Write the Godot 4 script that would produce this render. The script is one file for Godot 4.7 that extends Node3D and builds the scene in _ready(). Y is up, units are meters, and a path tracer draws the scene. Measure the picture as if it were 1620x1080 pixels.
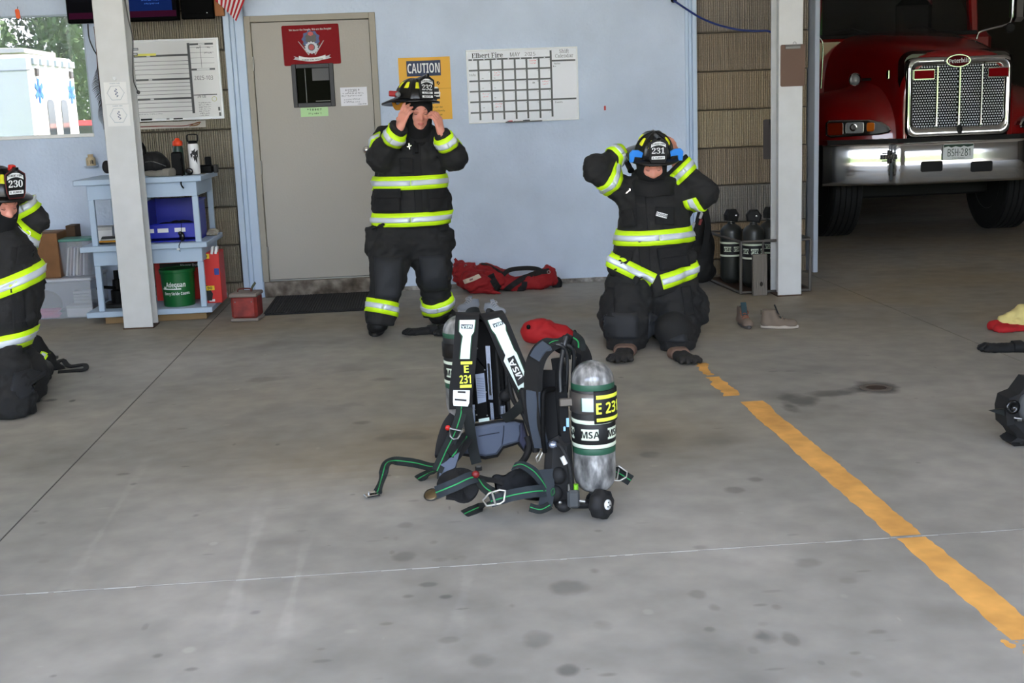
extends Node3D
# ---------------------------------------------------------------- camera model (for laying things out from the survey of the photo)
const FOC := 1931.08
var cam_basis: Basis
var cam_at := Vector3(0, 1.4463, 10.0002)
var M := {}
var rng := RandomNumberGenerator.new()

func _ready():
	rng.seed = 7
	cam_basis = Basis(Vector3.UP, -0.0711902) * Basis(Vector3.RIGHT, -0.1891885) * Basis(Vector3.BACK, -0.0385339)
	var cam := Camera3D.new()
	cam.name = "camera"
	cam.transform = Transform3D(cam_basis, cam_at)
	cam.fov = 31.24589
	cam.near = 0.05
	cam.far = 200.0
	add_child(cam)
	cam.current = true
	var env := Environment.new()
	env.background_mode = Environment.BG_SKY
	var sky := Sky.new()
	var sm := ProceduralSkyMaterial.new()
	sm.sky_top_color = Color(0.68, 0.75, 0.89)
	sm.sky_horizon_color = Color(0.90, 0.92, 0.95)
	sm.ground_horizon_color = Color(0.55, 0.54, 0.5)
	sm.ground_bottom_color = Color(0.4, 0.39, 0.36)
	sm.sky_curve = 0.2
	sm.sun_angle_max = 1.0
	sky.sky_material = sm
	env.sky = sky
	env.background_energy_multiplier = 3.2
	env.tonemap_mode = Environment.TONE_MAPPER_LINEAR
	env.tonemap_exposure = 4.5
	env.sdfgi_enabled = true
	env.ssao_enabled = true
	env.ssil_enabled = true
	var we := WorldEnvironment.new()
	we.name = "world_environment"
	we.environment = env
	add_child(we)
	var sun := DirectionalLight3D.new()
	sun.name = "sun"
	sun.light_color = Color(1.0, 0.95, 0.87)
	sun.light_energy = 4.0
	sun.light_angular_distance = 0.6
	sun.shadow_enabled = true
	sun.rotation_degrees = Vector3(-58, 94, 0)
	add_child(sun)
	materials()
	build_setting()
	build_outside()
	build_wall_things()
	build_shelf()
	build_floor_things()
	build_truck()
	build_people()
	build_packs()

func ray(px: float, py: float) -> Vector3:
	return cam_basis * Vector3((px - 810.0) / FOC, -(py - 540.0) / FOC, -1.0)
func pos(p: Vector3) -> Transform3D: return Transform3D(Basis(), p)
func fl(px: float, py: float, h := 0.0) -> Vector3:      # a point of the survey on the level h
	var d := ray(px, py)
	return cam_at + d * ((h - cam_at.y) / d.y)
func wl(px: float, py: float, z := 0.0) -> Vector3:      # a point of the survey on the upright plane z
	var d := ray(px, py)
	return cam_at + d * ((z - cam_at.z) / d.z)

# ---------------------------------------------------------------- shapes
class S:
	var st := SurfaceTool.new()
	var g := -1
	var n := 0
	func _init():
		st.begin(Mesh.PRIMITIVE_TRIANGLES)
	func v(p: Vector3, uv := Vector2.ZERO):
		st.set_smooth_group(g)
		st.set_uv(uv)
		st.add_vertex(p)
		n += 1
	func tri(a: Vector3, b: Vector3, c: Vector3, ua := Vector2.ZERO, ub := Vector2.ZERO, uc := Vector2.ZERO):
		v(a, ua); v(c, uc); v(b, ub)
	func quad(a, b, c, d, ua := Vector2(0, 1), ub := Vector2(1, 1), uc := Vector2(1, 0), ud := Vector2(0, 0)):
		tri(a, b, c, ua, ub, uc); tri(a, c, d, ua, uc, ud)
	func qo(a: Vector3, b: Vector3, c: Vector3, d: Vector3, out: Vector3):
		if (b - a).cross(c - a).dot(out) >= 0.0: quad(a, b, c, d)
		else: quad(a, d, c, b)
	func to(a: Vector3, b: Vector3, c: Vector3, out: Vector3):
		if (b - a).cross(c - a).dot(out) >= 0.0: tri(a, b, c)
		else: tri(a, c, b)
	func box(c: Vector3, s: Vector3, bev := 0.003, B := Basis()):
		var old := g
		g = -1
		var h := s * 0.5
		bev = minf(bev, minf(h.x, minf(h.y, h.z)) * 0.9)
		var P := func(sx, sy, sz, ax) -> Vector3:
			var q := Vector3(sx * (h.x - bev), sy * (h.y - bev), sz * (h.z - bev))
			q[ax] += [sx, sy, sz][ax] * bev
			return c + B * q
		for ax in 3:
			for s1 in [-1, 1]:
				var co := []
				for k in [[-1, -1], [1, -1], [1, 1], [-1, 1]]:
					var sg := [0, 0, 0]
					sg[ax] = s1; sg[(ax + 1) % 3] = k[0]; sg[(ax + 2) % 3] = k[1]
					co.append(P.call(sg[0], sg[1], sg[2], ax))
				var o := Vector3.ZERO
				o[ax] = s1
				qo(co[0], co[1], co[2], co[3], B * o)
		if bev > 0.0:
			for ax in 3:
				var a1 := (ax + 1) % 3
				var a2 := (ax + 2) % 3
				for s1 in [-1, 1]:
					for s2 in [-1, 1]:
						var q := []
						for e in [[-1, a1], [1, a1], [1, a2], [-1, a2]]:
							var sg := [0, 0, 0]
							sg[ax] = e[0]; sg[a1] = s1; sg[a2] = s2
							q.append(P.call(sg[0], sg[1], sg[2], e[1]))
						var o := Vector3.ZERO
						o[a1] = s1; o[a2] = s2
						qo(q[0], q[1], q[2], q[3], B * o)
			for sx in [-1, 1]:
				for sy in [-1, 1]:
					for sz in [-1, 1]:
						to(P.call(sx, sy, sz, 0), P.call(sx, sy, sz, 1), P.call(sx, sy, sz, 2), B * Vector3(sx, sy, sz))
		g = old
	func b2(a: Vector3, b: Vector3, bev := 0.003):            # box between two corners
		box((a + b) * 0.5, (b - a).abs(), bev)
	func grid(rows: Array, wu := false, wv := false, flip := false, uvr := Rect2(0, 0, 1, 1), cr := 0):  # rows of points, smooth
		var old := g
		g = cr
		var nr := rows.size()
		var nc: int = rows[0].size()
		for i in (nr if wv else nr - 1):
			var r0 = rows[i]
			var r1 = rows[(i + 1) % nr]
			var v0 := uvr.position.y + uvr.size.y * i / maxf(1, nr - 1)
			var v1 := uvr.position.y + uvr.size.y * (i + 1) / maxf(1, nr - 1)
			for j in (nc if wu else nc - 1):
				var k := (j + 1) % nc
				var u0 := uvr.position.x + uvr.size.x * j / maxf(1, nc if wu else nc - 1)
				var u1 := uvr.position.x + uvr.size.x * (j + 1) / maxf(1, nc if wu else nc - 1)
				if flip: quad(r0[j], r1[j], r1[k], r0[k], Vector2(u0, v0), Vector2(u0, v1), Vector2(u1, v1), Vector2(u1, v0))
				else: quad(r0[j], r0[k], r1[k], r1[j], Vector2(u0, v0), Vector2(u1, v0), Vector2(u1, v1), Vector2(u0, v1))
		g = old
	func fan(ring, out: Vector3, cr := -1):
		var old := g
		g = cr
		var c := Vector3.ZERO
		for p in ring: c += p
		c /= ring.size()
		for i in ring.size(): to(c, ring[i], ring[(i + 1) % ring.size()], out)
		g = old
	func tube(pts: Array, r, sides := 8, closed := false, caps := true, fl2 := 1.0):
		var rows := []
		var m := pts.size()
		var up := Vector3.ZERO
		for i in m:
			var a: Vector3 = pts[(i - 1 + m) % m] if closed or i > 0 else pts[0]
			var b: Vector3 = pts[(i + 1) % m] if closed or i < m - 1 else pts[m - 1]
			var t := (b - a).normalized()
			if up == Vector3.ZERO: up = t.cross(Vector3(0.31, 0.87, 0.38)).normalized()
			else: up = (up - t * up.dot(t)).normalized()
			var s := t.cross(up)
			var rr: float = r[i] if r is Array or r is PackedFloat32Array else r
			var row := PackedVector3Array()
			for k in sides:
				var th := TAU * k / sides
				row.append(pts[i] + (up * cos(th) + s * sin(th) * fl2) * rr)
			rows.append(row)
		grid(rows, true, closed)
		if caps and not closed:
			fan(rows[0], pts[0] - pts[1])
			fan(rows[m - 1], pts[m - 1] - pts[m - 2])
	func ribbon(pts: Array, nor: Array, w, t: float, closed := false):   # flat strap: points, face normals, width, thickness
		var rows := []
		var m := pts.size()
		for i in m:
			var a: Vector3 = pts[(i - 1 + m) % m] if closed or i > 0 else pts[0]
			var b: Vector3 = pts[(i + 1) % m] if closed or i < m - 1 else pts[m - 1]
			var tg := (b - a).normalized()
			var nn: Vector3 = nor[i % nor.size()]
			nn = (nn - tg * nn.dot(tg)).normalized()
			var s := tg.cross(nn)
			var ww: float = w[i] if w is Array else w
			var h := ww * 0.5
			rows.append([pts[i] - s * h + nn * t * 0.5, pts[i] + s * h + nn * t * 0.5, pts[i] + s * h - nn * t * 0.5, pts[i] - s * h - nn * t * 0.5])
		for e in 4:
			var strip := []
			for r in rows: strip.append([r[e], r[(e + 1) % 4]])
			grid(strip, false, closed, true, Rect2(0, 0, 1, 1), e + 1)
		if not closed:
			qo(rows[0][0], rows[0][1], rows[0][2], rows[0][3], pts[0] - pts[1])
			qo(rows[m - 1][0], rows[m - 1][1], rows[m - 1][2], rows[m - 1][3], pts[m - 1] - pts[m - 2])
	func lathe(prof: Array, sides := 24, T := Transform3D(), caps := true, creases := false):   # (radius, height) from the bottom up
		var rows := []
		for p in prof:
			var row := PackedVector3Array()
			for k in sides:
				var th := TAU * k / sides
				row.append(T * Vector3(p.x * sin(th), p.y, p.x * cos(th)))
			rows.append(row)
		if creases:
			for i in rows.size() - 1: grid([rows[i], rows[i + 1]], true, false, false, Rect2(0, 0, 1, 1), i + 1)
		else: grid(rows, true)
		if caps:
			if prof[0].x > 0.0005: fan(rows[0], T.basis * Vector3.DOWN)
			if prof[-1].x > 0.0005: fan(rows[-1], T.basis * Vector3.UP)
	func prism(poly: PackedVector2Array, z0: float, z1: float, T := Transform3D(), bev := 0.0, round_sides := false):  # poly in xy, pulled along z
		if Geometry2D.is_polygon_clockwise(poly): 
			poly = poly.duplicate(); poly.reverse()
		var m := poly.size()
		var ins := PackedVector2Array()
		for i in m:
			var a := (poly[i] - poly[(i - 1 + m) % m]).normalized()
			var b := (poly[(i + 1) % m] - poly[i]).normalized()
			var nn := (Vector2(a.y, -a.x) + Vector2(b.y, -b.x))
			var l := nn.length_squared()
			nn = nn * (2.0 / maxf(l, 0.6))
			ins.append(poly[i] - nn * bev)
		var idx := Geometry2D.triangulate_polygon(ins)
		if idx.is_empty(): idx = Geometry2D.triangulate_polygon(poly)
		var old := g
		var bb := Rect2(poly[0], Vector2.ZERO)
		for p in poly: bb = bb.expand(p)
		var uvf := func(p: Vector2) -> Vector2: return Vector2((p.x - bb.position.x) / maxf(bb.size.x, 1e-6), 1.0 - (p.y - bb.position.y) / maxf(bb.size.y, 1e-6))
		g = -1
		var outf := (T.basis * Vector3(0, 0, 1))
		for i in range(0, idx.size(), 3):
			for s in [[z1, outf], [z0, -outf]]:
				var q := []
				var u := []
				for k in 3:
					var p := ins[idx[i + k]]
					q.append(T * Vector3(p.x, p.y, s[0]))
					u.append(uvf.call(p))
				if (q[1] - q[0]).cross(q[2] - q[0]).dot(s[1]) >= 0.0: tri(q[0], q[1], q[2], u[0], u[1], u[2])
				else: tri(q[0], q[2], q[1], u[0], u[2], u[1])
		var rings := [[ins, z0], [poly, z0 + bev], [poly, z1 - bev], [ins, z1]] if bev > 0.0 else [[poly, z0], [poly, z1]]
		for r in rings.size() - 1:
			g = r + 1 if round_sides else -1
			for i in m:
				var j := (i + 1) % m
				var a: Vector2 = rings[r][0][i]
				var b: Vector2 = rings[r][0][j]
				var c: Vector2 = rings[r + 1][0][j]
				var d: Vector2 = rings[r + 1][0][i]
				quad(T * Vector3(a.x, a.y, rings[r][1]), T * Vector3(b.x, b.y, rings[r][1]), T * Vector3(c.x, c.y, rings[r + 1][1]), T * Vector3(d.x, d.y, rings[r + 1][1]))
		g = old
	func ball(c: Vector3, r: Vector3, B := Basis(), nu := 14, nv := 9):
		var rows := []
		for i in nv + 1:
			var el := -PI / 2 + PI * i / nv
			var row := PackedVector3Array()
			for k in nu:
				var th := TAU * k / nu
				row.append(c + B * Vector3(r.x * cos(el) * sin(th), r.y * sin(el), r.z * cos(el) * cos(th)))
			rows.append(row)
		grid(rows, true)
	func mesh() -> ArrayMesh:
		st.generate_normals()
		return st.commit()

static func rrect(w: float, h: float, r: float, n := 4) -> PackedVector2Array:
	var out := PackedVector2Array()
	r = minf(r, minf(w, h) * 0.5)
	for q in 4:
		var cx := (w * 0.5 - r) * (1 if q == 0 or q == 3 else -1)
		var cy := (h * 0.5 - r) * (1 if q < 2 else -1)
		for i in n + 1:
			var a := PI * 0.5 * (q + float(i) / n)
			out.append(Vector2(cx + r * cos(a), cy + r * sin(a)))
	return out
static func circ(r: float, n := 20, sx := 1.0) -> PackedVector2Array:
	var out := PackedVector2Array()
	for i in n: out.append(Vector2(r * sx * cos(TAU * i / n), r * sin(TAU * i / n)))
	return out
static func spline(p: Array, per := 6, closed := false) -> Array:      # Catmull-Rom through the points (Vector3 or float)
	var out := []
	var m := p.size()
	for i in (m if closed else m - 1):
		var a = p[(i - 1 + m) % m] if closed else p[maxi(i - 1, 0)]
		var b = p[i]
		var c = p[(i + 1) % m]
		var d = p[(i + 2) % m] if closed else p[mini(i + 2, m - 1)]
		for k in per:
			var t := float(k) / per
			out.append(0.5 * ((2.0 * b) + (c - a) * t + (2.0 * a - 5.0 * b + 4.0 * c - d) * t * t + (3.0 * b - a - 3.0 * c + d) * t * t * t))
	if not closed: out.append(p[m - 1])
	return out
static func frame(o: Vector3, x: Vector3, y: Vector3) -> Transform3D:    # x kept, y made square to it
	x = x.normalized()
	y = (y - x * y.dot(x)).normalized()
	return Transform3D(Basis(x, y, x.cross(y)), o)

# ---------------------------------------------------------------- objects
func thing(called: String, label: String, category: String, at := Vector3.ZERO, group := "") -> Node3D:
	var o := Node3D.new()
	o.name = called
	o.position = at
	add_child(o, true)
	return tag(o, label, category, group)
func tag(o: Node3D, label: String, category: String, group := "") -> Node3D:
	o.set_meta("label", label)
	o.set_meta("category", category)
	if group: o.set_meta("group", group)
	return o
func gt(n: Node) -> Transform3D:
	var t := Transform3D()
	while n is Node3D and n != self:
		t = n.transform * t
		n = n.get_parent()
	return t
func part(called: String, shape, m: Material, parent: Node = self, T = null, label := "") -> MeshInstance3D:   # shape in scene coordinates unless T (place under the parent) is given
	var o := MeshInstance3D.new()
	o.name = called
	o.mesh = shape.mesh() if shape is S else shape
	o.material_override = m
	o.cast_shadow = GeometryInstance3D.SHADOW_CASTING_SETTING_ON
	if T != null: o.transform = T
	elif parent != self: o.transform = gt(parent).affine_inverse()
	parent.add_child(o, true)
	if label: o.set_meta("label", label)
	return o
func struct(called: String, shape, m: Material, parent: Node = self) -> MeshInstance3D:
	var o := part(called, shape, m, parent)
	if parent == self: o.set_meta("kind", "structure")
	return o
func text(s: String, size: float, depth := 0.0006, serif := false, bold := true, mono := false) -> TextMesh:
	var t := TextMesh.new()
	var f := SystemFont.new()
	f.font_names = PackedStringArray(["Droid Serif" if serif else ("Droid Sans Mono" if mono else "Droid Sans")])
	f.font_weight = 700 if bold else 400
	t.font = f
	t.text = s
	t.font_size = 32
	t.pixel_size = size / 32.0 / 0.72     # size = height of a capital
	t.depth = depth
	t.curve_step = 1.5
	return t
func put_text(s: String, size: float, m: Material, parent: Node, T: Transform3D, sx := 1.0, serif := false, bold := true, called := "lettering", depth := 0.0006) -> MeshInstance3D:   # T in scene coordinates, centre of the line
	var tr := T * Transform3D(Basis.from_scale(Vector3(sx, 1, 1)), Vector3.ZERO)
	return part(called, text(s, size, depth, serif, bold), m, parent, gt(parent).affine_inverse() * tr)

func mat(key: String, c: Color, rough := 0.8, metal := 0.0) -> StandardMaterial3D:
	if M.has(key): return M[key]
	var m := StandardMaterial3D.new()
	m.resource_name = key
	m.albedo_color = c
	m.roughness = rough
	m.metallic = metal
	M[key] = m
	return m
func noise_tex(freq: float, seed_: int, lo: Color, hi: Color, size := 256, normal := 0.0, type := FastNoiseLite.TYPE_SIMPLEX_SMOOTH, oct := 4) -> NoiseTexture2D:
	var n := FastNoiseLite.new()
	n.noise_type = type
	n.seed = seed_
	n.frequency = freq
	n.fractal_octaves = oct
	var t := NoiseTexture2D.new()
	t.noise = n
	t.width = size
	t.height = size
	t.seamless = true
	if normal > 0.0:
		t.as_normal_map = true
		t.bump_strength = normal
	else:
		var gr := Gradient.new()
		gr.set_color(0, lo)
		gr.set_color(1, hi)
		t.color_ramp = gr
	return t
func tri_map(m: StandardMaterial3D, scale: float, world := true):
	m.uv1_triplanar = true
	m.uv1_world_triplanar = world
	m.uv1_scale = Vector3.ONE * scale
func weave_tex() -> ImageTexture:          # height of a coarse ripstop weave as a normal map
	var im := Image.create(64, 64, false, Image.FORMAT_RGBA8)
	for y in 64:
		for x in 64:
			var h := 0.5 + 0.25 * sin(TAU * x / 8.0) * cos(TAU * y / 8.0) + 0.15 * sin(TAU * (x + y) / 4.0)
			if x % 32 < 3 or y % 32 < 3: h += 0.2
			im.set_pixel(x, y, Color(h, h, h))
	im.bump_map_to_normal_map(2.0)
	return ImageTexture.create_from_image(im)

func materials():
	mat("white_paint", Color(0.86, 0.87, 0.87), 0.5)
	mat("black", Color(0.03, 0.03, 0.032), 0.55)
	M.black.metallic_specular = 0.25
	mat("black_rubber", Color(0.035, 0.035, 0.037), 0.75)
	mat("black_gloss", Color(0.018, 0.018, 0.02), 0.18)
	mat("black_ink", Color(0.03, 0.03, 0.035), 0.6)
	mat("white_ink", Color(0.9, 0.91, 0.9), 0.6)
	mat("chrome", Color(0.87, 0.87, 0.86), 0.07, 1.0)
	mat("steel", Color(0.55, 0.55, 0.54), 0.35, 1.0)
	mat("dark_steel", Color(0.16, 0.155, 0.15), 0.5, 0.7)
	mat("silver_stripe", Color(0.80, 0.83, 0.85), 0.35, 0.15)
	mat("lime", Color(0.80, 0.97, 0.06), 0.55)
	mat("yellow_reflect", Color(0.93, 0.94, 0.12), 0.45)
	mat("red_paint", Color(0.58, 0.02, 0.02), 0.4)
	mat("door_beige", Color(0.64, 0.62, 0.58), 0.5)
	mat("frame_beige", Color(0.60, 0.575, 0.52), 0.5)
	mat("paper", Color(0.88, 0.88, 0.87), 0.8)
	mat("rubber_mat", Color(0.07, 0.07, 0.072), 0.85)
	var weave := weave_tex()
	for k in [["turnout", Color(0.092, 0.091, 0.089), 0.86], ["turnout_dark", Color(0.062, 0.062, 0.063), 0.9], ["knee_pad", Color(0.125, 0.132, 0.145), 0.75], ["hood_knit", Color(0.035, 0.035, 0.037), 0.95]]:
		var m := mat(k[0], k[1], k[2])
		m.normal_enabled = true
		m.normal_texture = weave
		m.normal_scale = 0.5
		tri_map(m, 14.0, false)
	for k in [["webbing", Color(0.045, 0.07, 0.065)], ["webbing_black", Color(0.035, 0.035, 0.038)], ["pad_blue", Color(0.32, 0.355, 0.42)], ["pad_black", Color(0.04, 0.042, 0.046)], ["red_cloth", Color(0.62, 0.035, 0.06)], ["red_nylon", Color(0.55, 0.05, 0.07)], ["blue_bench", Color(0.68, 0.75, 0.82)]]:
		var m := mat(k[0], k[1], 0.8)
		m.normal_enabled = true
		m.normal_texture = weave
		m.normal_scale = 0.35
		tri_map(m, 20.0, false)
	M.blue_bench.normal_enabled = false
	mat("green_line", Color(0.10, 0.55, 0.28), 0.7)
	mat("skin", Color(0.84, 0.57, 0.49), 0.55).subsurf_scatter_enabled = true
	M["skin"].subsurf_scatter_strength = 0.15

# ---------------------------------------------------------------- the setting
func floor_texture() -> ImageTexture:
	var N := 2048
	var base := FastNoiseLite.new()
	base.seed = 3; base.frequency = 0.004; base.fractal_octaves = 5
	var fine := FastNoiseLite.new()
	fine.seed = 11; fine.frequency = 0.03; fine.fractal_octaves = 5
	var blot := FastNoiseLite.new()
	blot.seed = 23; blot.frequency = 0.0065; blot.fractal_octaves = 3
	var A := base.get_image(N, N, false, false, false).get_data()
	var B := fine.get_image(N, N, false, false, false).get_data()
	var C := blot.get_image(N, N, false, false, false).get_data()
	var brown := PackedFloat32Array()     # brown traffic grime, laid as soft blobs
	brown.resize(128 * 128)
	for s in [[-0.3, 4.6, 1.5, 0.5, 0.8], [0.4, 4.9, 0.9, 0.4, 0.6], [-0.7, 3.6, 1.8, 0.6, 0.4], [3.5, 1.2, 2.6, 1.0, 0.85], [0.5, 1.3, 2.6, 0.5, 0.75], [-1.5, 1.2, 2.2, 0.7, 0.6], [4.5, 3.0, 1.6, 1.3, 0.5], [2.4, 2.4, 1.4, 0.6, 0.35], [5.0, -2.0, 3.0, 3.0, 1.0], [0.9, 2.4, 1.2, 0.5, 0.4]]:
		for y in 128:
			for x in 128:
				var wx := -5.0 + 12.0 * x / 128.0
				var wz := -3.5 + 12.0 * y / 128.0
				var d := pow((wx - s[0]) / s[2], 2) + pow((wz - s[1]) / s[3], 2)
				if d < 6.0: brown[y * 128 + x] += s[4] * exp(-d)
	var out := PackedByteArray()
	out.resize(N * N * 3)
	for y in N:
		for x in N:
			var i := y * N + x
			var a := A[i] / 255.0 - 0.5
			var b := B[i] / 255.0 - 0.5
			var c := C[i] / 255.0 - 0.5
			var l := 0.575 + a * 0.16 + b * 0.10
			if c < -0.16: l += (c + 0.16) * 0.35
			var k := minf(1.0, brown[(y >> 4) * 128 + (x >> 4)]) * (0.65 + a * 1.2)
			out[i * 3] = int(clampf(l * (1.0 - 0.14 * k), 0, 1) * 255)
			out[i * 3 + 1] = int(clampf(l * (0.975 - 0.20 * k), 0, 1) * 255)
			out[i * 3 + 2] = int(clampf(l * (0.92 - 0.29 * k), 0, 1) * 255)
	var im := Image.create_from_data(N, N, false, Image.FORMAT_RGB8, out)
	# spills, scuffs and tyre smears of their own shape
	var spots := []
	for p in [[1265, 632, 1.2, 30, 10, 0.30], [1250, 645, 1, 14, 8, 0.25], [1310, 622, 0, 40, 5, 0.28], [1350, 617, 0, 26, 4, 0.28], [1386, 613, 0, 32, 11, 0.45], [80, 633, 0, 10, 2.5, 0.4], [62, 634, 0, 6, 2, 0.3], [115, 634, 0, 4, 1.5, 0.4], [575, 668, 0, 16, 3, 0.2], [600, 600, 0, 20, 3, 0.16], [560, 640, 0, 24, 4, 0.14], [735, 690, 0, 40, 10, 0.16], [640, 690, 0, 40, 8, 0.16], [900, 930, 0, 30, 12, 0.13], [850, 1010, 0, 24, 14, 0.12], [1110, 865, 0, 14, 4, 0.12], [1160, 775, 0, 16, 5, 0.16], [1210, 1005, 0, 20, 14, 0.14], [1250, 1010, 0, 12, 12, 0.14], [1105, 940, 0, 14, 7, 0.12], [1130, 960, 0, 10, 6, 0.12], [1280, 890, 0, 22, 7, 0.12], [900, 1060, 0, 18, 10, 0.25], [640, 880, 0, 18, 7, 0.14], [1195, 758, 0, 12, 4, 0.16], [1245, 640, 0, 10, 5, 0.2], [870, 620, 0, 30, 6, 0.14], [640, 830, 0, 12, 5, 0.12], [420, 600, 0, 30, 4, 0.12], [760, 1045, 0, 22, 12, 0.1], [955, 990, 0, 16, 9, 0.1], [1030, 720, 0, 18, 5, 0.12]]:
		var w := fl(p[0], p[1])
		var wx := (fl(p[0] + p[3], p[1]) - w).length()
		var wz := (fl(p[0], p[1] + p[4]) - w).length()
		spots.append([w, wx, wz, p[5]])
	for i in 150:
		var w := fl(rng.randf_range(50, 1500), rng.randf_range(560, 1075))
		spots.append([w, rng.randf_range(0.004, 0.03), rng.randf_range(0.004, 0.025), rng.randf_range(0.04, 0.20) * (1.0 if rng.randf() > 0.3 else -0.5)])
	for s in spots:
		var cx := int((s[0].x + 5.0) / 12.0 * N)
		var cy := int((s[0].z + 3.5) / 12.0 * N)
		var rx: float = s[1] / 12.0 * N
		var ry: float = s[2] / 12.0 * N
		for y in range(maxi(0, cy - int(ry * 2) - 1), mini(N, cy + int(ry * 2) + 2)):
			for x in range(maxi(0, cx - int(rx * 2) - 1), mini(N, cx + int(rx * 2) + 2)):
				var d := pow((x - cx) / rx, 2) + pow((y - cy) / ry, 2) + (B[y * N + x] / 255.0 - 0.5) * 1.6
				var k: float = s[3] * clampf(1.25 - d, 0, 1)
				if k != 0.0:
					var c := im.get_pixel(x, y)
					im.set_pixel(x, y, Color(clampf(c.r * (1 - k), 0, 1), clampf(c.g * (1 - k), 0, 1), clampf(c.b * (1 - k), 0, 1)))
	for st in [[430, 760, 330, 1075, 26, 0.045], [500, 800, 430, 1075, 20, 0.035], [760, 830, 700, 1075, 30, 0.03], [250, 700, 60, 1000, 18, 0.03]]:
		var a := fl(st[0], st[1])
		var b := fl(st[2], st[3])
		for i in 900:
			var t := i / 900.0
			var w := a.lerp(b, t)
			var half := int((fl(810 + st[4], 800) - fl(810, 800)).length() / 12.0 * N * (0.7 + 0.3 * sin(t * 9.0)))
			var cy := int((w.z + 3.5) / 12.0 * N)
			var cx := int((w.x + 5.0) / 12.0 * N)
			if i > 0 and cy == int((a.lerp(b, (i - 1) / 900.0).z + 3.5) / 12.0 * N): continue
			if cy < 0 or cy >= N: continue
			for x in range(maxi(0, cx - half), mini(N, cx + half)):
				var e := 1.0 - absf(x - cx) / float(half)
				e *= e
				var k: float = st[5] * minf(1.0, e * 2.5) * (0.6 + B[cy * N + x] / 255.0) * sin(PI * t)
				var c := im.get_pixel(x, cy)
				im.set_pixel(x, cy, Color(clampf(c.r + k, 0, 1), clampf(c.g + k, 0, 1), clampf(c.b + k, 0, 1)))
	return ImageTexture.create_from_image(im)

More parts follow.
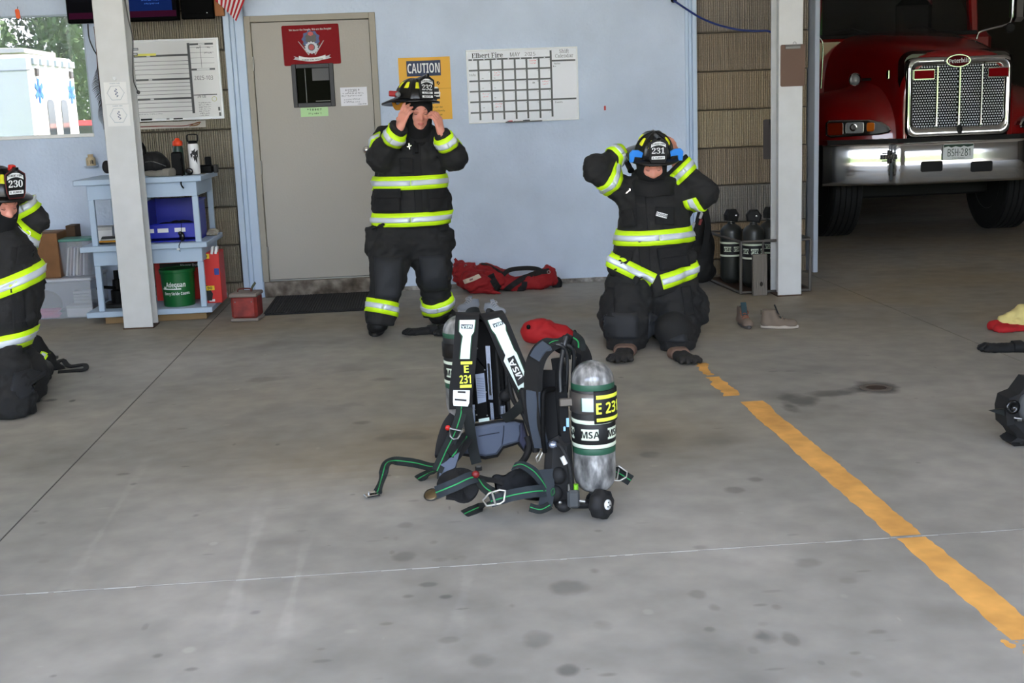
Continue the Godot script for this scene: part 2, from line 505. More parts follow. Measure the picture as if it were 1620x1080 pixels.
func build_setting():
	# floor: slabs between sawn joints
	var cm := mat("concrete", Color(1, 1, 1), 0.62)
	cm.albedo_texture = floor_texture()
	cm.roughness_texture = noise_tex(0.012, 5, Color(0.55, 0.55, 0.55), Color(0.95, 0.95, 0.95), 256)
	cm.roughness = 0.85
	cm.normal_enabled = true
	cm.normal_texture = noise_tex(0.08, 31, Color(), Color(), 512, 1.2)
	cm.normal_scale = 0.12
	var joint := mat("joint_filler", Color(0.23, 0.22, 0.21), 0.95)
	var s := S.new()
	s.b2(Vector3(-7.2, -0.25, -10.4), Vector3(14.2, -0.002, 11.2))
	var floor_ := struct("floor", s, joint)
	var xs := [-7.0, -1.551, 3.19, 7.93, 14.2]
	var zs := [-10.4, -4.5, -0.0, 3.13, 6.257, 11.0]
	for i in 4:
		for j in 5:
			var g := 0.003
			var a := Vector2(xs[i] + g, zs[j] + (0.001 if j == 3 else g))
			var b := Vector2(xs[i + 1] - g, zs[j + 1] - (0.001 if j == 2 else g))
			var q := S.new()
			var uv := func(p: Vector3) -> Vector2: return Vector2((p.x + 5.0) / 12.0, (p.z + 3.5) / 12.0)
			var c := [Vector3(a.x, 0, b.y), Vector3(b.x, 0, b.y), Vector3(b.x, 0, a.y), Vector3(a.x, 0, a.y)]
			var mid: Vector3 = (c[0] + c[2]) * 0.5
			var inn := []
			for p in c: inn.append(p + Vector3(signf(mid.x - p.x), 0, signf(mid.z - p.z)) * 0.0004)
			q.quad(inn[0], inn[1], inn[2], inn[3], uv.call(inn[0]), uv.call(inn[1]), uv.call(inn[2]), uv.call(inn[3]))
			for k in 4:
				var l := (k + 1) % 4
				var d := Vector3(0, -0.0006, 0)
				var d2 := Vector3(0, -0.02, 0)
				q.quad(c[k] + d, c[l] + d, inn[l], inn[k], uv.call(c[k]), uv.call(c[l]), uv.call(inn[l]), uv.call(inn[k]))
				q.quad(c[k] + d2, c[l] + d2, c[l] + d, c[k] + d, uv.call(c[k]), uv.call(c[l]), uv.call(c[l]), uv.call(c[k]))
			part("concrete_slab", q, cm, floor_)
	# broken white sealant left in the joints
	var seal := mat("joint_sealant_white", Color(0.68, 0.68, 0.66), 0.9)
	s = S.new()
	for lane in [[6.257, -3.2, 3.6, 0.42], [3.13, 0.9, 1.4, 0.3]]:
		var x: float = lane[1]
		while x < lane[2]:
			var l := rng.randf_range(0.01, 0.10)
			if rng.randf() < lane[3]: s.box(Vector3(x + l * 0.5, -0.001, lane[0] + rng.randf_range(-0.0015, 0.0015)), Vector3(l, 0.002, rng.randf_range(0.002, 0.0045)), 0.0005)
			x += l + rng.randf_range(0.0, 0.04)
	var seal_ := part("joint_sealant", s, seal, floor_)
	seal_.set_meta("kind", "stuff")
	# yellow lane line with worn edges
	var ym := mat("yellow_line_paint", Color(0.95, 0.71, 0.37), 0.7)
	ym.albedo_texture = noise_tex(0.03, 9, Color(0.82, 0.80, 0.78), Color(1, 1, 1), 256)
	tri_map(ym, 0.7)
	for seg in [[3.40, 3.72, 1.525, 0.055, 0.5], [3.76, 4.20, 1.507, 0.085, 0.35], [4.33, 6.245, 1.558, 0.112, 0.12], [6.268, 7.06, 1.566, 0.105, 0.12], [7.10, 7.42, 1.585, 0.09, 0.5], [7.5, 8.6, 1.58, 0.1, 0.2]]:
		var left := []
		var right := []
		var nz := int((seg[1] - seg[0]) / 0.025) + 2
		var wob := 0.0
		var wob2 := 0.0
		for i in nz:
			var t := float(i) / (nz - 1)
			wob = wob * 0.75 + rng.randf_range(-1, 1) * 0.016 * seg[4] * 2.2
			wob2 = wob2 * 0.75 + rng.randf_range(-1, 1) * 0.016 * seg[4] * 2.2
			var endk: float = 1.0 - 0.35 * seg[4] * (1.0 - minf(1.0, 6.0 * minf(t, 1 - t)))
			var z: float = lerpf(seg[0], seg[1], t)
			left.append(Vector3(seg[2] - seg[3] * 0.5 * endk + wob, 0.0012, z))
			right.append(Vector3(seg[2] + seg[3] * 0.5 * endk + wob2, 0.0012, z))
		var q := S.new()
		for i in nz - 1:
			q.qo(left[i], right[i], right[i + 1], left[i + 1], Vector3.UP)
			q.quad(left[i] + Vector3(0, -0.002, 0), left[i + 1] + Vector3(0, -0.002, 0), left[i + 1], left[i])
			q.quad(right[i + 1] + Vector3(0, -0.002, 0), right[i] + Vector3(0, -0.002, 0), right[i], right[i + 1])
		part("yellow_line", q, ym, floor_)
	# flakes of the line at its near end
	var fq := S.new()
	for i in 26:
		var c := Vector3(1.56 + rng.randf_range(-0.07, 0.09), 0.0011, rng.randf_range(6.98, 7.2))
		var r := rng.randf_range(0.006, 0.02)
		var ring := []
		for k in 7: ring.append(c + Vector3(cos(TAU * k / 7) * r * rng.randf_range(0.5, 1.2), 0, sin(TAU * k / 7) * r * rng.randf_range(0.5, 1.5)))
		fq.fan(ring, Vector3.UP)
	part("yellow_line_flakes", fq, ym, floor_).set_meta("kind", "stuff")
	# floor drain
	var dr := S.new()
	var dc := fl(1386, 613)
	dr.lathe([Vector2(0.082, 0.0), Vector2(0.078, 0.003), Vector2(0.056, 0.0032), Vector2(0.053, 0.0012)], 9, pos(dc), false)
	var fdr := part("floor_drain", dr, mat("drain_rim", Color(0.34, 0.31, 0.28), 0.8), floor_)
	dr = S.new(); dr.lathe([Vector2(0.056, 0.001), Vector2(0.03, 0.0016), Vector2(0.0, 0.0016)], 18, pos(dc), false)
	part("drain_cover", dr, mat("drain_rust", Color(0.20, 0.13, 0.075), 0.75), fdr)

	# the back wall: pale blue wall board round the door
	var wm := mat("blue_wall", Color(0.80, 0.855, 0.93), 0.75)
	wm.albedo_texture = noise_tex(0.006, 14, Color(0.94, 0.94, 0.94), Color(1, 1, 1), 512)
	wm.normal_enabled = true
	wm.normal_texture = noise_tex(0.09, 41, Color(), Color(), 512, 3.0)
	wm.normal_scale = 0.25
	tri_map(wm, 0.55)
	var H := 4.6
	s = S.new()
	s.b2(Vector3(-1.30, 2.215, -0.2), Vector3(-0.28, H, 0), 0)
	s.b2(Vector3(-0.285, 0.0, -0.2), Vector3(2.255, H, 0), 0)
	s.b2(Vector3(-1.45, 0.0, -0.2), Vector3(-1.285, H, 0), 0)
	var wall := struct("wall_back", s, wm)
	# blue wall with the window at the left
	s = S.new()
	s.b2(Vector3(-7, 0, -0.2), Vector3(-4.7, H, 0), 0)
	s.b2(Vector3(-2.527, 0, -0.2), Vector3(-2.30, H, 0), 0)
	s.b2(Vector3(-4.7, 0, -0.2), Vector3(-2.527, 1.365, 0), 0)
	s.b2(Vector3(-4.7, 2.285, -0.2), Vector3(-2.527, H, 0), 0)
	struct("wall_back", s, wm)
	var win := S.new()
	win.b2(Vector3(-4.7, 1.365, -0.03), Vector3(-4.68, 2.285, -0.002))
	win.b2(Vector3(-2.539, 1.365, -0.03), Vector3(-2.527, 2.285, -0.002))
	win.b2(Vector3(-4.7, 2.273, -0.03), Vector3(-2.527, 2.285, -0.002))
	var wn := struct("window_1", win, mat("window_trim", Color(0.66, 0.71, 0.76), 0.5))
	s = S.new()
	s.b2(Vector3(-4.7, 1.345, -0.19), Vector3(-2.527, 1.372, 0.012))
	part("window_sill", s, mat("sill_white", Color(0.92, 0.92, 0.91), 0.4), wn)
	s = S.new()
	s.b2(Vector3(-4.69, 1.37, -0.024), Vector3(-2.53, 2.28, -0.018), 0)
	var gm := mat("window_glass", Color(0.42, 0.45, 0.45, 0.45), 0.02)
	gm.transparency = BaseMaterial3D.TRANSPARENCY_ALPHA
	part("pane", s, gm, wn)

	# ribbed concrete block, one long block to a course
	var tones := [Color(0.665, 0.599, 0.499), Color(0.625, 0.565, 0.479), Color(0.705, 0.625, 0.512), Color(0.692, 0.618, 0.512), Color(0.638, 0.579, 0.499), Color(0.705, 0.645, 0.532), Color(0.585, 0.565, 0.532), Color(0.665, 0.612, 0.525), Color(0.612, 0.572, 0.519)]
	var ntex := noise_tex(0.05, 61, Color(0.78, 0.77, 0.76), Color(1, 1, 1), 512)
	var nnor := noise_tex(0.12, 62, Color(), Color(), 512, 4.0)
	for side in [[2.30, 3.24, 7], [-2.32, -1.455, 3]]:
		var core := S.new()
		core.b2(Vector3(side[0] - 0.06, 0, -0.22), Vector3(side[1] + 0.0, H, -0.075), 0)
		var cw := struct("wall_back", core, mat("mortar", Color(0.33, 0.30, 0.26), 0.95))
		for r in 15:
			var y0 := 0.128 + 0.3085 * (r - 1) + 0.004
			var y1 := y0 + 0.3085 - 0.009
			y0 = maxf(y0, 0.0)
			if y1 > H: y1 = H
			if y1 - y0 < 0.05: continue
			var bm := mat("block_%d_%d" % [side[2], r], tones[(r * 4 + side[2]) % 9] if side[2] == 7 else tones[(r * 4 + 3) % 9].lerp(Color(0.66, 0.64, 0.58), 0.65), 0.92)
			bm.albedo_texture = ntex
			bm.normal_enabled = true
			bm.normal_texture = nnor
			bm.normal_scale = 0.6
			tri_map(bm, 2.2)
			var rows := [PackedVector3Array(), PackedVector3Array(), PackedVector3Array(), PackedVector3Array()]
			var x: float = side[0] + 0.002
			while x < side[1] - 0.02:
				var w := rng.randf_range(0.013, 0.022)
				var dz := rng.randf_range(-0.002, 0.003)
				for e in [[0.0, -0.049], [0.3, -0.045], [0.42, -0.034], [0.88, -0.032]]:
					var px: float = minf(x + w * e[0], side[1])
					rows[0].append(Vector3(px, y0, e[1] - 0.012))
					rows[1].append(Vector3(px, y0 + 0.006, e[1] + dz))
					rows[2].append(Vector3(px, y1 - 0.006, e[1] + dz + rng.randf_range(-0.001, 0.001)))
					rows[3].append(Vector3(px, y1, e[1] - 0.012))
				x += w
			var q := S.new()
			q.grid(rows, false, false, false, Rect2(0, 0, 1, 1), -1)
			var a0: Vector3 = rows[3][0]
			var a1: Vector3 = rows[3][-1]
			q.qo(a0, a1, Vector3(a1.x, y1, -0.08), Vector3(a0.x, y1, -0.08), Vector3.UP)
			q.qo(Vector3(a0.x, y0, a0.z), Vector3(a1.x, y0, a1.z), Vector3(a1.x, y0, -0.08), Vector3(a0.x, y0, -0.08), Vector3.DOWN)
			part("concrete_block", q, bm, cw)

	# blue corner trims beside the block
	var tm := mat("trim_blue", Color(0.74, 0.81, 0.89), 0.5)
	s = S.new()
	s.b2(Vector3(-1.452, 0, -0.02), Vector3(-1.405, H, 0.055), 0.004)
	s.b2(Vector3(-1.405, 0, -0.02), Vector3(-1.37, H, 0.028), 0.004)
	s.b2(Vector3(-1.37, 0, -0.02), Vector3(-1.30, H, 0.012), 0.004)
	struct("trim_1", s, tm)
	s = S.new()
	s.b2(Vector3(2.232, 0, -0.02), Vector3(2.255, H, 0.028), 0.004)
	s.b2(Vector3(2.255, 0, -0.02), Vector3(2.292, H, 0.055), 0.004)
	s.b2(Vector3(2.205, 0, -0.02), Vector3(2.232, H, 0.012), 0.004)
	struct("trim_2", s, tm)
	s = S.new()
	s.b2(Vector3(3.245, 0, -0.16), Vector3(3.285, H, 0.11), 0.004)
	struct("trim_3", s, mat("trim_grey", Color(0.70, 0.74, 0.79), 0.5))
	s = S.new()
	s.b2(Vector3(-0.27, 0, -0.01), Vector3(2.2, 0.034, 0.012), 0.002)
	var bbm := mat("baseboard_dirty", Color(0.74, 0.73, 0.71), 0.8)
	bbm.albedo_texture = noise_tex(0.03, 71, Color(0.45, 0.43, 0.41), Color(1, 1, 1), 256)
	tri_map(bbm, 1.4)
	struct("baseboard_back", s, bbm)

	build_door()

	# room shell: other walls, ceiling, the open front, the truck bay behind the opening
	var sh := mat("bay_wall", Color(0.75, 0.74, 0.72), 0.85)
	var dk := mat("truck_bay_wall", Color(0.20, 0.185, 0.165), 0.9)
	s = S.new(); s.b2(Vector3(-7.2, 0, -0.2), Vector3(-7, H, 11.2), 0); struct("wall_left", s, sh)
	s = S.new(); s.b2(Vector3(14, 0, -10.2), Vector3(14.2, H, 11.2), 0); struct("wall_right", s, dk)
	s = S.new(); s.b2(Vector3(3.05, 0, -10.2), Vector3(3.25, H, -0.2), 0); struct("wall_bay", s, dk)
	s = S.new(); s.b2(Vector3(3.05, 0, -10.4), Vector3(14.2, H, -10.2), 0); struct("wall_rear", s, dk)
	s = S.new(); s.b2(Vector3(-7.2, H, -10.4), Vector3(14.2, H + 0.2, 11.2), 0); struct("ceiling", s, mat("ceiling_white", Color(0.82, 0.81, 0.79), 0.9))
	s = S.new()
	s.b2(Vector3(-7, 3.7, 11), Vector3(14, H, 11.2), 0)
	s.b2(Vector3(-7, 0, 11), Vector3(-5.6, 3.7, 11.2), 0)
	s.b2(Vector3(3.4, 0, 11), Vector3(8.2, 3.7, 11.2), 0)
	s.b2(Vector3(11.3, 0, 11), Vector3(14, 3.7, 11.2), 0)
	s.b2(Vector3(8.2, 2.9, 11), Vector3(11.3, 3.7, 11.2), 0)
	struct("wall_front", s, sh)

	# white steel columns: flanges and web
	for c in [[-2.037, 1.255, 0.204, 0.19, "white steel column by the blue bench with two hexagon notices"], [2.695, 1.25, 0.176, 0.20, "white steel column by the cylinder rack with a brown clipboard"]]:
		var o := thing("steel_column", c[4], "column", Vector3(c[0], 0, c[1]), "white steel columns")
		var cmt := mat("column_paint", Color(0.80, 0.805, 0.80), 0.45)
		cmt.albedo_texture = noise_tex(0.02, 77, Color(0.965, 0.965, 0.96), Color(1, 1, 1), 256)
		tri_map(cmt, 1.1)
		var f1 := S.new()
		f1.b2(Vector3(c[0] - c[2] / 2, 0.008, c[1] - 0.014), Vector3(c[0] + c[2] / 2, 4.598, c[1]), 0.003)
		part("front_flange", f1, cmt, o)
		f1 = S.new()
		f1.b2(Vector3(c[0] - c[2] / 2, 0.008, c[1] - c[3]), Vector3(c[0] + c[2] / 2, 4.598, c[1] - c[3] + 0.014), 0.003)
		part("back_flange", f1, cmt, o)
		f1 = S.new()
		f1.b2(Vector3(c[0] - 0.05, 0.008, c[1] - c[3] + 0.013), Vector3(c[0] + 0.05, 4.598, c[1] - 0.013), 0.0)
		part("web", f1, cmt, o)
		f1 = S.new()
		f1.b2(Vector3(c[0] - c[2] / 2 - 0.006, 0.0, c[1] - c[3] - 0.006), Vector3(c[0] + c[2] / 2 + 0.006, 0.009, c[1] + 0.006), 0.002)
		part("base_plate", f1, mat("rust", Color(0.30, 0.22, 0.16), 0.9), o)

func build_door():
	var dm: StandardMaterial3D = M.door_beige
	dm.normal_enabled = true
	dm.normal_texture = noise_tex(0.1, 43, Color(), Color(), 512, 2.0)
	dm.normal_scale = 0.12
	tri_map(dm, 0.8)
	var fm: StandardMaterial3D = M.frame_beige
	var s := S.new()
	s.b2(Vector3(-1.296, 0.125, -0.12), Vector3(-1.248, 2.225, 0.018))
	s.b2(Vector3(-0.322, 0.125, -0.12), Vector3(-0.272, 2.225, 0.018))
	s.b2(Vector3(-1.248, 2.178, -0.12), Vector3(-0.322, 2.225, 0.018))
	var door := struct("door_1", s, fm)
	# leaf: four pieces round the view panel
	var win := Rect2(-0.941, 1.522, 0.305, 0.312)
	var x0 := -1.244
	var x1 := -0.326
	s = S.new()
	s.b2(Vector3(x0, 0.142, -0.05), Vector3(x1, win.position.y, -0.006), 0)
	s.b2(Vector3(x0, win.end.y, -0.05), Vector3(x1, 2.173, -0.006), 0)
	s.b2(Vector3(x0, win.position.y, -0.05), Vector3(win.position.x, win.end.y, -0.006), 0)
	s.b2(Vector3(win.end.x, win.position.y, -0.05), Vector3(x1, win.end.y, -0.006), 0)
	part("door_leaf", s, dm, door)
	s = S.new()
	s.b2(Vector3(-1.25, 0.13, -0.15), Vector3(-0.32, 2.18, -0.14), 0)
	part("door_backing", s, mat("gap_dark", Color(0.03, 0.03, 0.03), 0.9), door)
	# view panel
	s = S.new()
	var k := 0.034
	var a := Vector2(win.position.x - 0.012, win.position.y - 0.012)
	var b := Vector2(win.end.x + 0.012, win.end.y + 0.012)
	s.b2(Vector3(a.x, a.y, -0.006), Vector3(a.x + k, b.y, 0.012))
	s.b2(Vector3(b.x - k, a.y, -0.006), Vector3(b.x, b.y, 0.012))
	s.b2(Vector3(a.x + k, a.y, -0.006), Vector3(b.x - k, a.y + k, 0.012))
	s.b2(Vector3(a.x + k, b.y - k, -0.006), Vector3(b.x - k, b.y, 0.012))
	part("view_panel_frame", s, mat("bronze_frame", Color(0.13, 0.125, 0.135), 0.5), door)
	s = S.new()
	s.b2(Vector3(win.position.x, win.position.y, -0.03), Vector3(win.end.x, win.end.y, -0.024), 0)
	var g := mat("dark_glass", Color(0.045, 0.04, 0.032), 0.1)
	g.metallic_specular = 0.12
	part("view_panel_pane", s, g, door)
	# on the glass: pale sheet coloured as its reflection, with thin pale bars
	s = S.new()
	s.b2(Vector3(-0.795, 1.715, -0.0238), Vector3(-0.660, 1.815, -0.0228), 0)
	part("view_panel_reflection_sheet", s, mat("reflection_grey", Color(0.42, 0.42, 0.42), 0.9), door, null, "pale sheet painted as a reflection on the view panel")
	s = S.new()
	s.b2(Vector3(-0.853, 1.54, -0.0238), Vector3(-0.848, 1.82, -0.0228), 0)
	s.b2(Vector3(-0.78, 1.552, -0.0238), Vector3(-0.664, 1.558, -0.0228), 0)
	part("view_panel_bar", s, mat("pane_bar_pale", Color(0.5, 0.5, 0.49), 0.5), door)
	# hinges
	for y in [1.86, 1.05, 0.36]:
		s = S.new()
		s.tube([Vector3(-1.246, y - 0.055, 0.006), Vector3(-1.246, y + 0.055, 0.006)], 0.0075, 8)
		part("hinge", s, M.steel, door)
	# knob
	s = S.new()
	var kp := wl(577, 237, 0.0)
	var T := Transform3D(Basis(Vector3.RIGHT, PI / 2), Vector3(-0.398, kp.y, -0.006))
	s.lathe([Vector2(0.034, 0), Vector2(0.034, 0.006), Vector2(0.014, 0.008), Vector2(0.012, 0.03), Vector2(0.026, 0.04), Vector2(0.029, 0.052), Vector2(0.022, 0.064), Vector2(0, 0.067)], 20, T)
	part("door_knob", s, M.chrome, door)
	# worn concrete step under the door
	s = S.new()
	s.b2(Vector3(-1.292, 0, -0.14), Vector3(-0.274, 0.128, 0.022), 0.006)
	var sm := mat("step_concrete", Color(0.62, 0.59, 0.55), 0.9)
	sm.albedo_texture = noise_tex(0.02, 81, Color(0.38, 0.34, 0.30), Color(1.0, 1.0, 1.0), 256)
	tri_map(sm, 1.2)
	struct("trim_4", s, sm)
	s = S.new()
	s.b2(Vector3(-1.244, 0.128, -0.1), Vector3(-0.326, 0.140, 0.006), 0.002)
	part("door_sill", s, M.steel, door)

# ---------------------------------------------------------------- outside the window and before the open front
func build_outside():
	var s := S.new()
	s.b2(Vector3(-40, -0.3, 11), Vector3(40, -0.02, 60), 0)
	struct("trim_5", s, mat("apron_concrete", Color(0.66, 0.64, 0.60), 0.9)).name = "ground"
	s = S.new()
	s.b2(Vector3(-60, -0.5, -60), Vector3(3.0, -0.06, -0.21), 0)
	var gm := mat("grass", Color(0.36, 0.50, 0.20), 0.95)
	gm.albedo_texture = noise_tex(0.02, 91, Color(0.6, 0.62, 0.5), Color(1, 1, 1), 256)
	tri_map(gm, 0.15)
	struct("ground", s, gm)
	# unseen rise added behind the camera to darken reflections in the truck chrome
	var rows := []
	for j in 5:
		var row := PackedVector3Array()
		for i in 60: row.append(Vector3(-60 + 120.0 * i / 59.0, [-0.1, 3.0, 5.0, 5.6, 2.0][j] * (1.0 + 0.18 * sin(i * 1.3 + j) + 0.12 * sin(i * 2.9)), 40 + 2.5 * j))
		rows.append(row)
	s = S.new(); s.grid(rows)
	struct("added_hill", s, mat("added_hill_green", Color(0.24, 0.30, 0.17), 0.95))
	build_ambulance()
	var leafm := mat("tree_leaf", Color(0.22, 0.31, 0.16), 0.8)
	leafm.backlight_enabled = true
	leafm.backlight = Color(0.1, 0.16, 0.05)
	leafm.cull_mode = BaseMaterial3D.CULL_DISABLED
	var leaf2 := mat("tree_leaf_dark", Color(0.12, 0.17, 0.11), 0.8)
	var bark := mat("bark", Color(0.20, 0.16, 0.13), 0.9)
	var spots := [[-12.6, -34.0, 8.2, 2.9, 1, "dark broad tree beyond the ambulance roof, seen through the window"], [-12.6, -26.0, 4.6, 1.9, 0, "pale green tree at the left behind the shed, seen through the window"], [-8.2, -23.0, 5.2, 1.5, 0, "light green tree right of the ambulance, seen through the window"]]
	for t in spots:
		var o := thing("tree", t[5], "tree", Vector3(t[0], -0.06, t[1]), "trees outside the window")
		var q := S.new()
		q.tube([Vector3(0, 0, 0), Vector3(0.05, 1.2, 0), Vector3(0, t[2] * 0.7, 0.1)], [0.2, 0.15, 0.06], 8)
		part("trunk", q, bark, o, Transform3D())
		q = S.new()
		for i in 6000:
			var d := Vector3(rng.randfn(), rng.randfn(), rng.randfn()).normalized() * pow(rng.randf(), 0.4)
			var c := Vector3(d.x * t[3], t[2] * 0.62 + d.y * t[2] * 0.52, d.z * t[3])
			var B := Basis(Vector3(rng.randfn(), rng.randfn(), rng.randfn()).normalized(), rng.randf() * TAU)
			var r := rng.randf_range(0.05, 0.13)
			q.tri(c + B * Vector3(-r * 0.5, 0, 0), c + B * Vector3(r * 0.5, 0, 0), c + B * Vector3(0, r, 0.1 * r))
			q.tri(c + B * Vector3(r * 0.5, 0, 0), c + B * Vector3(-r * 0.5, 0, 0), c + B * Vector3(0, -r, 0.1 * r))
		part("foliage", q, leaf2 if t[4] else leafm, o, Transform3D()).set_meta("kind", "stuff")
	# pale shed at the left, and a red car low at the right
	var sh := thing("shed", "pale shed behind the ambulance, seen through the left of the window", "shed", Vector3(-9.25, -0.06, -19.6))
	s = S.new(); s.b2(Vector3(-2.2, 0, -1), Vector3(0.55, 3.1, 1), 0.02)
	part("wall", s, mat("shed_cream", Color(0.78, 0.76, 0.68), 0.8), sh, Transform3D())
	s = S.new()
	for i in 12: s.b2(Vector3(-2.15 + 0.23 * i, 0.1, 1.0), Vector3(-2.12 + 0.23 * i, 3.0, 1.03), 0.005)
	part("siding_rib", s, mat("shed_rib", Color(0.62, 0.60, 0.54), 0.8), sh, Transform3D()).set_meta("kind", "stuff")
	s = S.new(); s.prism(PackedVector2Array([Vector2(-2.4, 3.1), Vector2(0.75, 3.1), Vector2(0.75, 3.2), Vector2(-2.4, 3.3)]), -1.2, 1.2, Transform3D(), 0.01)
	part("roof", s, mat("shed_roof", Color(0.7, 0.7, 0.68), 0.6), sh, Transform3D())
	var car := thing("car", "red car parked low beyond the ambulance, seen through the window corner", "car", Vector3(-7.0, 0.02, -15.7))
	s = S.new()
	s.prism(PackedVector2Array([Vector2(-0.75, 0.35), Vector2(2.9, 0.35), Vector2(2.95, 0.8), Vector2(2.2, 0.98), Vector2(1.7, 1.44), Vector2(0.2, 1.5), Vector2(-0.45, 1.1), Vector2(-0.8, 0.9)]), -0.8, 0.8, Transform3D(), 0.08)
	part("body", s, mat("car_red", Color(0.75, 0.05, 0.06), 0.3), car, Transform3D())
	s = S.new()
	s.prism(PackedVector2Array([Vector2(-0.2, 1.1), Vector2(1.7, 1.08), Vector2(1.45, 1.36), Vector2(0.25, 1.4)]), -0.81, 0.81, Transform3D(), 0.01)
	part("window", s, M.black_gloss, car, Transform3D())
	for x in [0.1, 2.2]:
		s = S.new()
		s.lathe([Vector2(0.2, -0.82), Vector2(0.33, -0.8), Vector2(0.33, 0.8), Vector2(0.2, 0.82)], 16, Transform3D(Basis(Vector3.RIGHT, PI / 2), Vector3(x, 0.33, 0)))
		part("wheel", s, M.black_rubber, car, Transform3D())

func build_ambulance():
	var o := thing("ambulance", "white ambulance with blue stars of life, parked outside the window", "ambulance", Vector3(-6.46, -0.06, -13.15))
	o.rotation.y = deg_to_rad(87)
	var wmt := mat("ambulance_white", Color(0.93, 0.93, 0.92), 0.3)
	# rear of the box faces +z here, its length runs to -z
	var s := S.new()
	s.box(Vector3(0, 1.62, -2.0), Vector3(2.3, 2.2, 4.0), 0.06)
	part("patient_box", s, wmt, o, Transform3D())
	s = S.new()
	s.prism(PackedVector2Array([Vector2(-1.0, 0.45), Vector2(1.0, 0.45), Vector2(1.0, 1.45), Vector2(0.85, 2.15), Vector2(-0.85, 2.15), Vector2(-1.0, 1.45)]), -6.0, -4.0, Transform3D(), 0.08)
	part("cab", s, wmt, o, Transform3D())
	s = S.new(); s.box(Vector3(0, 0.48, 0.12), Vector3(2.3, 0.2, 0.3), 0.02)
	part("rear_step", s, M.steel, o, Transform3D())
	for x in [-0.36, 0.36]:
		s = S.new(); s.prism(rrect(0.36, 0.82, 0.12), 0.0, 0.02, pos(Vector3(x, 1.55, 0.0)), 0.004)
		part("rear_window", s, mat("ambulance_glass", Color(0.2, 0.23, 0.26), 0.1), o, Transform3D())
	for x in [-0.72, 0.72]:
		s = S.new(); s.prism(rrect(0.68, 1.75, 0.05), 0.0, 0.008, pos(Vector3(x * 0.5, 1.5, 0)), 0.003)
		part("rear_door", s, wmt, o, Transform3D())
	var blue := mat("star_blue", Color(0.15, 0.42, 0.78), 0.5)
	for st in [[-0.85, 0.0], [0.85, 0.0], [0.0, 1.0]]:
		s = S.new()
		for k in 3:
			var B := Basis(Vector3.BACK, k * PI / 3)
			var T := Transform3D(B, Vector3(st[0], 2.1, 0.004)) if st[1] == 0.0 else Transform3D(Basis(Vector3.UP, PI / 2) * B, Vector3(-1.161, 1.9, -0.8))
			s.prism(rrect(0.09, 0.42, 0.01), 0.0, 0.008, T)
		part("star_of_life", s, blue, o, Transform3D())
	for x in [-0.95, -0.57, -0.19, 0.19, 0.57, 0.95]:
		s = S.new(); s.box(Vector3(x, 2.60, 0.02), Vector3(0.26, 0.12, 0.06), 0.01)
		part("warning_light", s, mat("lamp_grey", Color(0.62, 0.68, 0.72), 0.3), o, Transform3D())
	for x in [-0.9, 0.9]:
		s = S.new(); s.box(Vector3(x, 2.42, 0.02), Vector3(0.13, 0.13, 0.05), 0.01)
		part("marker_light", s, mat("lamp_dark", Color(0.25, 0.22, 0.22), 0.4), o, Transform3D())
	s = S.new(); s.box(Vector3(-1.155, 1.0, -1.9), Vector3(0.012, 0.02, 3.8), 0.002); s.box(Vector3(-1.155, 2.45, -1.9), Vector3(0.012, 0.02, 3.8), 0.002)
	part("side_moulding", s, mat("moulding_grey", Color(0.6, 0.62, 0.64), 0.4), o, Transform3D())
	for z in [-1.2, -2.6, -3.4]:
		s = S.new(); s.box(Vector3(-1.152, 1.5, z), Vector3(0.012, 1.3, 0.7), 0.003)
		part("locker_door", s, wmt, o, Transform3D())
	for z in [-0.9, -5.0]:
		for x in [-0.95, 0.95]:
			s = S.new()
			s.lathe([Vector2(0.2, -0.14), Vector2(0.38, -0.13), Vector2(0.38, 0.13), Vector2(0.2, 0.14)], 18, Transform3D(Basis(Vector3.BACK, PI / 2), Vector3(x, 0.38, z)))
			part("wheel", s, M.black_rubber, o, Transform3D())

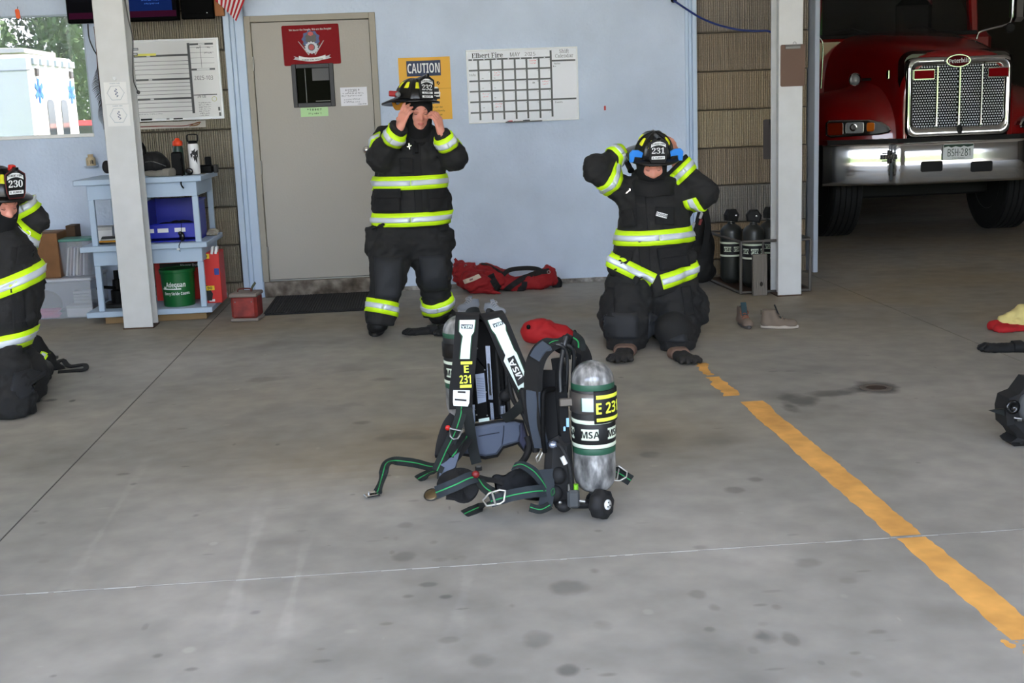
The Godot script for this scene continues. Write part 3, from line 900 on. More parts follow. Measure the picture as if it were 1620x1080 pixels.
# ---------------------------------------------------------------- soft shapes: a field of joined limbs, meshed as surface nets
class Field:
	var o: Vector3
	var h: float
	var nx: int
	var ny: int
	var nz: int
	var k: float
	var f := PackedFloat32Array()
	var maxd := 0.6
	func _init(lo: Vector3, hi: Vector3, cell: float, kk := 60.0):
		o = lo; h = cell; k = kk
		nx = int((hi.x - lo.x) / cell) + 2
		ny = int((hi.y - lo.y) / cell) + 2
		nz = int((hi.z - lo.z) / cell) + 2
		f.resize(nx * ny * nz)
	func cone(a: Vector3, b: Vector3, ra: float, rb: float, q := Vector3.ZERO, qs := 1.0):   # q, qs: flattened along q to the share qs
		var m := 4.2 / k
		var rm := maxf(ra, rb) + m
		var lo := (a.min(b) - Vector3.ONE * rm - o) / h
		var hi := (a.max(b) + Vector3.ONE * rm - o) / h
		var ab := b - a
		var l2 := maxf(ab.length_squared(), 1e-9)
		var flatq := qs != 1.0
		var e := 1.0 / qs - 1.0
		for z in range(maxi(0, int(lo.z)), mini(nz, int(hi.z) + 2)):
			for y in range(maxi(0, int(lo.y)), mini(ny, int(hi.y) + 2)):
				var row := (z * ny + y) * nx
				var py := o.y + y * h
				var pz := o.z + z * h
				for x in range(maxi(0, int(lo.x)), mini(nx, int(hi.x) + 2)):
					var p := Vector3(o.x + x * h, py, pz) - a
					var t := clampf(p.dot(ab) / l2, 0.0, 1.0)
					p -= ab * t
					if flatq: p += q * (p.dot(q) * e)
					var d := p.length() - ra - (rb - ra) * t
					if d < m: f[row + x] += exp(-k * d)
	func ball(c: Vector3, r: float, q := Vector3.ZERO, qs := 1.0):
		cone(c, c + Vector3(0, 0.0001, 0), r, r, q, qs)
	func chain(pts: Array, rs: Array, q := Vector3.ZERO, qs := 1.0):
		for i in pts.size() - 1: cone(pts[i], pts[i + 1], rs[i], rs[i + 1], q, qs)
	var act := PackedInt32Array()      # the cells near the skin
	func done():
		for i in f.size():
			var v := f[i]
			if v > 0.0:
				v = -log(v) / k
				f[i] = v
				if v < 0.085 and v > -0.085: act.append(i)
			else: f[i] = 0.1
	func _put(i: int, v: float):
		var was := f[i]
		f[i] = v
		if absf(v) < 0.085 and absf(was) >= 0.085: act.append(i)
	func cut(p0: Vector3, n: Vector3, R: float):       # keeps what lies behind the plane, inside a ball of radius R
		_near(p0, R, func(p, v): return maxf(v, (p - p0).dot(n)))
	func carve(c: Vector3, r: Vector3, B := Basis()):  # takes an ellipsoid away
		var Bi := B.transposed()
		var rm := minf(r.x, minf(r.y, r.z))
		_near(c, maxf(r.x, maxf(r.y, r.z)) + 3 * h, func(p, v): return maxf(v, -(((Bi * (p - c)) / r).length() - 1.0) * rm))
	func _near(c: Vector3, R: float, fn: Callable):
		var lo := (c - Vector3.ONE * R - o) / h
		var hi := (c + Vector3.ONE * R - o) / h
		for z in range(maxi(0, int(lo.z)), mini(nz, int(hi.z) + 2)):
			for y in range(maxi(0, int(lo.y)), mini(ny, int(hi.y) + 2)):
				for x in range(maxi(0, int(lo.x)), mini(nx, int(hi.x) + 2)):
					var p := Vector3(o.x + x * h, o.y + y * h, o.z + z * h)
					if (p - c).length_squared() < R * R:
						var i := (z * ny + y) * nx + x
						if f[i] < 0.09: _put(i, fn.call(p, f[i]))
	func crease(amp: float, freq: Vector3, sd := 1):   # folds of cloth
		var n := FastNoiseLite.new()
		n.noise_type = FastNoiseLite.TYPE_SIMPLEX_SMOOTH
		n.seed = sd
		n.frequency = 1.0
		n.fractal_type = FastNoiseLite.FRACTAL_RIDGED
		n.fractal_octaves = 2
		var band := h * 3.0 + amp
		for i in act:
			var v := f[i]
			if v < band and v > -band:
				f[i] = v + amp * n.get_noise_3d((o.x + (i % nx) * h) * freq.x, (o.y + ((i / nx) % ny) * h) * freq.y, (o.z + (i / (nx * ny)) * h) * freq.z)
	func floor_at(y0: float):
		for y in ny:
			var d := y0 - (o.y + y * h)
			if d < -h * 3: break
			for z in nz:
				var row := (z * ny + y) * nx
				for x in nx:
					if d > f[row + x]: _put(row + x, d)
	func at(p: Vector3) -> float:
		var q := (p - o) / h
		var x := int(q.x)
		var y := int(q.y)
		var z := int(q.z)
		if q.x < 0 or q.y < 0 or q.z < 0 or x >= nx - 1 or y >= ny - 1 or z >= nz - 1: return 0.1
		var u := q.x - x
		var v := q.y - y
		var w := q.z - z
		var i := (z * ny + y) * nx + x
		var s := nx * ny
		return lerpf(lerpf(lerpf(f[i], f[i + 1], u), lerpf(f[i + nx], f[i + nx + 1], u), v), lerpf(lerpf(f[i + s], f[i + s + 1], u), lerpf(f[i + s + nx], f[i + s + nx + 1], u), v), w)
	func grad(p: Vector3) -> Vector3:
		var e := h * 0.9
		return Vector3(at(p + Vector3(e, 0, 0)) - at(p - Vector3(e, 0, 0)), at(p + Vector3(0, e, 0)) - at(p - Vector3(0, e, 0)), at(p + Vector3(0, 0, e)) - at(p - Vector3(0, 0, e))).normalized()
	func outward(c: Vector3, d: Vector3, off := 0.0) -> Vector3:     # from inside along d to the skin
		var t := 0.0
		while t < maxd:
			var v := at(c + d * t)
			if v >= 0.0: break
			t += maxf(-v * 0.8, h * 0.25)
		if t >= maxd: return c + d * (maxd + off)
		return c + d * (_fine(c, d, t - maxf(h, 0.01), t) + off)
	func inward(c: Vector3, d: Vector3, off := 0.0, most := 1.0) -> Vector3:      # from outside along d to the skin
		var t := 0.0
		while t < most:
			var v := at(c + d * t)
			if v <= 0.0: break
			t += maxf(v * 0.6, h * 0.25)
		return c + d * (_fine(c, d, t, t - maxf(h, 0.01)) - off)
	func _fine(c: Vector3, d: Vector3, ins: float, outs: float) -> float:
		for i in 8:
			var m := (ins + outs) * 0.5
			if at(c + d * m) < 0.0: ins = m
			else: outs = m
		return (ins + outs) * 0.5
	func mesh() -> ArrayMesh:
		var vert := PackedVector3Array()
		var nor := PackedVector3Array()
		var idx := PackedInt32Array()
		var at_cell := PackedInt32Array()
		at_cell.resize(nx * ny * nz)
		var s := nx * ny
		var lim := minf(3.6 * h, 0.07)
		for i in act:
			var a := f[i]
			if a > lim or a < -lim: continue
			var x := i % nx
			var y := (i / nx) % ny
			var z := i / s
			if x >= nx - 1 or y >= ny - 1 or z >= nz - 1: continue
			var c := PackedFloat32Array([a, f[i + 1], f[i + nx], f[i + nx + 1], f[i + s], f[i + s + 1], f[i + s + nx], f[i + s + nx + 1]])
			var inside := 0
			for e in 8:
				if c[e] < 0.0: inside += 1
			if inside == 0 or inside == 8: continue
			var sum := Vector3.ZERO
			var cnt := 0
			for e in 8:
				for ax in 3:
					var b := 1 << ax
					if e & b: continue
					var va := c[e]
					var vb := c[e | b]
					if (va < 0.0) != (vb < 0.0):
						var p := Vector3(e & 1, (e >> 1) & 1, e >> 2)
						p[ax] += va / (va - vb)
						sum += p
						cnt += 1
			var P := o + (Vector3(x, y, z) + sum / cnt) * h
			at_cell[i] = vert.size() + 1
			vert.append(P)
			nor.append(grad(P))
		for i in act:
			var a := f[i]
			if a > lim or a < -lim: continue
			var x := i % nx
			var y := (i / nx) % ny
			var z := i / s
			if x < 1 or y < 1 or z < 1 or x >= nx - 1 or y >= ny - 1 or z >= nz - 1: continue
			for ax in 3:
				var b := f[i + (1 if ax == 0 else nx if ax == 1 else s)]
				if (a < 0.0) == (b < 0.0): continue
				var u: int = nx if ax == 0 else s if ax == 1 else 1
				var v: int = s if ax == 0 else 1 if ax == 1 else nx
				var q0 := at_cell[i] - 1
				var q1 := at_cell[i - u] - 1
				var q2 := at_cell[i - u - v] - 1
				var q3 := at_cell[i - v] - 1
				if q0 < 0 or q1 < 0 or q2 < 0 or q3 < 0: continue
				if a < 0.0: idx.append_array([q0, q2, q1, q0, q3, q2])
				else: idx.append_array([q0, q1, q2, q0, q2, q3])
		var arr := []
		arr.resize(Mesh.ARRAY_MAX)
		arr[Mesh.ARRAY_VERTEX] = vert
		arr[Mesh.ARRAY_NORMAL] = nor
		arr[Mesh.ARRAY_INDEX] = idx
		var m := ArrayMesh.new()
		if vert.size() > 0: m.add_surface_from_arrays(Mesh.PRIMITIVE_TRIANGLES, arr)
		return m

# a cloth patch laid on a field: rows of skin points lifted by lift, edges tucked in
func skin_patch(F: Field, pts: Array, dirs: Array, lift: float, inside := true, tuck := 0.006) -> S:
	var rows := []
	var nr := pts.size()
	var nc: int = pts[0].size()
	for i in range(-1, nr + 1):
		var row := PackedVector3Array()
		for j in range(-1, nc + 1):
			var a := clampi(i, 0, nr - 1)
			var b := clampi(j, 0, nc - 1)
			var edge := i != a or j != b
			var off := -tuck if edge else lift
			row.append(F.outward(pts[a][b], dirs[a][b], off) if inside else F.inward(pts[a][b], dirs[a][b], off))
		rows.append(row)
	var s := S.new()
	s.grid(rows)
	return s
# a band round a limb: c the middle, ax its axis, from angle a0 to a1 measured from xd
func band(F: Field, c: Vector3, ax: Vector3, xd: Vector3, a0: float, a1: float, w0: float, w1: float, lift: float, n := 40, tilt := 0.0) -> S:
	ax = ax.normalized()
	xd = (xd - ax * xd.dot(ax)).normalized()
	var yd := ax.cross(xd)
	var pts := []
	var dirs := []
	for i in 4:
		var h := lerpf(w0, w1, i / 3.0)
		var pr := []
		var dr := []
		for j in n + 1:
			var a := lerpf(a0, a1, float(j) / n)
			pr.append(c + ax * (h + tilt * sin(a)))
			dr.append(xd * cos(a) + yd * sin(a))
		pts.append(pr)
		dirs.append(dr)
	return skin_patch(F, pts, dirs, lift)
func reflective_band(F: Field, c: Vector3, ax: Vector3, xd: Vector3, a0: float, a1: float, w: float, parent: Node3D, tilt := 0.0, n := 40, lift := 0.009):
	var b := part("reflective_band", band(F, c, ax, xd, a0, a1, -w * 0.5, w * 0.5, lift, n, tilt), M.lime, parent)
	part("silver_stripe", band(F, c, ax, xd, a0 + 0.01, a1 - 0.01, -w * 0.19, w * 0.19, lift + 0.005, n, tilt), M.silver_stripe, b)

# ---------------------------------------------------------------- flat prints
func canvas(w: int, h: int, c: Color) -> Image:
	var im := Image.create(w, h, false, Image.FORMAT_RGB8)
	im.fill(c)
	return im
func stroke(im: Image, a: Vector2, b: Vector2, w: int, c: Color):
	var n := int(a.distance_to(b)) + 1
	for i in n + 1:
		var p := a.lerp(b, float(i) / n)
		im.fill_rect(Rect2i(int(p.x - w * 0.5), int(p.y - w * 0.5), w, w), c)
func scrawl(im: Image, at: Vector2, len_: float, h: float, c: Color, w := 2):      # a line of small illegible handwriting
	var x := at.x
	while x < at.x + len_:
		if rng.randf() < 0.18: x += h * 0.5
		var pts := []
		for i in 3: pts.append(Vector2(x + rng.randf_range(0, h * 0.5), at.y - rng.randf_range(0, h)))
		for i in 2: stroke(im, pts[i], pts[i + 1], w, c)
		x += h * 0.55
func print_mat(key: String, im: Image, rough := 0.6) -> StandardMaterial3D:
	var m := mat(key, Color.WHITE, rough)
	m.albedo_texture = ImageTexture.create_from_image(im)
	return m
func sheet(parent: Node3D, called: String, T: Transform3D, w: float, h: float, t: float, m: Material) -> MeshInstance3D:   # a printed sheet: T at its centre, facing its z
	var s := S.new()
	s.prism(PackedVector2Array([Vector2(-w / 2, -h / 2), Vector2(w / 2, -h / 2), Vector2(w / 2, h / 2), Vector2(-w / 2, h / 2)]), -t, 0, T)
	return part(called, s, m, parent)
func on_wall(px: float, py: float, z := 0.004, roll := 0.0) -> Transform3D:
	return Transform3D(Basis(Vector3.BACK, roll), wl(px, py, z))

func build_wall_things():
	var ink: StandardMaterial3D = M.black_ink
	var wink: StandardMaterial3D = M.white_ink
	# ---- shift calendar
	var A := wl(736.7, 79.4, 0.014)
	var B := wl(916.5, 189.2, 0.014)
	var c := (A + B) * 0.5
	var w := B.x - A.x
	var h := A.y - B.y
	var cal := thing("calendar_board", "large white shift calendar board with black tape grid, right of the caution poster", "whiteboard", Vector3(c.x, B.y, 0))
	var im := canvas(1024, 660, Color(0.87, 0.88, 0.90))
	var bk := Color(0.03, 0.03, 0.04)
	for u in [0.10, 0.213, 0.32, 0.432, 0.54, 0.652]: im.fill_rect(Rect2i(int(u * 1024) - 8, 78, 17, 560), bk)
	for v in [0.125, 0.272, 0.42, 0.565, 0.712, 0.86]: im.fill_rect(Rect2i(14, int(v * 660) - 7, 770, 15), bk)
	im.fill_rect(Rect2i(772, 20, 18, 610), bk)
	im.fill_rect(Rect2i(785, 108, 225, 15), bk)
	im.fill_rect(Rect2i(785, 462, 225, 15), bk)
	for u in [0.05, 0.155, 0.265, 0.375, 0.485, 0.595, 0.705]: im.fill_rect(Rect2i(int(u * 1024) - 5, 77, 11, 11), Color(0.8, 0.8, 0.82))
	var rd := Color(0.85, 0.35, 0.38)
	for q in [[5, 0], [2, 1], [6, 2], [1, 3], [2, 4], [5, 0]]:
		var x: float = 14 + 1024 * ([0.01, 0.112, 0.225, 0.332, 0.444, 0.552, 0.664][q[0]])
		var y: float = 660 * ([0.14, 0.287, 0.435, 0.58, 0.727][q[1]])
		scrawl(im, Vector2(x + 4, y + 22), 55, 14, rd, 2)
		scrawl(im, Vector2(x + 4, y + 46), 50, 14, rd, 2)
	for r in 6:
		for q in 7:
			var x: float = 14 + 1024 * ([0.085, 0.187, 0.30, 0.407, 0.519, 0.627, 0.735][q]) - 10
			var y: float = 660 * ([0.14, 0.287, 0.435, 0.58, 0.727, 0.875][r]) + 14
			if r > 0 or q > 3: scrawl(im, Vector2(x, y), 14, 9, Color(0.45, 0.4, 0.42), 2)
	for q in [[130, 260], [240, 260], [130, 350], [240, 350], [240, 440], [130, 530], [240, 530]]: scrawl(im, Vector2(q[0], q[1]), 16, 8, bk, 2)
	scrawl(im, Vector2(800, 172), 22, 12, bk, 3)
	scrawl(im, Vector2(600, 318), 26, 16, bk, 3)
	var s := S.new()
	s.b2(Vector3(A.x + 0.006, B.y + 0.006, 0.001), Vector3(B.x - 0.006, A.y - 0.006, 0.006), 0)
	part("backing", s, mat("board_grey", Color(0.6, 0.6, 0.62), 0.6), cal)
	sheet(cal, "dry_erase_panel", pos(Vector3(c.x, c.y, 0.0085)), w - 0.014, h - 0.014, 0.002, print_mat("calendar_print", im, 0.3))
	var fw := mat("frame_white", Color(0.93, 0.94, 0.94), 0.4)
	for r in [[A.x, A.y - 0.012, B.x, A.y], [A.x, B.y, B.x, B.y + 0.012], [A.x, B.y + 0.012, A.x + 0.012, A.y - 0.012], [B.x - 0.012, B.y + 0.012, B.x, A.y - 0.012]]:
		s = S.new()
		s.b2(Vector3(r[0], r[1], 0.0), Vector3(r[2], r[3], 0.016), 0.003)
		part("frame_rail", s, fw, cal)
	var bp := func(u: float, v: float) -> Transform3D: return pos(Vector3(A.x + 0.007 + (w - 0.014) * u, A.y - 0.007 - (h - 0.014) * v, 0.009))
	put_text("Elbert Fire", 0.036, ink, cal, bp.call(0.185, 0.072), 0.92, true)
	put_text("MAY", 0.030, ink, cal, bp.call(0.435, 0.072), 1.0, false, false)
	put_text("2025", 0.026, ink, cal, bp.call(0.575, 0.072), 1.1, false, false)
	put_text("Shift", 0.026, ink, cal, bp.call(0.885, 0.048), 1.0, true, false)
	put_text("Calendar", 0.026, ink, cal, bp.call(0.885, 0.112), 0.95, true, false)
	put_text("Notes", 0.013, ink, cal, bp.call(0.818, 0.215), 1.1, false, false)
	put_text("Events", 0.014, ink, cal, bp.call(0.825, 0.755), 1.1, false, false)
	put_text("Info", 0.017, ink, cal, bp.call(0.045, 0.335), 1.2, false, false)
	# tray and markers below
	s = S.new()
	s.b2(Vector3(A.x + w * 0.33, B.y - 0.002, 0.016), Vector3(A.x + w * 0.66, B.y + 0.003, 0.038), 0.001)
	s.b2(Vector3(A.x + w * 0.33, B.y - 0.002, 0.036), Vector3(A.x + w * 0.66, B.y + 0.008, 0.038), 0.0005)
	part("marker_tray", s, mat("tray_grey", Color(0.42, 0.42, 0.42), 0.5), cal)
	for m in [[0.36, 0.03, 0.012, Color(0.75, 0.1, 0.12), "red capped marker in the tray of the shift calendar"], [0.42, 0.05, 0.01, Color(0.85, 0.82, 0.82), "white barrelled marker in the tray of the shift calendar"], [0.50, 0.045, 0.013, Color(0.05, 0.05, 0.06), "black eraser in the tray of the shift calendar"]]:
		var q := A.x + w * float(m[0])
		var o := thing("marker" if m[4].find("marker") >= 0 else "eraser", m[4], "marker" if m[4].find("marker") >= 0 else "eraser", Vector3(q, B.y + 0.003, 0.027))
		s = S.new()
		var y: float = B.y + 0.003 + m[2] * 0.5
		if o.name.begins_with("eraser"): s.box(Vector3(q + m[1] * 0.5, y, 0.027), Vector3(m[1], m[2], 0.014), 0.002)
		else: s.tube([Vector3(q, y, 0.027), Vector3(q + m[1], y, 0.027)], m[2] * 0.5, 10)
		part("barrel", s, mat("marker_%s" % q, m[3], 0.4), o)
		s = S.new()
		s.tube([Vector3(q - 0.012, y, 0.027), Vector3(q, y, 0.027)], m[2] * 0.36, 10)
		part("cap", s, mat("marker_cap_%s" % q, Color(m[3]).darkened(0.3), 0.4), o)

	# ---- caution poster
	var P0 := wl(629.5, 92, 0.003)
	var P1 := wl(716, 188, 0.003)
	c = (P0 + P1) * 0.5
	var po := thing("poster", "yellow caution poster with a fire truck picture, behind the standing person's helmet", "poster", Vector3(c.x, P1.y, 0))
	im = canvas(360, 424, Color(0.93, 0.70, 0.22))
	for y in 424:
		if y > 210 and y < 217: im.fill_rect(Rect2i(0, y, 360, 1), Color(0.86, 0.63, 0.17))
	sheet(po, "sheet", pos(Vector3(c.x, c.y, 0.003)), P1.x - P0.x, P0.y - P1.y, 0.002, print_mat("caution_print", im))
	var pw := P1.x - P0.x
	var ph := P0.y - P1.y
	var pp := func(u: float, v: float, z := 0.0034) -> Transform3D: return pos(Vector3(P0.x + pw * u, P0.y - ph * v, z))
	s = S.new()
	s.prism(rrect(pw * 0.66, ph * 0.245, 0.001), 0.0, 0.0006, pp.call(0.485, 0.175))
	part("heading_panel", s, mat("caution_navy", Color(0.16, 0.21, 0.33), 0.6), po)
	put_text("CAUTION", 0.076, wink, po, pp.call(0.485, 0.175, 0.0042), 0.56)
	put_text("it can be", 0.013, ink, po, pp.call(0.72, 0.80), 1.15, false, false)
	put_text("you and family", 0.013, ink, po, pp.call(0.70, 0.86), 1.1, false, false)
	put_text("FIRE FIGHTERS AT PLAY", 0.011, ink, po, pp.call(0.62, 0.925), 0.9, false, true)
	s = S.new()
	s.prism(PackedVector2Array([Vector2(-0.10, -0.045), Vector2(0.10, -0.045), Vector2(0.105, 0.0), Vector2(0.085, 0.045), Vector2(0.03, 0.05), Vector2(0.02, 0.025), Vector2(-0.10, 0.03)]), 0.0, 0.0005, pp.call(0.53, 0.57))
	part("truck_print", s, mat("print_white", Color(0.9, 0.9, 0.88), 0.6), po)
	s = S.new()
	for q in [[0.07, 0.02, 0.05, 0.028], [0.02, -0.015, 0.15, 0.012], [0.06, -0.04, 0.08, 0.018]]: s.prism(rrect(q[2], q[3], 0.003), 0.0, 0.0004, pos(Vector3(q[0], q[1], 0.0006)) * Transform3D())
	part("truck_window_print", s, ink, po, gt(po).affine_inverse() * pp.call(0.53, 0.57))
	for q in [-0.06, 0.06]:
		s = S.new(); s.prism(circ(0.02, 14), 0.0005, 0.001, pp.call(0.53, 0.57) * pos(Vector3(q, -0.045, 0)))
		part("wheel_print", s, ink, po)
	s = S.new()
	for k in 5: s.prism(circ(0.0055, 8), 0.0, 0.0004, pp.call(0.735 + 0.02 * (k % 3), 0.40 + 0.018 * (k / 2)))
	part("fleck_print", s, ink, po)
	po.get_child(po.get_child_count() - 1).set_meta("kind", "stuff")

	# ---- red notice on the door
	var R0 := wl(445, 40.5, 0.0)
	var R1 := wl(539.5, 101, 0.0)
	var rc := (R0 + R1) * 0.5
	var rs := thing("door_sign", "glossy red sign with a crest and white banner at the top of the door", "sign", Vector3(rc.x, R1.y, 0))
	s = S.new()
	var RT := Transform3D(Basis(Vector3.BACK, 0.012), Vector3(rc.x, rc.y, -0.004))
	var rm := mat("sign_red", Color(0.50, 0.04, 0.07), 0.45)
	rm.metallic_specular = 0.2
	s.prism(rrect(R1.x - R0.x, R0.y - R1.y, 0.012), 0, 0.004, RT, 0.001)
	part("plate", s, rm, rs)
	put_text("We know the People. We are the People!", 0.0125, wink, rs, RT * Transform3D(Basis(Vector3.BACK, 0.0), Vector3(0.0, 0.118, 0.0045)), 1.0, true, false)
	var cr := RT * pos(Vector3(0.0, 0.0, 0.004))
	var leaf := func(n: int, r0: float, r1: float, sx: float) -> PackedVector2Array:
		var o := PackedVector2Array()
		for i in n * 2: o.append(Vector2(cos(TAU * i / (n * 2.0)) * (r0 if i % 2 else r1) * sx, sin(TAU * i / (n * 2.0)) * (r0 if i % 2 else r1)))
		return o
	for q in [["crest_black", 0.085, 0.0, 0.01, 11, 0.8, Color(0.05, 0.05, 0.08)], ["crest_wing", 0.070, 0.0, 0.045, 9, 1.05, Color(0.12, 0.20, 0.42)], ["crest_body", 0.052, 0.0, 0.05, 8, 0.9, Color(0.20, 0.14, 0.10)], ["crest_shield", 0.05, 0.0, -0.022, 14, 1.1, Color(0.72, 0.73, 0.76)], ["medallion_rim", 0.03, 0.0, -0.018, 16, 1.0, Color(0.1, 0.1, 0.12)], ["medallion", 0.023, 0.0, -0.018, 16, 1.0, Color(0.62, 0.08, 0.08)], ["crest_top", 0.018, 0.0, 0.085, 6, 1.3, Color(0.65, 0.12, 0.10)]]:  # printed crest in layers, its black leaf shape lowest
		s = S.new()
		var dz := 0.0003 * rs.get_child_count()
		s.prism(leaf.call(q[4], q[1], q[1] * 0.84, q[5]), 0, dz, cr * pos(Vector3(q[2], q[3], 0)))
		part(q[0], s, mat("sign_" + q[0], q[6], 0.4), rs)
	for sx in [-1, 1]:
		s = S.new(); s.prism(PackedVector2Array([Vector2(0.02 * sx, -0.075), Vector2(0.028 * sx, -0.078), Vector2(0.102 * sx, 0.03), Vector2(0.096 * sx, 0.03)]), 0, 0.0008, cr)
		part("axe_handle", s, mat("sign_silver", Color(0.66, 0.62, 0.60), 0.4), rs)
	var top := PackedVector2Array()
	for i in 13: top.append(Vector2(-0.105 + 0.0175 * i, -0.098 + 0.017 * pow((i - 6) / 6.0, 2)))
	for i in 13: top.append(Vector2(0.105 - 0.0175 * i, -0.128 + 0.017 * pow((6 - i) / 6.0, 2)))
	s = S.new(); s.prism(top, 0, 0.0034, cr)
	part("banner", s, M.print_white, rs)
	for sx in [-1, 1]:
		s = S.new(); s.prism(PackedVector2Array([Vector2(0.09 * sx, -0.098), Vector2(0.145 * sx, -0.082), Vector2(0.13 * sx, -0.094), Vector2(0.15 * sx, -0.106), Vector2(0.09 * sx, -0.118)]), 0, 0.0026, cr)
		part("banner_tail", s, mat("print_grey", Color(0.75, 0.74, 0.75), 0.6), rs)
	put_text("ELBERT FIRE RESCUE", 0.0115, ink, rs, cr * pos(Vector3(0, -0.1145, 0.0037)), 0.95, true, true)

	# ---- notes on the door
	im = canvas(256, 180, Color(0.90, 0.90, 0.92))
	for l in [[20, 66, 200], [8, 90, 190], [30, 125, 170], [30, 150, 150], [160, 170, 80]]: scrawl(im, Vector2(l[0], l[1]), l[2], 15 if l[0] < 100 else 9, Color(0.12, 0.12, 0.16), 2)
	var N0 := wl(560, 152.5, -0.004)
	var st := thing("paper_notice", "white handwritten stop notice taped to the door, right of its glass panel", "notice", N0)
	sheet(st, "sheet", Transform3D(Basis(Vector3.BACK, 0.0), N0), 0.212, 0.145, 0.001, print_mat("stop_print", im))
	put_text("* STOP!! *", 0.023, ink, st, pos(N0 + Vector3(-0.01, 0.045, 0.0005)), 0.8, false, false)
	im = canvas(200, 70, Color(0.70, 0.86, 0.62))
	scrawl(im, Vector2(55, 56), 90, 16, Color(0.15, 0.2, 0.15), 2)
	var G0 := wl(497.5, 177, -0.004)
	var gn := thing("paper_note", "small pale green note taped below the glass panel of the door", "note", G0)
	sheet(gn, "sheet", pos(G0), 0.218, 0.072, 0.001, print_mat("green_note_print", im))
	put_text("* T 0 9 0 7", 0.015, ink, gn, pos(G0 + Vector3(0.0, 0.018, 0.0005)), 1.2, false, true)
	# red plastic clip on the wall
	s = S.new()
	var rp := wl(957, 171, 0.004)
	var rcl := thing("wall_clip", "small red plastic clip stuck on the blue wall right of the calendar", "clip", rp)
	s.box(rp, Vector3(0.014, 0.034, 0.008), 0.002)
	part("clip_body", s, mat("clip_red", Color(0.75, 0.12, 0.08), 0.5), rcl)
	s = S.new(); s.box(rp + Vector3(0, 0.016, 0.005), Vector3(0.008, 0.008, 0.006), 0.001)
	part("peg", s, M.clip_red, rcl)
	# orange tag at the window head
	rp = wl(28, 22, 0.012)
	rcl = thing("hanging_tag", "bright orange tag clipped to the top edge of the window", "tag", rp)
	s = S.new(); s.prism(rrect(0.032, 0.072, 0.012), -0.004, 0.004, Transform3D(Basis(Vector3.BACK, 0.08), rp), 0.001)
	part("tag_body", s, mat("tag_orange", Color(0.93, 0.36, 0.07), 0.5), rcl)
	s = S.new(); s.tube([rp + Vector3(0, 0.03, 0), rp + Vector3(0.004, 0.055, -0.008)], 0.002, 6)
	part("string", s, M.black, rcl)

	# ---- status whiteboard on the block wall
	A = wl(203, 64, 0.0); A.x = -2.27
	B = wl(355, 187.5, 0.0)
	w = B.x - A.x
	h = A.y - B.y
	c = (A + B) * 0.5
	var sb := thing("status_board", "white dispatch board ruled in black beside the left column, above the bench", "whiteboard", Vector3(c.x, B.y, 0))
	im = canvas(900, 740, Color(0.83, 0.83, 0.82))
	im.fill_rect(Rect2i(0, 0, 900, 10), Color(0.93, 0.93, 0.93))
	im.fill_rect(Rect2i(615, 30, 24, 660), bk)
	for l in [[130, 18], [352, 18], [535, 18]]: im.fill_rect(Rect2i(100, l[0], 515, l[1]), bk)
	for l in [[130, 30], [352, 30], [535, 30]]: im.fill_rect(Rect2i(230, l[0] + 2, 34, 14), Color(0.75, 0.75, 0.75))
	for l in [190, 225, 265, 310, 395, 430, 465, 500, 580, 622, 662]: im.fill_rect(Rect2i(100, l, 515, 4), Color(0.2, 0.2, 0.22))
	im.fill_rect(Rect2i(120, 115, 200, 22), Color(0.88, 0.85, 0.25))
	im.fill_rect(Rect2i(100, 60, 60, 22), bk); im.fill_rect(Rect2i(106, 66, 48, 10), Color(0.7, 0.7, 0.7))
	im.fill_rect(Rect2i(100, 105, 50, 26), bk); im.fill_rect(Rect2i(106, 110, 36, 14), Color(0.7, 0.7, 0.7))
	im.fill_rect(Rect2i(640, 34, 220, 18), bk); im.fill_rect(Rect2i(720, 36, 60, 14), Color(0.8, 0.8, 0.8))
	im.fill_rect(Rect2i(640, 270, 220, 18), bk); im.fill_rect(Rect2i(690, 272, 120, 14), Color(0.82, 0.82, 0.82))
	im.fill_rect(Rect2i(640, 515, 220, 8), bk)
	for l in [70, 120, 170, 220]: im.fill_rect(Rect2i(640, l, 220, 3), Color(0.3, 0.3, 0.32))
	im.fill_rect(Rect2i(735, 55, 4, 210), Color(0.2, 0.2, 0.22))
	for l in [[700, 85], [790, 85], [760, 135], [800, 135]]: scrawl(im, Vector2(l[0], l[1]), 40, 16, bk, 3)
	for r in 7: scrawl(im, Vector2(680, 600 + r * 20), 120 - r * 6, 11, Color(0.1, 0.1, 0.12), 2)
	for p in [[860, 640], [865, 690]]: im.fill_rect(Rect2i(p[0], p[1], 18, 34), bk)
	scrawl(im, Vector2(110, 690), 220, 12, Color(0.35, 0.35, 0.4), 2)
	for i in 40: im.fill_rect(Rect2i(int(830 + 22 * cos(TAU * i / 40)), int(560 + 22 * sin(TAU * i / 40)), 4, 4), Color(0.6, 0.6, 0.15))
	s = S.new(); s.b2(Vector3(A.x + 0.004, B.y + 0.004, -0.034), Vector3(B.x - 0.004, A.y - 0.004, -0.012), 0.002)
	part("backing", s, M.board_grey, sb)
	sheet(sb, "dry_erase_panel", pos(Vector3(c.x, c.y, -0.008)), w - 0.02, h - 0.02, 0.002, print_mat("status_print", im, 0.3))
	for r in [[A.x, A.y - 0.014, B.x, A.y], [A.x, B.y, B.x, B.y + 0.02], [A.x, B.y + 0.02, A.x + 0.014, A.y - 0.014], [B.x - 0.016, B.y + 0.02, B.x, A.y - 0.014]]:
		s = S.new(); s.b2(Vector3(r[0], r[1], -0.03), Vector3(r[2], r[3], 0.002), 0.002)
		part("frame_rail", s, fw, sb)
	put_text("2025-103", 0.030, ink, sb, Transform3D(Basis(Vector3.BACK, -0.02), Vector3(B.x - 0.135, A.y - 0.305, -0.0074)), 0.85, false, false)
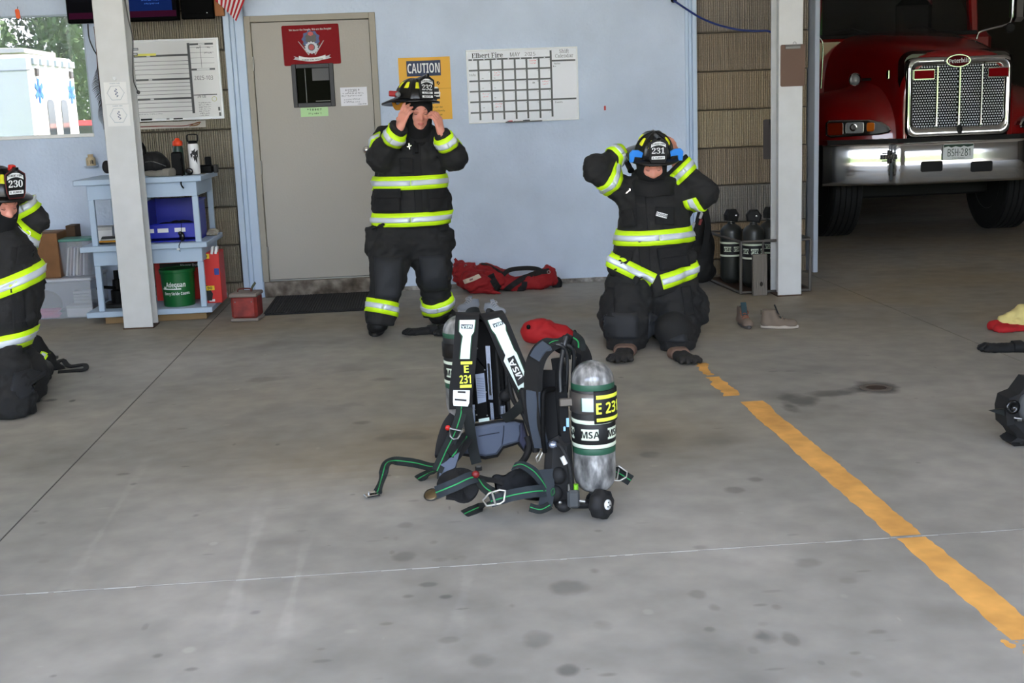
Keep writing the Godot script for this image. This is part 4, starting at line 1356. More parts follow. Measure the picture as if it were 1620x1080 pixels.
	put_text("39-08", 0.022, ink, sb, pos(Vector3(B.x - 0.165, B.y + 0.178, -0.0074)), 0.9, false, false)
	for m in [[232, 190.5, 0.085, 0.007, Color(0.03, 0.03, 0.03), "thick black marker lying on the ledge of the dispatch board"], [266, 190, 0.02, 0.006, Color(0.6, 0.6, 0.6), "short grey marker cap lying on the ledge of the dispatch board"], [282, 188.5, 0.07, 0.005, Color(0.15, 0.15, 0.17), "slim dark marker lying on the ledge of the dispatch board"]]:
		var mo := thing("marker", m[5], "marker", Vector3(wl(m[0], m[1], 0.01).x, B.y + 0.02, 0.01), "markers on the dispatch board ledge")
		s = S.new()
		s.tube([Vector3(mo.position.x - m[2] / 2, B.y + 0.008 + m[3], 0.012), Vector3(mo.position.x + m[2] / 2, B.y + 0.008 + m[3], 0.012)], m[3], 10)
		part("barrel", s, mat("mk%d" % m[0], m[4], 0.4), mo)
	s = S.new(); s.b2(Vector3(A.x + 0.02, B.y + 0.001, 0.0), Vector3(B.x - 0.1, B.y + 0.008, 0.026), 0.001)
	part("ledge", s, fw, sb)
	# white conduit strip with a red cord under it
	var stp := thing("cable_strip", "worn white cable strip with a red cord under the dispatch board", "cable strip", Vector3(-1.85, 1.37, 0))
	var y0 := wl(270, 198, 0.0).y
	s = S.new(); s.b2(Vector3(-2.2, y0 - 0.025, -0.034), Vector3(wl(325, 198).x, y0 + 0.028, -0.018), 0.002)
	part("strip", s, mat("strip_white", Color(0.78, 0.76, 0.72), 0.6), stp)
	s = S.new()
	var pts := []
	for q in [[215, 201], [250, 199.5], [290, 199], [305, 196], [318, 193]]: pts.append(wl(q[0], q[1], -0.01))
	s.tube(spline(pts, 4), 0.003, 6)
	part("cord", s, mat("cord_red", Color(0.55, 0.12, 0.10), 0.6), stp)
	s = S.new()
	pts = []
	for q in [[300, 200], [308, 195], [316, 193], [312, 198], [302, 199], [316, 196]]: pts.append(wl(q[0], q[1], -0.004))
	s.tube(spline(pts, 4), 0.003, 6)
	part("twine", s, mat("cord_tan", Color(0.58, 0.42, 0.25), 0.8), stp)

	# ---- wall screens
	mat("tv_black", Color(0.02, 0.02, 0.022), 0.5).metallic_specular = 0.12
	var tz := 0.14
	var t0 := wl(107, 37.5, tz)
	var t1 := wl(283, 30.5, tz)
	var tv := thing("television", "wide black wall television behind the left column, showing a blue page", "television", Vector3((t0.x + t1.x) / 2, t0.y, tz))
	s = S.new(); s.b2(Vector3(t0.x, t0.y, 0.07), Vector3(t1.x, t0.y + 0.52, tz), 0.008)
	part("housing", s, M.tv_black, tv)
	im = canvas(430, 250, Color(0.012, 0.014, 0.022))
	im.fill_rect(Rect2i(240, 0, 175, 226), Color(0.03, 0.09, 0.24))
	im.fill_rect(Rect2i(0, 226, 430, 24), Color(0.14, 0.02, 0.09))
	for r in 14: scrawl(im, Vector2(295 + (r % 3) * 10, 20 + r * 14), 70 - (r % 4) * 12, 6, Color(0.25, 0.4, 0.7), 1)
	for r in 8: scrawl(im, Vector2(20, 30 + r * 22), 120, 5, Color(0.06, 0.07, 0.1), 1)
	var tm := print_mat("tv_print", im, 0.5)
	tm.metallic_specular = 0.12
	tm.emission_enabled = true
	tm.emission = Color.BLACK
	tm.emission_texture = tm.albedo_texture
	tm.emission_energy_multiplier = 0.25
	sheet(tv, "screen", pos(Vector3((t0.x + t1.x) / 2, t0.y + 0.27, tz + 0.001)), t1.x - t0.x - 0.03, 0.48, 0.002, tm)
	s = S.new(); s.b2(Vector3(t0.x + 0.3, t0.y + 0.15, -0.034), Vector3(t0.x + 0.5, t0.y + 0.4, 0.072), 0.002)
	part("wall_bracket", s, M.dark_steel, tv)
	t0 = wl(287.5, 30.5, tz)
	t1 = wl(338.5, 26, tz)
	tv = thing("monitor", "black switched-off monitor with one white light, right of the wide television", "monitor", Vector3((t0.x + t1.x) / 2, t0.y, tz))
	s = S.new(); s.b2(Vector3(t0.x, t0.y, 0.08), Vector3(t1.x, t0.y + 0.42, tz), 0.006)
	part("housing", s, M.tv_black, tv)
	s = S.new(); s.b2(Vector3(t0.x + 0.01, t0.y + 0.04, tz - 0.001), Vector3(t1.x - 0.01, t0.y + 0.41, tz + 0.002), 0.001)
	part("screen", s, M.tv_black, tv)
	s = S.new(); s.box(wl(327.5, 20, tz + 0.003), Vector3(0.007, 0.007, 0.004), 0.001)
	part("status_light", s, M.white_ink, tv)
	s = S.new(); s.b2(Vector3(t0.x + 0.05, t0.y + 0.1, -0.034), Vector3(t0.x + 0.15, t0.y + 0.3, 0.082), 0.002)
	part("wall_bracket", s, M.dark_steel, tv)
	# ---- little flag in a wooden holder
	var fg := thing("flag", "small red and white striped flag hanging from a wooden holder above the door", "flag", wl(346, 15, 0.05))
	s = S.new(); s.b2(wl(341.5, 26, 0.055), wl(352, -12, 0.10), 0.003)
	part("wooden_holder", s, mat("wood_orange", Color(0.62, 0.38, 0.17), 0.6), fg)
	im = canvas(64, 130, Color(0.86, 0.84, 0.84))
	for i in 7: im.fill_rect(Rect2i(0, i * 20, 64, 10), Color(0.68, 0.09, 0.13))
	var fm := print_mat("flag_print", im, 0.8)
	var ft := ImageTexture.create_from_image(im)
	fm.albedo_texture = ft
	var rows := []
	var staff := [wl(341, -14, 0.19), wl(396, -22, 0.22)]
	rows = []
	s = S.new()
	for i in 15:
		var t := i / 14.0
		var row := PackedVector3Array()
		for j in 21:
			var u := j / 20.0
			var topp: Vector3 = staff[0].lerp(staff[1], t)
			var low := wl(lerpf(341, 374, pow(t, 0.8)), lerpf(2, 34, pow(t, 0.9)), 0.19)
			var p := topp.lerp(low, u)
			p.z += 0.012 * sin(t * 13.0 + u * 2.0) * u
			row.append(p)
		rows.append(row)
	s.grid(rows)
	fm.cull_mode = BaseMaterial3D.CULL_DISABLED
	part("cloth", s, fm, fg)
	s = S.new(); s.tube([staff[0] - Vector3(0.02, 0.01, 0), staff[1] + Vector3(0.03, 0.005, 0.01)], 0.005, 8)
	part("staff", s, M.wood_orange, fg)

	# ---- blue air hose
	var hs := thing("air_hose", "blue air hose looping from a black reel on the wall to the right column", "hose", wl(1066, 2, 0.05))
	pts = []
	var zs := [0.05, 0.12, 0.2, 0.35, 0.55, 0.78, 0.95, 1.0]
	var i2 := 0
	for q in [[1066, 1], [1090, 17], [1110, 29], [1135, 39], [1165, 46.5], [1192, 49], [1214, 49], [1226, 54]]:
		pts.append(wl(q[0], q[1], zs[i2])); i2 += 1
	s = S.new(); s.tube(spline(pts, 5), 0.0085, 8)
	part("hose", s, mat("hose_blue", Color(0.03, 0.14, 0.42), 0.4), hs)
	s = S.new(); s.ball(wl(1066, 0, 0.03), Vector3(0.025, 0.022, 0.03))
	part("reel_outlet", s, M.black, hs)
	s = S.new(); s.tube([pts[7], pts[7] + Vector3(0.05, -0.02, 0)], 0.012, 8)
	part("end_fitting", s, M.steel, hs)

	# ---- clipboards and notices on the columns
	var cb := thing("clipboard", "brown hardboard clipboard hanging on the front of the right column", "clipboard", wl(1253, 140, 1.256))
	var C0 := wl(1254, 103.5, 1.2535)
	s = S.new(); s.prism(rrect(0.178, 0.292, 0.012), -0.0015, 0.0025, pos(C0), 0.0005)
	part("board", s, mat("hardboard", Color(0.40, 0.31, 0.255), 0.7), cb)
	s = S.new()
	s.b2(C0 + Vector3(-0.055, 0.115, 0.0025), C0 + Vector3(0.055, 0.135, 0.008), 0.002)
	s.tube([C0 + Vector3(-0.055, 0.138, 0.007), C0 + Vector3(0.055, 0.138, 0.007)], 0.006, 8)
	part("clip", s, M.steel, cb)
	s = S.new()
	pts = []
	for k in 13: pts.append(C0 + Vector3(0.012 + 0.012 * cos(TAU * k / 12), 0.152 + 0.012 * sin(TAU * k / 12), 0.006))
	s.tube(pts, 0.002, 6)
	part("hook_ring", s, M.steel, cb)
	cb = thing("clipboard", "dark brown clipboard hung edge-on at the left side of the right column", "clipboard", wl(1214, 255, 1.03))
	C0 = wl(1221, 220, 1.03)
	s = S.new(); s.prism(rrect(0.125, 0.29, 0.012), -0.002, 0.002, Transform3D(Basis(Vector3.UP, -0.25), C0 + Vector3(0.0, 0, 0)), 0.0005)
	part("board", s, mat("hardboard_dark", Color(0.17, 0.14, 0.125), 0.7), cb)
	s = S.new(); s.b2(C0 + Vector3(-0.02, 0.115, 0.002), C0 + Vector3(0.03, 0.137, 0.012), 0.002)
	part("clip", s, M.dark_steel, cb)
	for q in [[183, 147, "upper of two hexagon notices taped to the left column"], [187.5, 182.5, "lower of two hexagon notices taped to the left column"]]:
		var H0 := wl(q[0], q[1], 1.2555)
		var hn := thing("hexagon_notice", q[2] + ", white with a blue squiggle", "notice", H0, "hexagon notices on the column")
		sheet(hn, "sheet", pos(H0), 0.152, 0.146, 0.0008, M.paper)
		s = S.new()
		pts = []
		for k in 6: pts.append(H0 + Vector3(0.058 * cos(TAU * k / 6), 0.054 * sin(TAU * k / 6), 0.0006))
		s.tube(pts, 0.0011, 4, true)
		part("hexagon_outline", s, mat("print_teal", Color(0.42, 0.52, 0.58), 0.6), hn)
		s = S.new()
		pts = []
		for k in 14: pts.append(H0 + Vector3(0.009 * sin(k * 1.25) + k * 0.0006, 0.028 - 0.0042 * k, 0.0006))
		s.tube(spline(pts, 3), 0.0020, 5)
		part("squiggle", s, mat("print_blue", Color(0.10, 0.20, 0.42), 0.6), hn)
		put_text("ELBERT FIRE", 0.0075, M.print_teal, hn, pos(H0 + Vector3(0, 0.064, 0.0004)), 1.2, false, false)
	var hk := thing("wall_hook", "small white hook stuck on the left column above the hexagon notices", "hook", wl(181, 125, 1.256))
	s = S.new()
	pts = []
	for k in 9: pts.append(wl(181, 125, 1.259) + Vector3(0.009 * cos(PI + PI * k / 8), 0.009 * sin(PI + PI * k / 8), 0.004 * sin(PI * k / 8)))
	s.tube(pts, 0.0028, 6)
	part("hook", s, M.white_paint, hk)
	s = S.new(); s.box(wl(181, 124.2, 1.256), Vector3(0.022, 0.024, 0.003), 0.001)
	part("pad", s, M.white_paint, hk)
	# cable down the inner edge of the left column
	hk = thing("cable", "thin grey cable tied down the right edge of the left column", "cable", wl(210, 100, 1.2))
	pts = []
	for q in [[193, -4], [199, 30], [206, 60], [206, 90], [207, 125], [211, 138], [215, 146]]: pts.append(wl(q[0] + 4, q[1], 1.13))
	s = S.new(); s.tube(spline(pts, 4), 0.004, 6)
	part("wire", s, mat("cable_grey", Color(0.25, 0.25, 0.25), 0.6), hk)
	s = S.new(); s.ball(pts[6], Vector3(0.012, 0.014, 0.008))
	part("loop_end", s, M.cable_grey, hk)
	# cords and a black duster hanging behind the left column
	hk = thing("cord_bundle", "bundle of brown and black cords hanging left of the left column", "cords", wl(160, 150, 0.3))
	pts = []
	for q in [[146, 42], [149, 70], [153, 120], [159, 170], [164, 215], [168, 250]]: pts.append(wl(q[0] + 4, q[1], 0.35))
	s = S.new(); s.tube(spline(pts, 4), 0.010, 7)
	part("brown_cord", s, mat("cord_brown", Color(0.34, 0.22, 0.15), 0.7), hk)
	pts = []
	for q in [[137, 38], [139, 60], [146, 78], [152, 90], [156, 120]]: pts.append(wl(q[0] + 2, q[1], 0.3))
	s = S.new(); s.tube(spline(pts, 4), 0.005, 6)
	part("black_cord", s, M.black_rubber, hk)
	s = S.new()
	for k in 46:
		var t := k / 46.0
		var a := wl(lerpf(156, 167, t), lerpf(105, 205, t), 0.36)
		var e := a + Vector3(-0.045 - 0.02 * sin(t * 9.0), -0.03, rng.randf_range(-0.01, 0.02)) * (0.3 + sin(PI * clampf(t * 1.1, 0, 1)))
		s.tube([a, a.lerp(e, 0.5) + Vector3(0, 0.006, 0), e], [0.004, 0.003, 0.001], 5)
	part("bristle", s, M.black_rubber, hk).set_meta("kind", "stuff")
	s = S.new(); s.ball(wl(169, 264, 0.40), Vector3(0.035, 0.05, 0.03))
	part("black_pouch", s, M.black_rubber, hk)
	# small bottle on a wall bracket
	var b0 := wl(144.5, 262, 0.06)
	var bo := thing("bottle", "small beige bottle with a printed label on the wall left of the bench", "bottle", b0)
	s = S.new(); s.lathe([Vector2(0.0, 0.0), Vector2(0.034, 0.0), Vector2(0.036, 0.004), Vector2(0.036, 0.055), Vector2(0.031, 0.064), Vector2(0.019, 0.068)], 20, pos(b0), true)
	part("body", s, mat("bottle_beige", Color(0.78, 0.70, 0.56), 0.5), bo)
	s = S.new(); s.lathe([Vector2(0.021, 0.066), Vector2(0.021, 0.088), Vector2(0.0, 0.089)], 16, pos(b0), true, true)
	part("cap", s, mat("bottle_cap", Color(0.72, 0.64, 0.5), 0.5), bo)
	s = S.new()
	for k in 5: s.box(b0 + Vector3(-0.014 + 0.009 * k, 0.028 + 0.004 * (k % 2), 0.0345 - 0.0016 * absf(k - 2)), Vector3(0.007, 0.03, 0.002), 0.0005)
	part("label_print", s, M.black_ink, bo)
	bo.get_child(2).set_meta("kind", "stuff")
	s = S.new(); s.b2(b0 + Vector3(-0.045, -0.006, -0.06), b0 + Vector3(0.045, 0, 0.04), 0.002)
	part("clear_bracket", s, mat("bracket_clear", Color(0.66, 0.71, 0.78), 0.3), bo)

func strip_box(s: S, a: Vector3, b: Vector3, w: float, t: float):
	s.ribbon([a, b], [Vector3.BACK], w, t)

func build_shelf():
	var bl: StandardMaterial3D = M.blue_bench
	var x0 := -2.44
	var x1 := -1.555
	var zf := 1.0
	var zb := 0.25
	var y_top := wl(319.3, 277.5, zf).y
	var y_mid := wl(325.8, 382.5, zf).y
	var y_bot := wl(335.5, 485.5, zf).y
	var o := thing("bench", "pale blue three-tier wooden bench against the block wall behind the left column", "bench", Vector3((x0 + x1) / 2, 0, 0.6))
	var th := 0.04
	var s: S
	for t in [y_top, y_mid, y_bot]:
		s = S.new(); s.b2(Vector3(x0 - 0.02, t - th, zb), Vector3(x1, t, zf), 0.004)
		part("shelf_board", s, bl, o)
	for t in [[y_top, 0.105], [y_mid, 0.105]]:
		s = S.new(); s.b2(Vector3(x0 + 0.06, t[0] - th - t[1], zf - 0.075), Vector3(x1 - 0.045, t[0] - th, zf - 0.04), 0.003)
		part("apron", s, bl, o)
		for x in [x0 + 0.06, x1 - 0.08]:
			s = S.new(); s.b2(Vector3(x, t[0] - th - t[1], zb + 0.06), Vector3(x + 0.035, t[0] - th, zf - 0.075), 0.003)
			part("side_rail", s, bl, o)
	for t in [[y_mid, y_top - th], [y_bot, y_mid - th]]:
		for x in [x0 + 0.062, x1 - 0.085]:
			for z in [zf - 0.074, zb + 0.03]:
				s = S.new(); s.b2(Vector3(x, t[0], z - 0.0), Vector3(x + 0.042, t[1] if z < 0.6 else t[1] - 0.105, z + 0.034), 0.003)
				part("leg", s, bl, o)
	s = S.new(); s.b2(Vector3(x0 + 0.06, y_mid - 0.01, zb + 0.002), Vector3(x0 + 0.36, y_top - th, zb + 0.02), 0.002)
	part("back_panel", s, bl, o)
	s = S.new(); s.b2(Vector3(x0 + 0.1, 0, zb + 0.05), Vector3(x1 - 0.05, y_bot - th, zf - 0.04), 0.004)
	part("base_timber", s, mat("base_wood", Color(0.52, 0.42, 0.28), 0.8), o)

	# --- on the top board
	var F: Field
	var P := func(x: float, y: float, z: float) -> Vector3: return wl(x, y, z)
	var blk: StandardMaterial3D = M.black
	var bag := thing("kit_bag", "rounded black kit bag on the bench top, left behind the grey gloves", "bag", P.call(243, 277, 0.6))
	var c: Vector3 = wl(243, 258, 0.62)
	c.y = y_top + 0.085
	F = Field.new(c - Vector3(0.2, 0.12, 0.16), c + Vector3(0.2, 0.2, 0.16), 0.01, 50)
	F.cone(c + Vector3(-0.05, -0.02, 0), c + Vector3(0.05, -0.02, 0), 0.075, 0.07)
	F.cone(c + Vector3(-0.03, 0.02, 0), c + Vector3(0.02, 0.03, 0), 0.07, 0.06)
	F.done(); F.floor_at(y_top + 0.001); F.crease(0.006, Vector3(18, 18, 18), 2)
	part("body", F.mesh(), mat("bag_black", Color(0.035, 0.035, 0.038), 0.7), bag)
	s = S.new(); s.tube(spline([c + Vector3(-0.09, -0.02, 0.05), c + Vector3(-0.05, 0.10, 0.03), c + Vector3(-0.1, 0.19, 0.0)], 5), 0.012, 8)
	part("strap", s, blk, bag)
	var zp := S.new(); zp.tube(spline([c + Vector3(-0.11, 0.0, 0.055), c + Vector3(0, 0.02, 0.085), c + Vector3(0.1, -0.02, 0.055)], 5), 0.003, 5)
	part("zip", zp, M.steel, bag)
	make_glove("work_glove", "grey leather work glove lying on the bench top before the black kit bag", Vector3(wl(247, 272, 0.88).x, y_top, 0.88), -1.9, mat("glove_grey", Color(0.52, 0.50, 0.46), 0.85), 0.9, "", 1.0)
	# bottle in a holster
	c = Vector3(wl(285, 275, 0.80).x, y_top, 0.80)
	var bt := thing("bottle", "dark green bottle with an orange cap in a black sleeve on the bench top", "bottle", c)
	s = S.new(); s.lathe([Vector2(0.036, 0.0), Vector2(0.038, 0.01), Vector2(0.038, 0.19), Vector2(0.03, 0.215)], 20, pos(c))
	part("body", s, mat("bottle_green", Color(0.10, 0.20, 0.16), 0.4), bt)
	s = S.new(); s.lathe([Vector2(0.030, 0.212), Vector2(0.036, 0.218), Vector2(0.035, 0.245), Vector2(0.022, 0.252), Vector2(0.014, 0.268), Vector2(0.0, 0.27)], 18, pos(c))
	part("cap", s, mat("cap_orange", Color(0.90, 0.27, 0.10), 0.5), bt)
	s = S.new(); s.prism(rrect(0.082, 0.17, 0.02), -0.03, 0.03, pos(c + Vector3(-0.005, 0.086, 0.03)), 0.01)
	part("sleeve", s, blk, bt)
	s = S.new(); s.tube(spline([c + Vector3(0.02, 0.12, 0.06), c + Vector3(0.035, 0.02, 0.09), c + Vector3(0.04, -0.05, 0.21), c + Vector3(0.055, -0.085, 0.205)], 5), 0.006, 6)
	part("strap", s, blk, bt)
	# white bottle
	c = Vector3(wl(309, 273, 0.78).x, y_top + 0.004, 0.78)
	bt = thing("bottle", "tall white bottle with a black loop lid and dark mountain print on the bench", "bottle", c)
	s = S.new(); s.lathe([Vector2(0.034, 0.0), Vector2(0.038, 0.006), Vector2(0.0385, 0.205), Vector2(0.034, 0.22)], 24, pos(c))
	part("body", s, mat("bottle_white", Color(0.9, 0.9, 0.9), 0.35), bt)
	s = S.new(); s.lathe([Vector2(0.033, 0.218), Vector2(0.034, 0.222), Vector2(0.034, 0.238), Vector2(0.03, 0.242)], 20, pos(c))
	part("lid", s, blk, bt)
	s = S.new(); s.ribbon(spline([c + Vector3(-0.036, 0.235, 0), c + Vector3(-0.04, 0.265, 0), c + Vector3(-0.03, 0.285, 0), c + Vector3(0.03, 0.285, 0), c + Vector3(0.036, 0.265, 0), c + Vector3(0.034, 0.235, 0)], 3), [Vector3(0, 0, 1).cross(Vector3.UP)], 0.022, 0.008)
	part("lid_loop", s, blk, bt)
	s = S.new()
	for q in [[-0.3, 0.13, 0.02], [0.1, 0.15, 0.03], [0.45, 0.14, 0.045], [0.3, 0.11, 0.03], [0.55, 0.1, 0.02]]:
		var a: float = q[0]
		var T := Transform3D(Basis(Vector3.UP, a), c + Vector3(sin(a) * 0.0386, q[1], cos(a) * 0.0386))
		s.prism(PackedVector2Array([Vector2(-q[2] * 0.4, 0.02), Vector2(-q[2] * 0.1, -0.02), Vector2(q[2] * 0.2, 0.0), Vector2(q[2] * 0.4, -0.03), Vector2(q[2] * 0.45, 0.035), Vector2(0, 0.02)]), 0, 0.0008, T)
	part("mountain_print", s, M.black_ink, bt).set_meta("kind", "stuff")
	s = S.new(); s.lathe([Vector2(0.07, 0.0), Vector2(0.075, 0.003), Vector2(0.07, 0.004), Vector2(0.0, 0.004)], 24, pos(Vector3(c.x, y_top, c.z)))
	part("coaster", s, M.steel, bt)
	var sp := thing("round_speaker", "small round black speaker standing between the two bottles on the bench top", "speaker", Vector3(wl(300, 275, 0.88).x, y_top, 0.88))
	s = S.new(); s.lathe([Vector2(0.02, -0.012), Vector2(0.026, -0.008), Vector2(0.026, 0.008), Vector2(0.018, 0.012), Vector2(0, 0.010)], 20, Transform3D(Basis(Vector3.RIGHT, PI / 2), sp.position + Vector3(0, 0.027, 0)))
	part("case", s, M.black_gloss, sp)
	s = S.new(); s.lathe([Vector2(0.012, 0.0), Vector2(0.010, 0.003), Vector2(0, 0.003)], 14, Transform3D(Basis(Vector3.RIGHT, PI / 2), sp.position + Vector3(0, 0.027, 0.012)))
	part("grille", s, M.dark_steel, sp)
	var rc := thing("radio_charger", "black radio charger at the right rear of the bench top beside the white bottle", "charger", Vector3(wl(327, 272, 0.6).x, y_top, 0.6))
	c = rc.position
	s = S.new(); s.box(c + Vector3(0.0, 0.03, 0), Vector3(0.10, 0.06, 0.09), 0.01)
	part("base", s, blk, rc)
	s = S.new(); s.box(c + Vector3(0.015, 0.075, -0.01), Vector3(0.045, 0.09, 0.03), 0.006)
	part("handset", s, blk, rc)
	s = S.new(); s.box(c + Vector3(0.07, 0.03, 0.0), Vector3(0.03, 0.06, 0.05), 0.004)
	part("side_pocket", s, M.dark_steel, rc)

	# --- blue stacking bin on the middle board
	var bz0 := 0.50
	var bz1 := 0.90
	var bx0 := wl(228, 350, bz1).x
	var bx1 := wl(311, 350, bz1).x
	c = Vector3((bx0 + bx1) / 2, y_mid, (bz0 + bz1) / 2)
	var bin := thing("storage_bin", "blue plastic stacking bin with white label cards on the middle board of the bench", "bin", c)
	var bb := mat("bin_blue", Color(0.02, 0.10, 0.62), 0.4)
	var bh := wl(300, 313, bz1).y - y_mid - 0.02
	s = S.new()
	s.b2(Vector3(bx0, y_mid + 0.002, bz0), Vector3(bx1, y_mid + 0.012, bz1), 0.003)
	s.b2(Vector3(bx0, y_mid + 0.002, bz0), Vector3(bx1, y_mid + bh, bz0 + 0.008), 0.003)
	for x in [bx0, bx1 - 0.008]:
		s.prism(PackedVector2Array([Vector2(-bz1, 0.002), Vector2(-bz0, 0.002), Vector2(-bz0, bh), Vector2(-bz1 + 0.03, bh), Vector2(-bz1 + 0.03, 0.14), Vector2(-bz1, 0.13)]), 0, 0.008, Transform3D(Basis(Vector3.UP, PI / 2), Vector3(x, y_mid, 0)))
	part("shell", s, bb, bin)
	s = S.new(); s.b2(Vector3(bx0, y_mid + 0.03, bz1 - 0.004), Vector3(bx1, y_mid + 0.135, bz1 + 0.006), 0.004)
	s.b2(Vector3(bx0, y_mid + 0.128, bz1 - 0.006), Vector3(bx1, y_mid + 0.137, bz1 + 0.016), 0.003)
	part("front_lip", s, bb, bin)
	s = S.new(); s.b2(Vector3(bx0 - 0.012, y_mid + bh - 0.012, bz0 - 0.01), Vector3(bx1 + 0.02, y_mid + bh, bz1 - 0.03), 0.004)
	s = S.new()
	for x in [bx0 - 0.012, bx1]: s.b2(Vector3(x, y_mid + bh - 0.014, bz0), Vector3(x + 0.014, y_mid + bh, bz1 - 0.03), 0.004)
	part("rim", s, bb, bin)
	for q in [wl(257, 355, bz1 + 0.007), wl(284, 355, bz1 + 0.007), wl(234, 355, bz1 + 0.007)]:
		s = S.new(); s.box(Vector3(q.x, y_mid + 0.088, bz1 + 0.0075), Vector3(0.078, 0.03, 0.002), 0.0005)
		part("label_card", s, M.paper, bin)
	var gl := thing("dark_cloth", "crumpled black cloth lying inside the blue stacking bin", "cloth", c + Vector3(0, 0.012, 0))
	F = Field.new(c + Vector3(-0.2, 0, -0.2), c + Vector3(0.2, 0.22, 0.2), 0.014, 50)
	F.cone(c + Vector3(-0.1, 0.08, 0.02), c + Vector3(0.1, 0.09, 0.03), 0.05, 0.055)
	F.ball(c + Vector3(0.02, 0.10, 0.06), 0.045)
	F.done(); F.crease(0.012, Vector3(12, 12, 12), 5); F.floor_at(y_mid + 0.013)
	part("cloth", F.mesh(), M.bag_black, gl)
	# keys hanging from the bin lip
	var ky := thing("key_lanyard", "black key lanyard with a white tag hanging from the blue bin over the board", "lanyard", wl(287, 395, 1.01))
	s = S.new(); s.tube(spline([Vector3(wl(287, 350, bz1).x, y_mid + 0.14, bz1 + 0.012), wl(287, 362, bz1 + 0.03), wl(287, 380, zf + 0.008), wl(283, 388, zf + 0.008), wl(285, 398, zf + 0.008)], 5), 0.0022, 6)
	part("cord", s, blk, ky)
	s = S.new(); s.ball(wl(288, 374, bz1 + 0.04), Vector3(0.02, 0.035, 0.014)); s.ball(wl(285, 369, bz1 + 0.04), Vector3(0.015, 0.015, 0.012))
	part("fob", s, M.black_gloss, ky)
	s = S.new(); s.box(wl(282, 394, zf + 0.01), Vector3(0.022, 0.014, 0.004), 0.001)
	part("tag", s, M.paper, ky)
	# papers at the left of the middle board
	for q in [[164, 352, 0.085, 0.06, 0.62, "short white carton", "white carton at the left end of the middle bench board", "carton"], [176, 368, 0.10, 0.02, 0.79, "stack", "small stack of black and yellow booklets at the left end of the middle board", "booklets"]]:
		var b0 := wl(q[0], 384, q[4]); b0.y = y_mid
		var st := thing(q[7], q[6], q[7], b0)
		if q[7] == "carton":
			s = S.new(); s.box(b0 + Vector3(0.02, 0.055, 0), Vector3(0.14, 0.11, 0.16), 0.003)
			part("box", s, M.paper, st)
			s = S.new(); s.box(b0 + Vector3(0.02, 0.1125, 0.0), Vector3(0.144, 0.006, 0.164), 0.002); s.box(b0 + Vector3(0.02, 0.1, 0.0815), Vector3(0.144, 0.02, 0.002), 0.0005)
			part("lid", s, mat("paper_grey", Color(0.75, 0.75, 0.74), 0.8), st)
		else:
			var cols := [Color(0.2, 0.2, 0.2), Color(0.8, 0.55, 0.1), Color(0.75, 0.75, 0.72), Color(0.1, 0.1, 0.1)]
			for i in 4:
				s = S.new(); s.box(b0 + Vector3(0.005 * i, 0.007 + 0.013 * i, 0.01 * (i % 2)), Vector3(0.15, 0.011, 0.11), 0.002, Basis(Vector3.UP, 0.12 * (i - 1.5)))
				part("booklet", s, mat("booklet_%d" % i, cols[i], 0.6), st)
	# gloves peeping behind the bin at the right
	make_glove("work_glove", "cream work glove at the right end of the middle bench board, behind the leg", Vector3(-1.59, y_mid, 0.5), 0.1, mat("glove_cream", Color(0.72, 0.69, 0.62), 0.85), 0.65, "", 1.0)

	# --- bottom board: green bucket, red carton, dark jack
	c = Vector3(wl(285, 483, 0.80).x, y_bot, 0.80)
	var bu := thing("bucket", "green plastic feed bucket with white lettering on the bottom board of the bench", "bucket", c)
	var top := wl(285, 424, 0.8).y - y_bot
	var r := 0.123
	s = S.new(); s.lathe([Vector2(r * 0.9, 0.0), Vector2(r * 0.92, 0.004), Vector2(r, top - 0.03), Vector2(r * 1.05, top - 0.03), Vector2(r * 1.06, top - 0.02), Vector2(r * 1.02, top - 0.018)], 32, pos(c), true, true)
	part("body", s, mat("bucket_green", Color(0.03, 0.36, 0.15), 0.4), bu)
	s = S.new(); s.lathe([Vector2(r * 1.07, top - 0.018), Vector2(r * 1.08, top), Vector2(r * 1.0, top + 0.004), Vector2(r * 0.98, top - 0.002), Vector2(0, top - 0.002)], 32, pos(c), false, true)
	part("lid", s, M.bucket_green, bu)
	for w in [["Adequan", 0.6 * top, 0.036, 0.02, 0.7], ["Every Stride Counts", 0.36 * top, 0.021, 0.05, 0.74]]:
		var rr: float = r * (0.92 + 0.08 * w[1] / top) + 0.0006
		wrap_text(w[0], w[2], M.white_ink, bu, c + Vector3(0, w[1], 0), rr, w[3], w[4])
	s = S.new()
	for k in 12:
		var a := -0.95 + 1.3 * k / 12.0
		var a2 := -0.95 + 1.3 * (k + 1) / 12.0
		var rr := r * 0.961 + 0.001
		var yy := 0.485 * top
		var hk := 0.022 * (1.0 if k in [1, 2] else 0.3)
		s.quad(c + Vector3(sin(a) * rr, yy - 0.004, cos(a) * rr), c + Vector3(sin(a2) * rr, yy - 0.004, cos(a2) * rr), c + Vector3(sin(a2) * rr, yy + hk * 0.5, cos(a2) * rr), c + Vector3(sin(a) * rr, yy + hk, cos(a) * rr))
	part("swoosh_print", s, M.white_ink, bu)
	# red glove carton
	c = Vector3(wl(338, 466, 0.72).x, y_bot, 0.70)
	var gy := wl(338, 397, 0.7).y - y_bot
	var rb := thing("carton", "tall red carton with yellow number tags at the right end of the bench", "carton", c)
	s = S.new(); s.b2(c + Vector3(-0.06, 0, -0.13), c + Vector3(0.075, gy, 0.1), 0.003)
	part("box", s, mat("carton_red", Color(0.80, 0.10, 0.04), 0.5), rb)
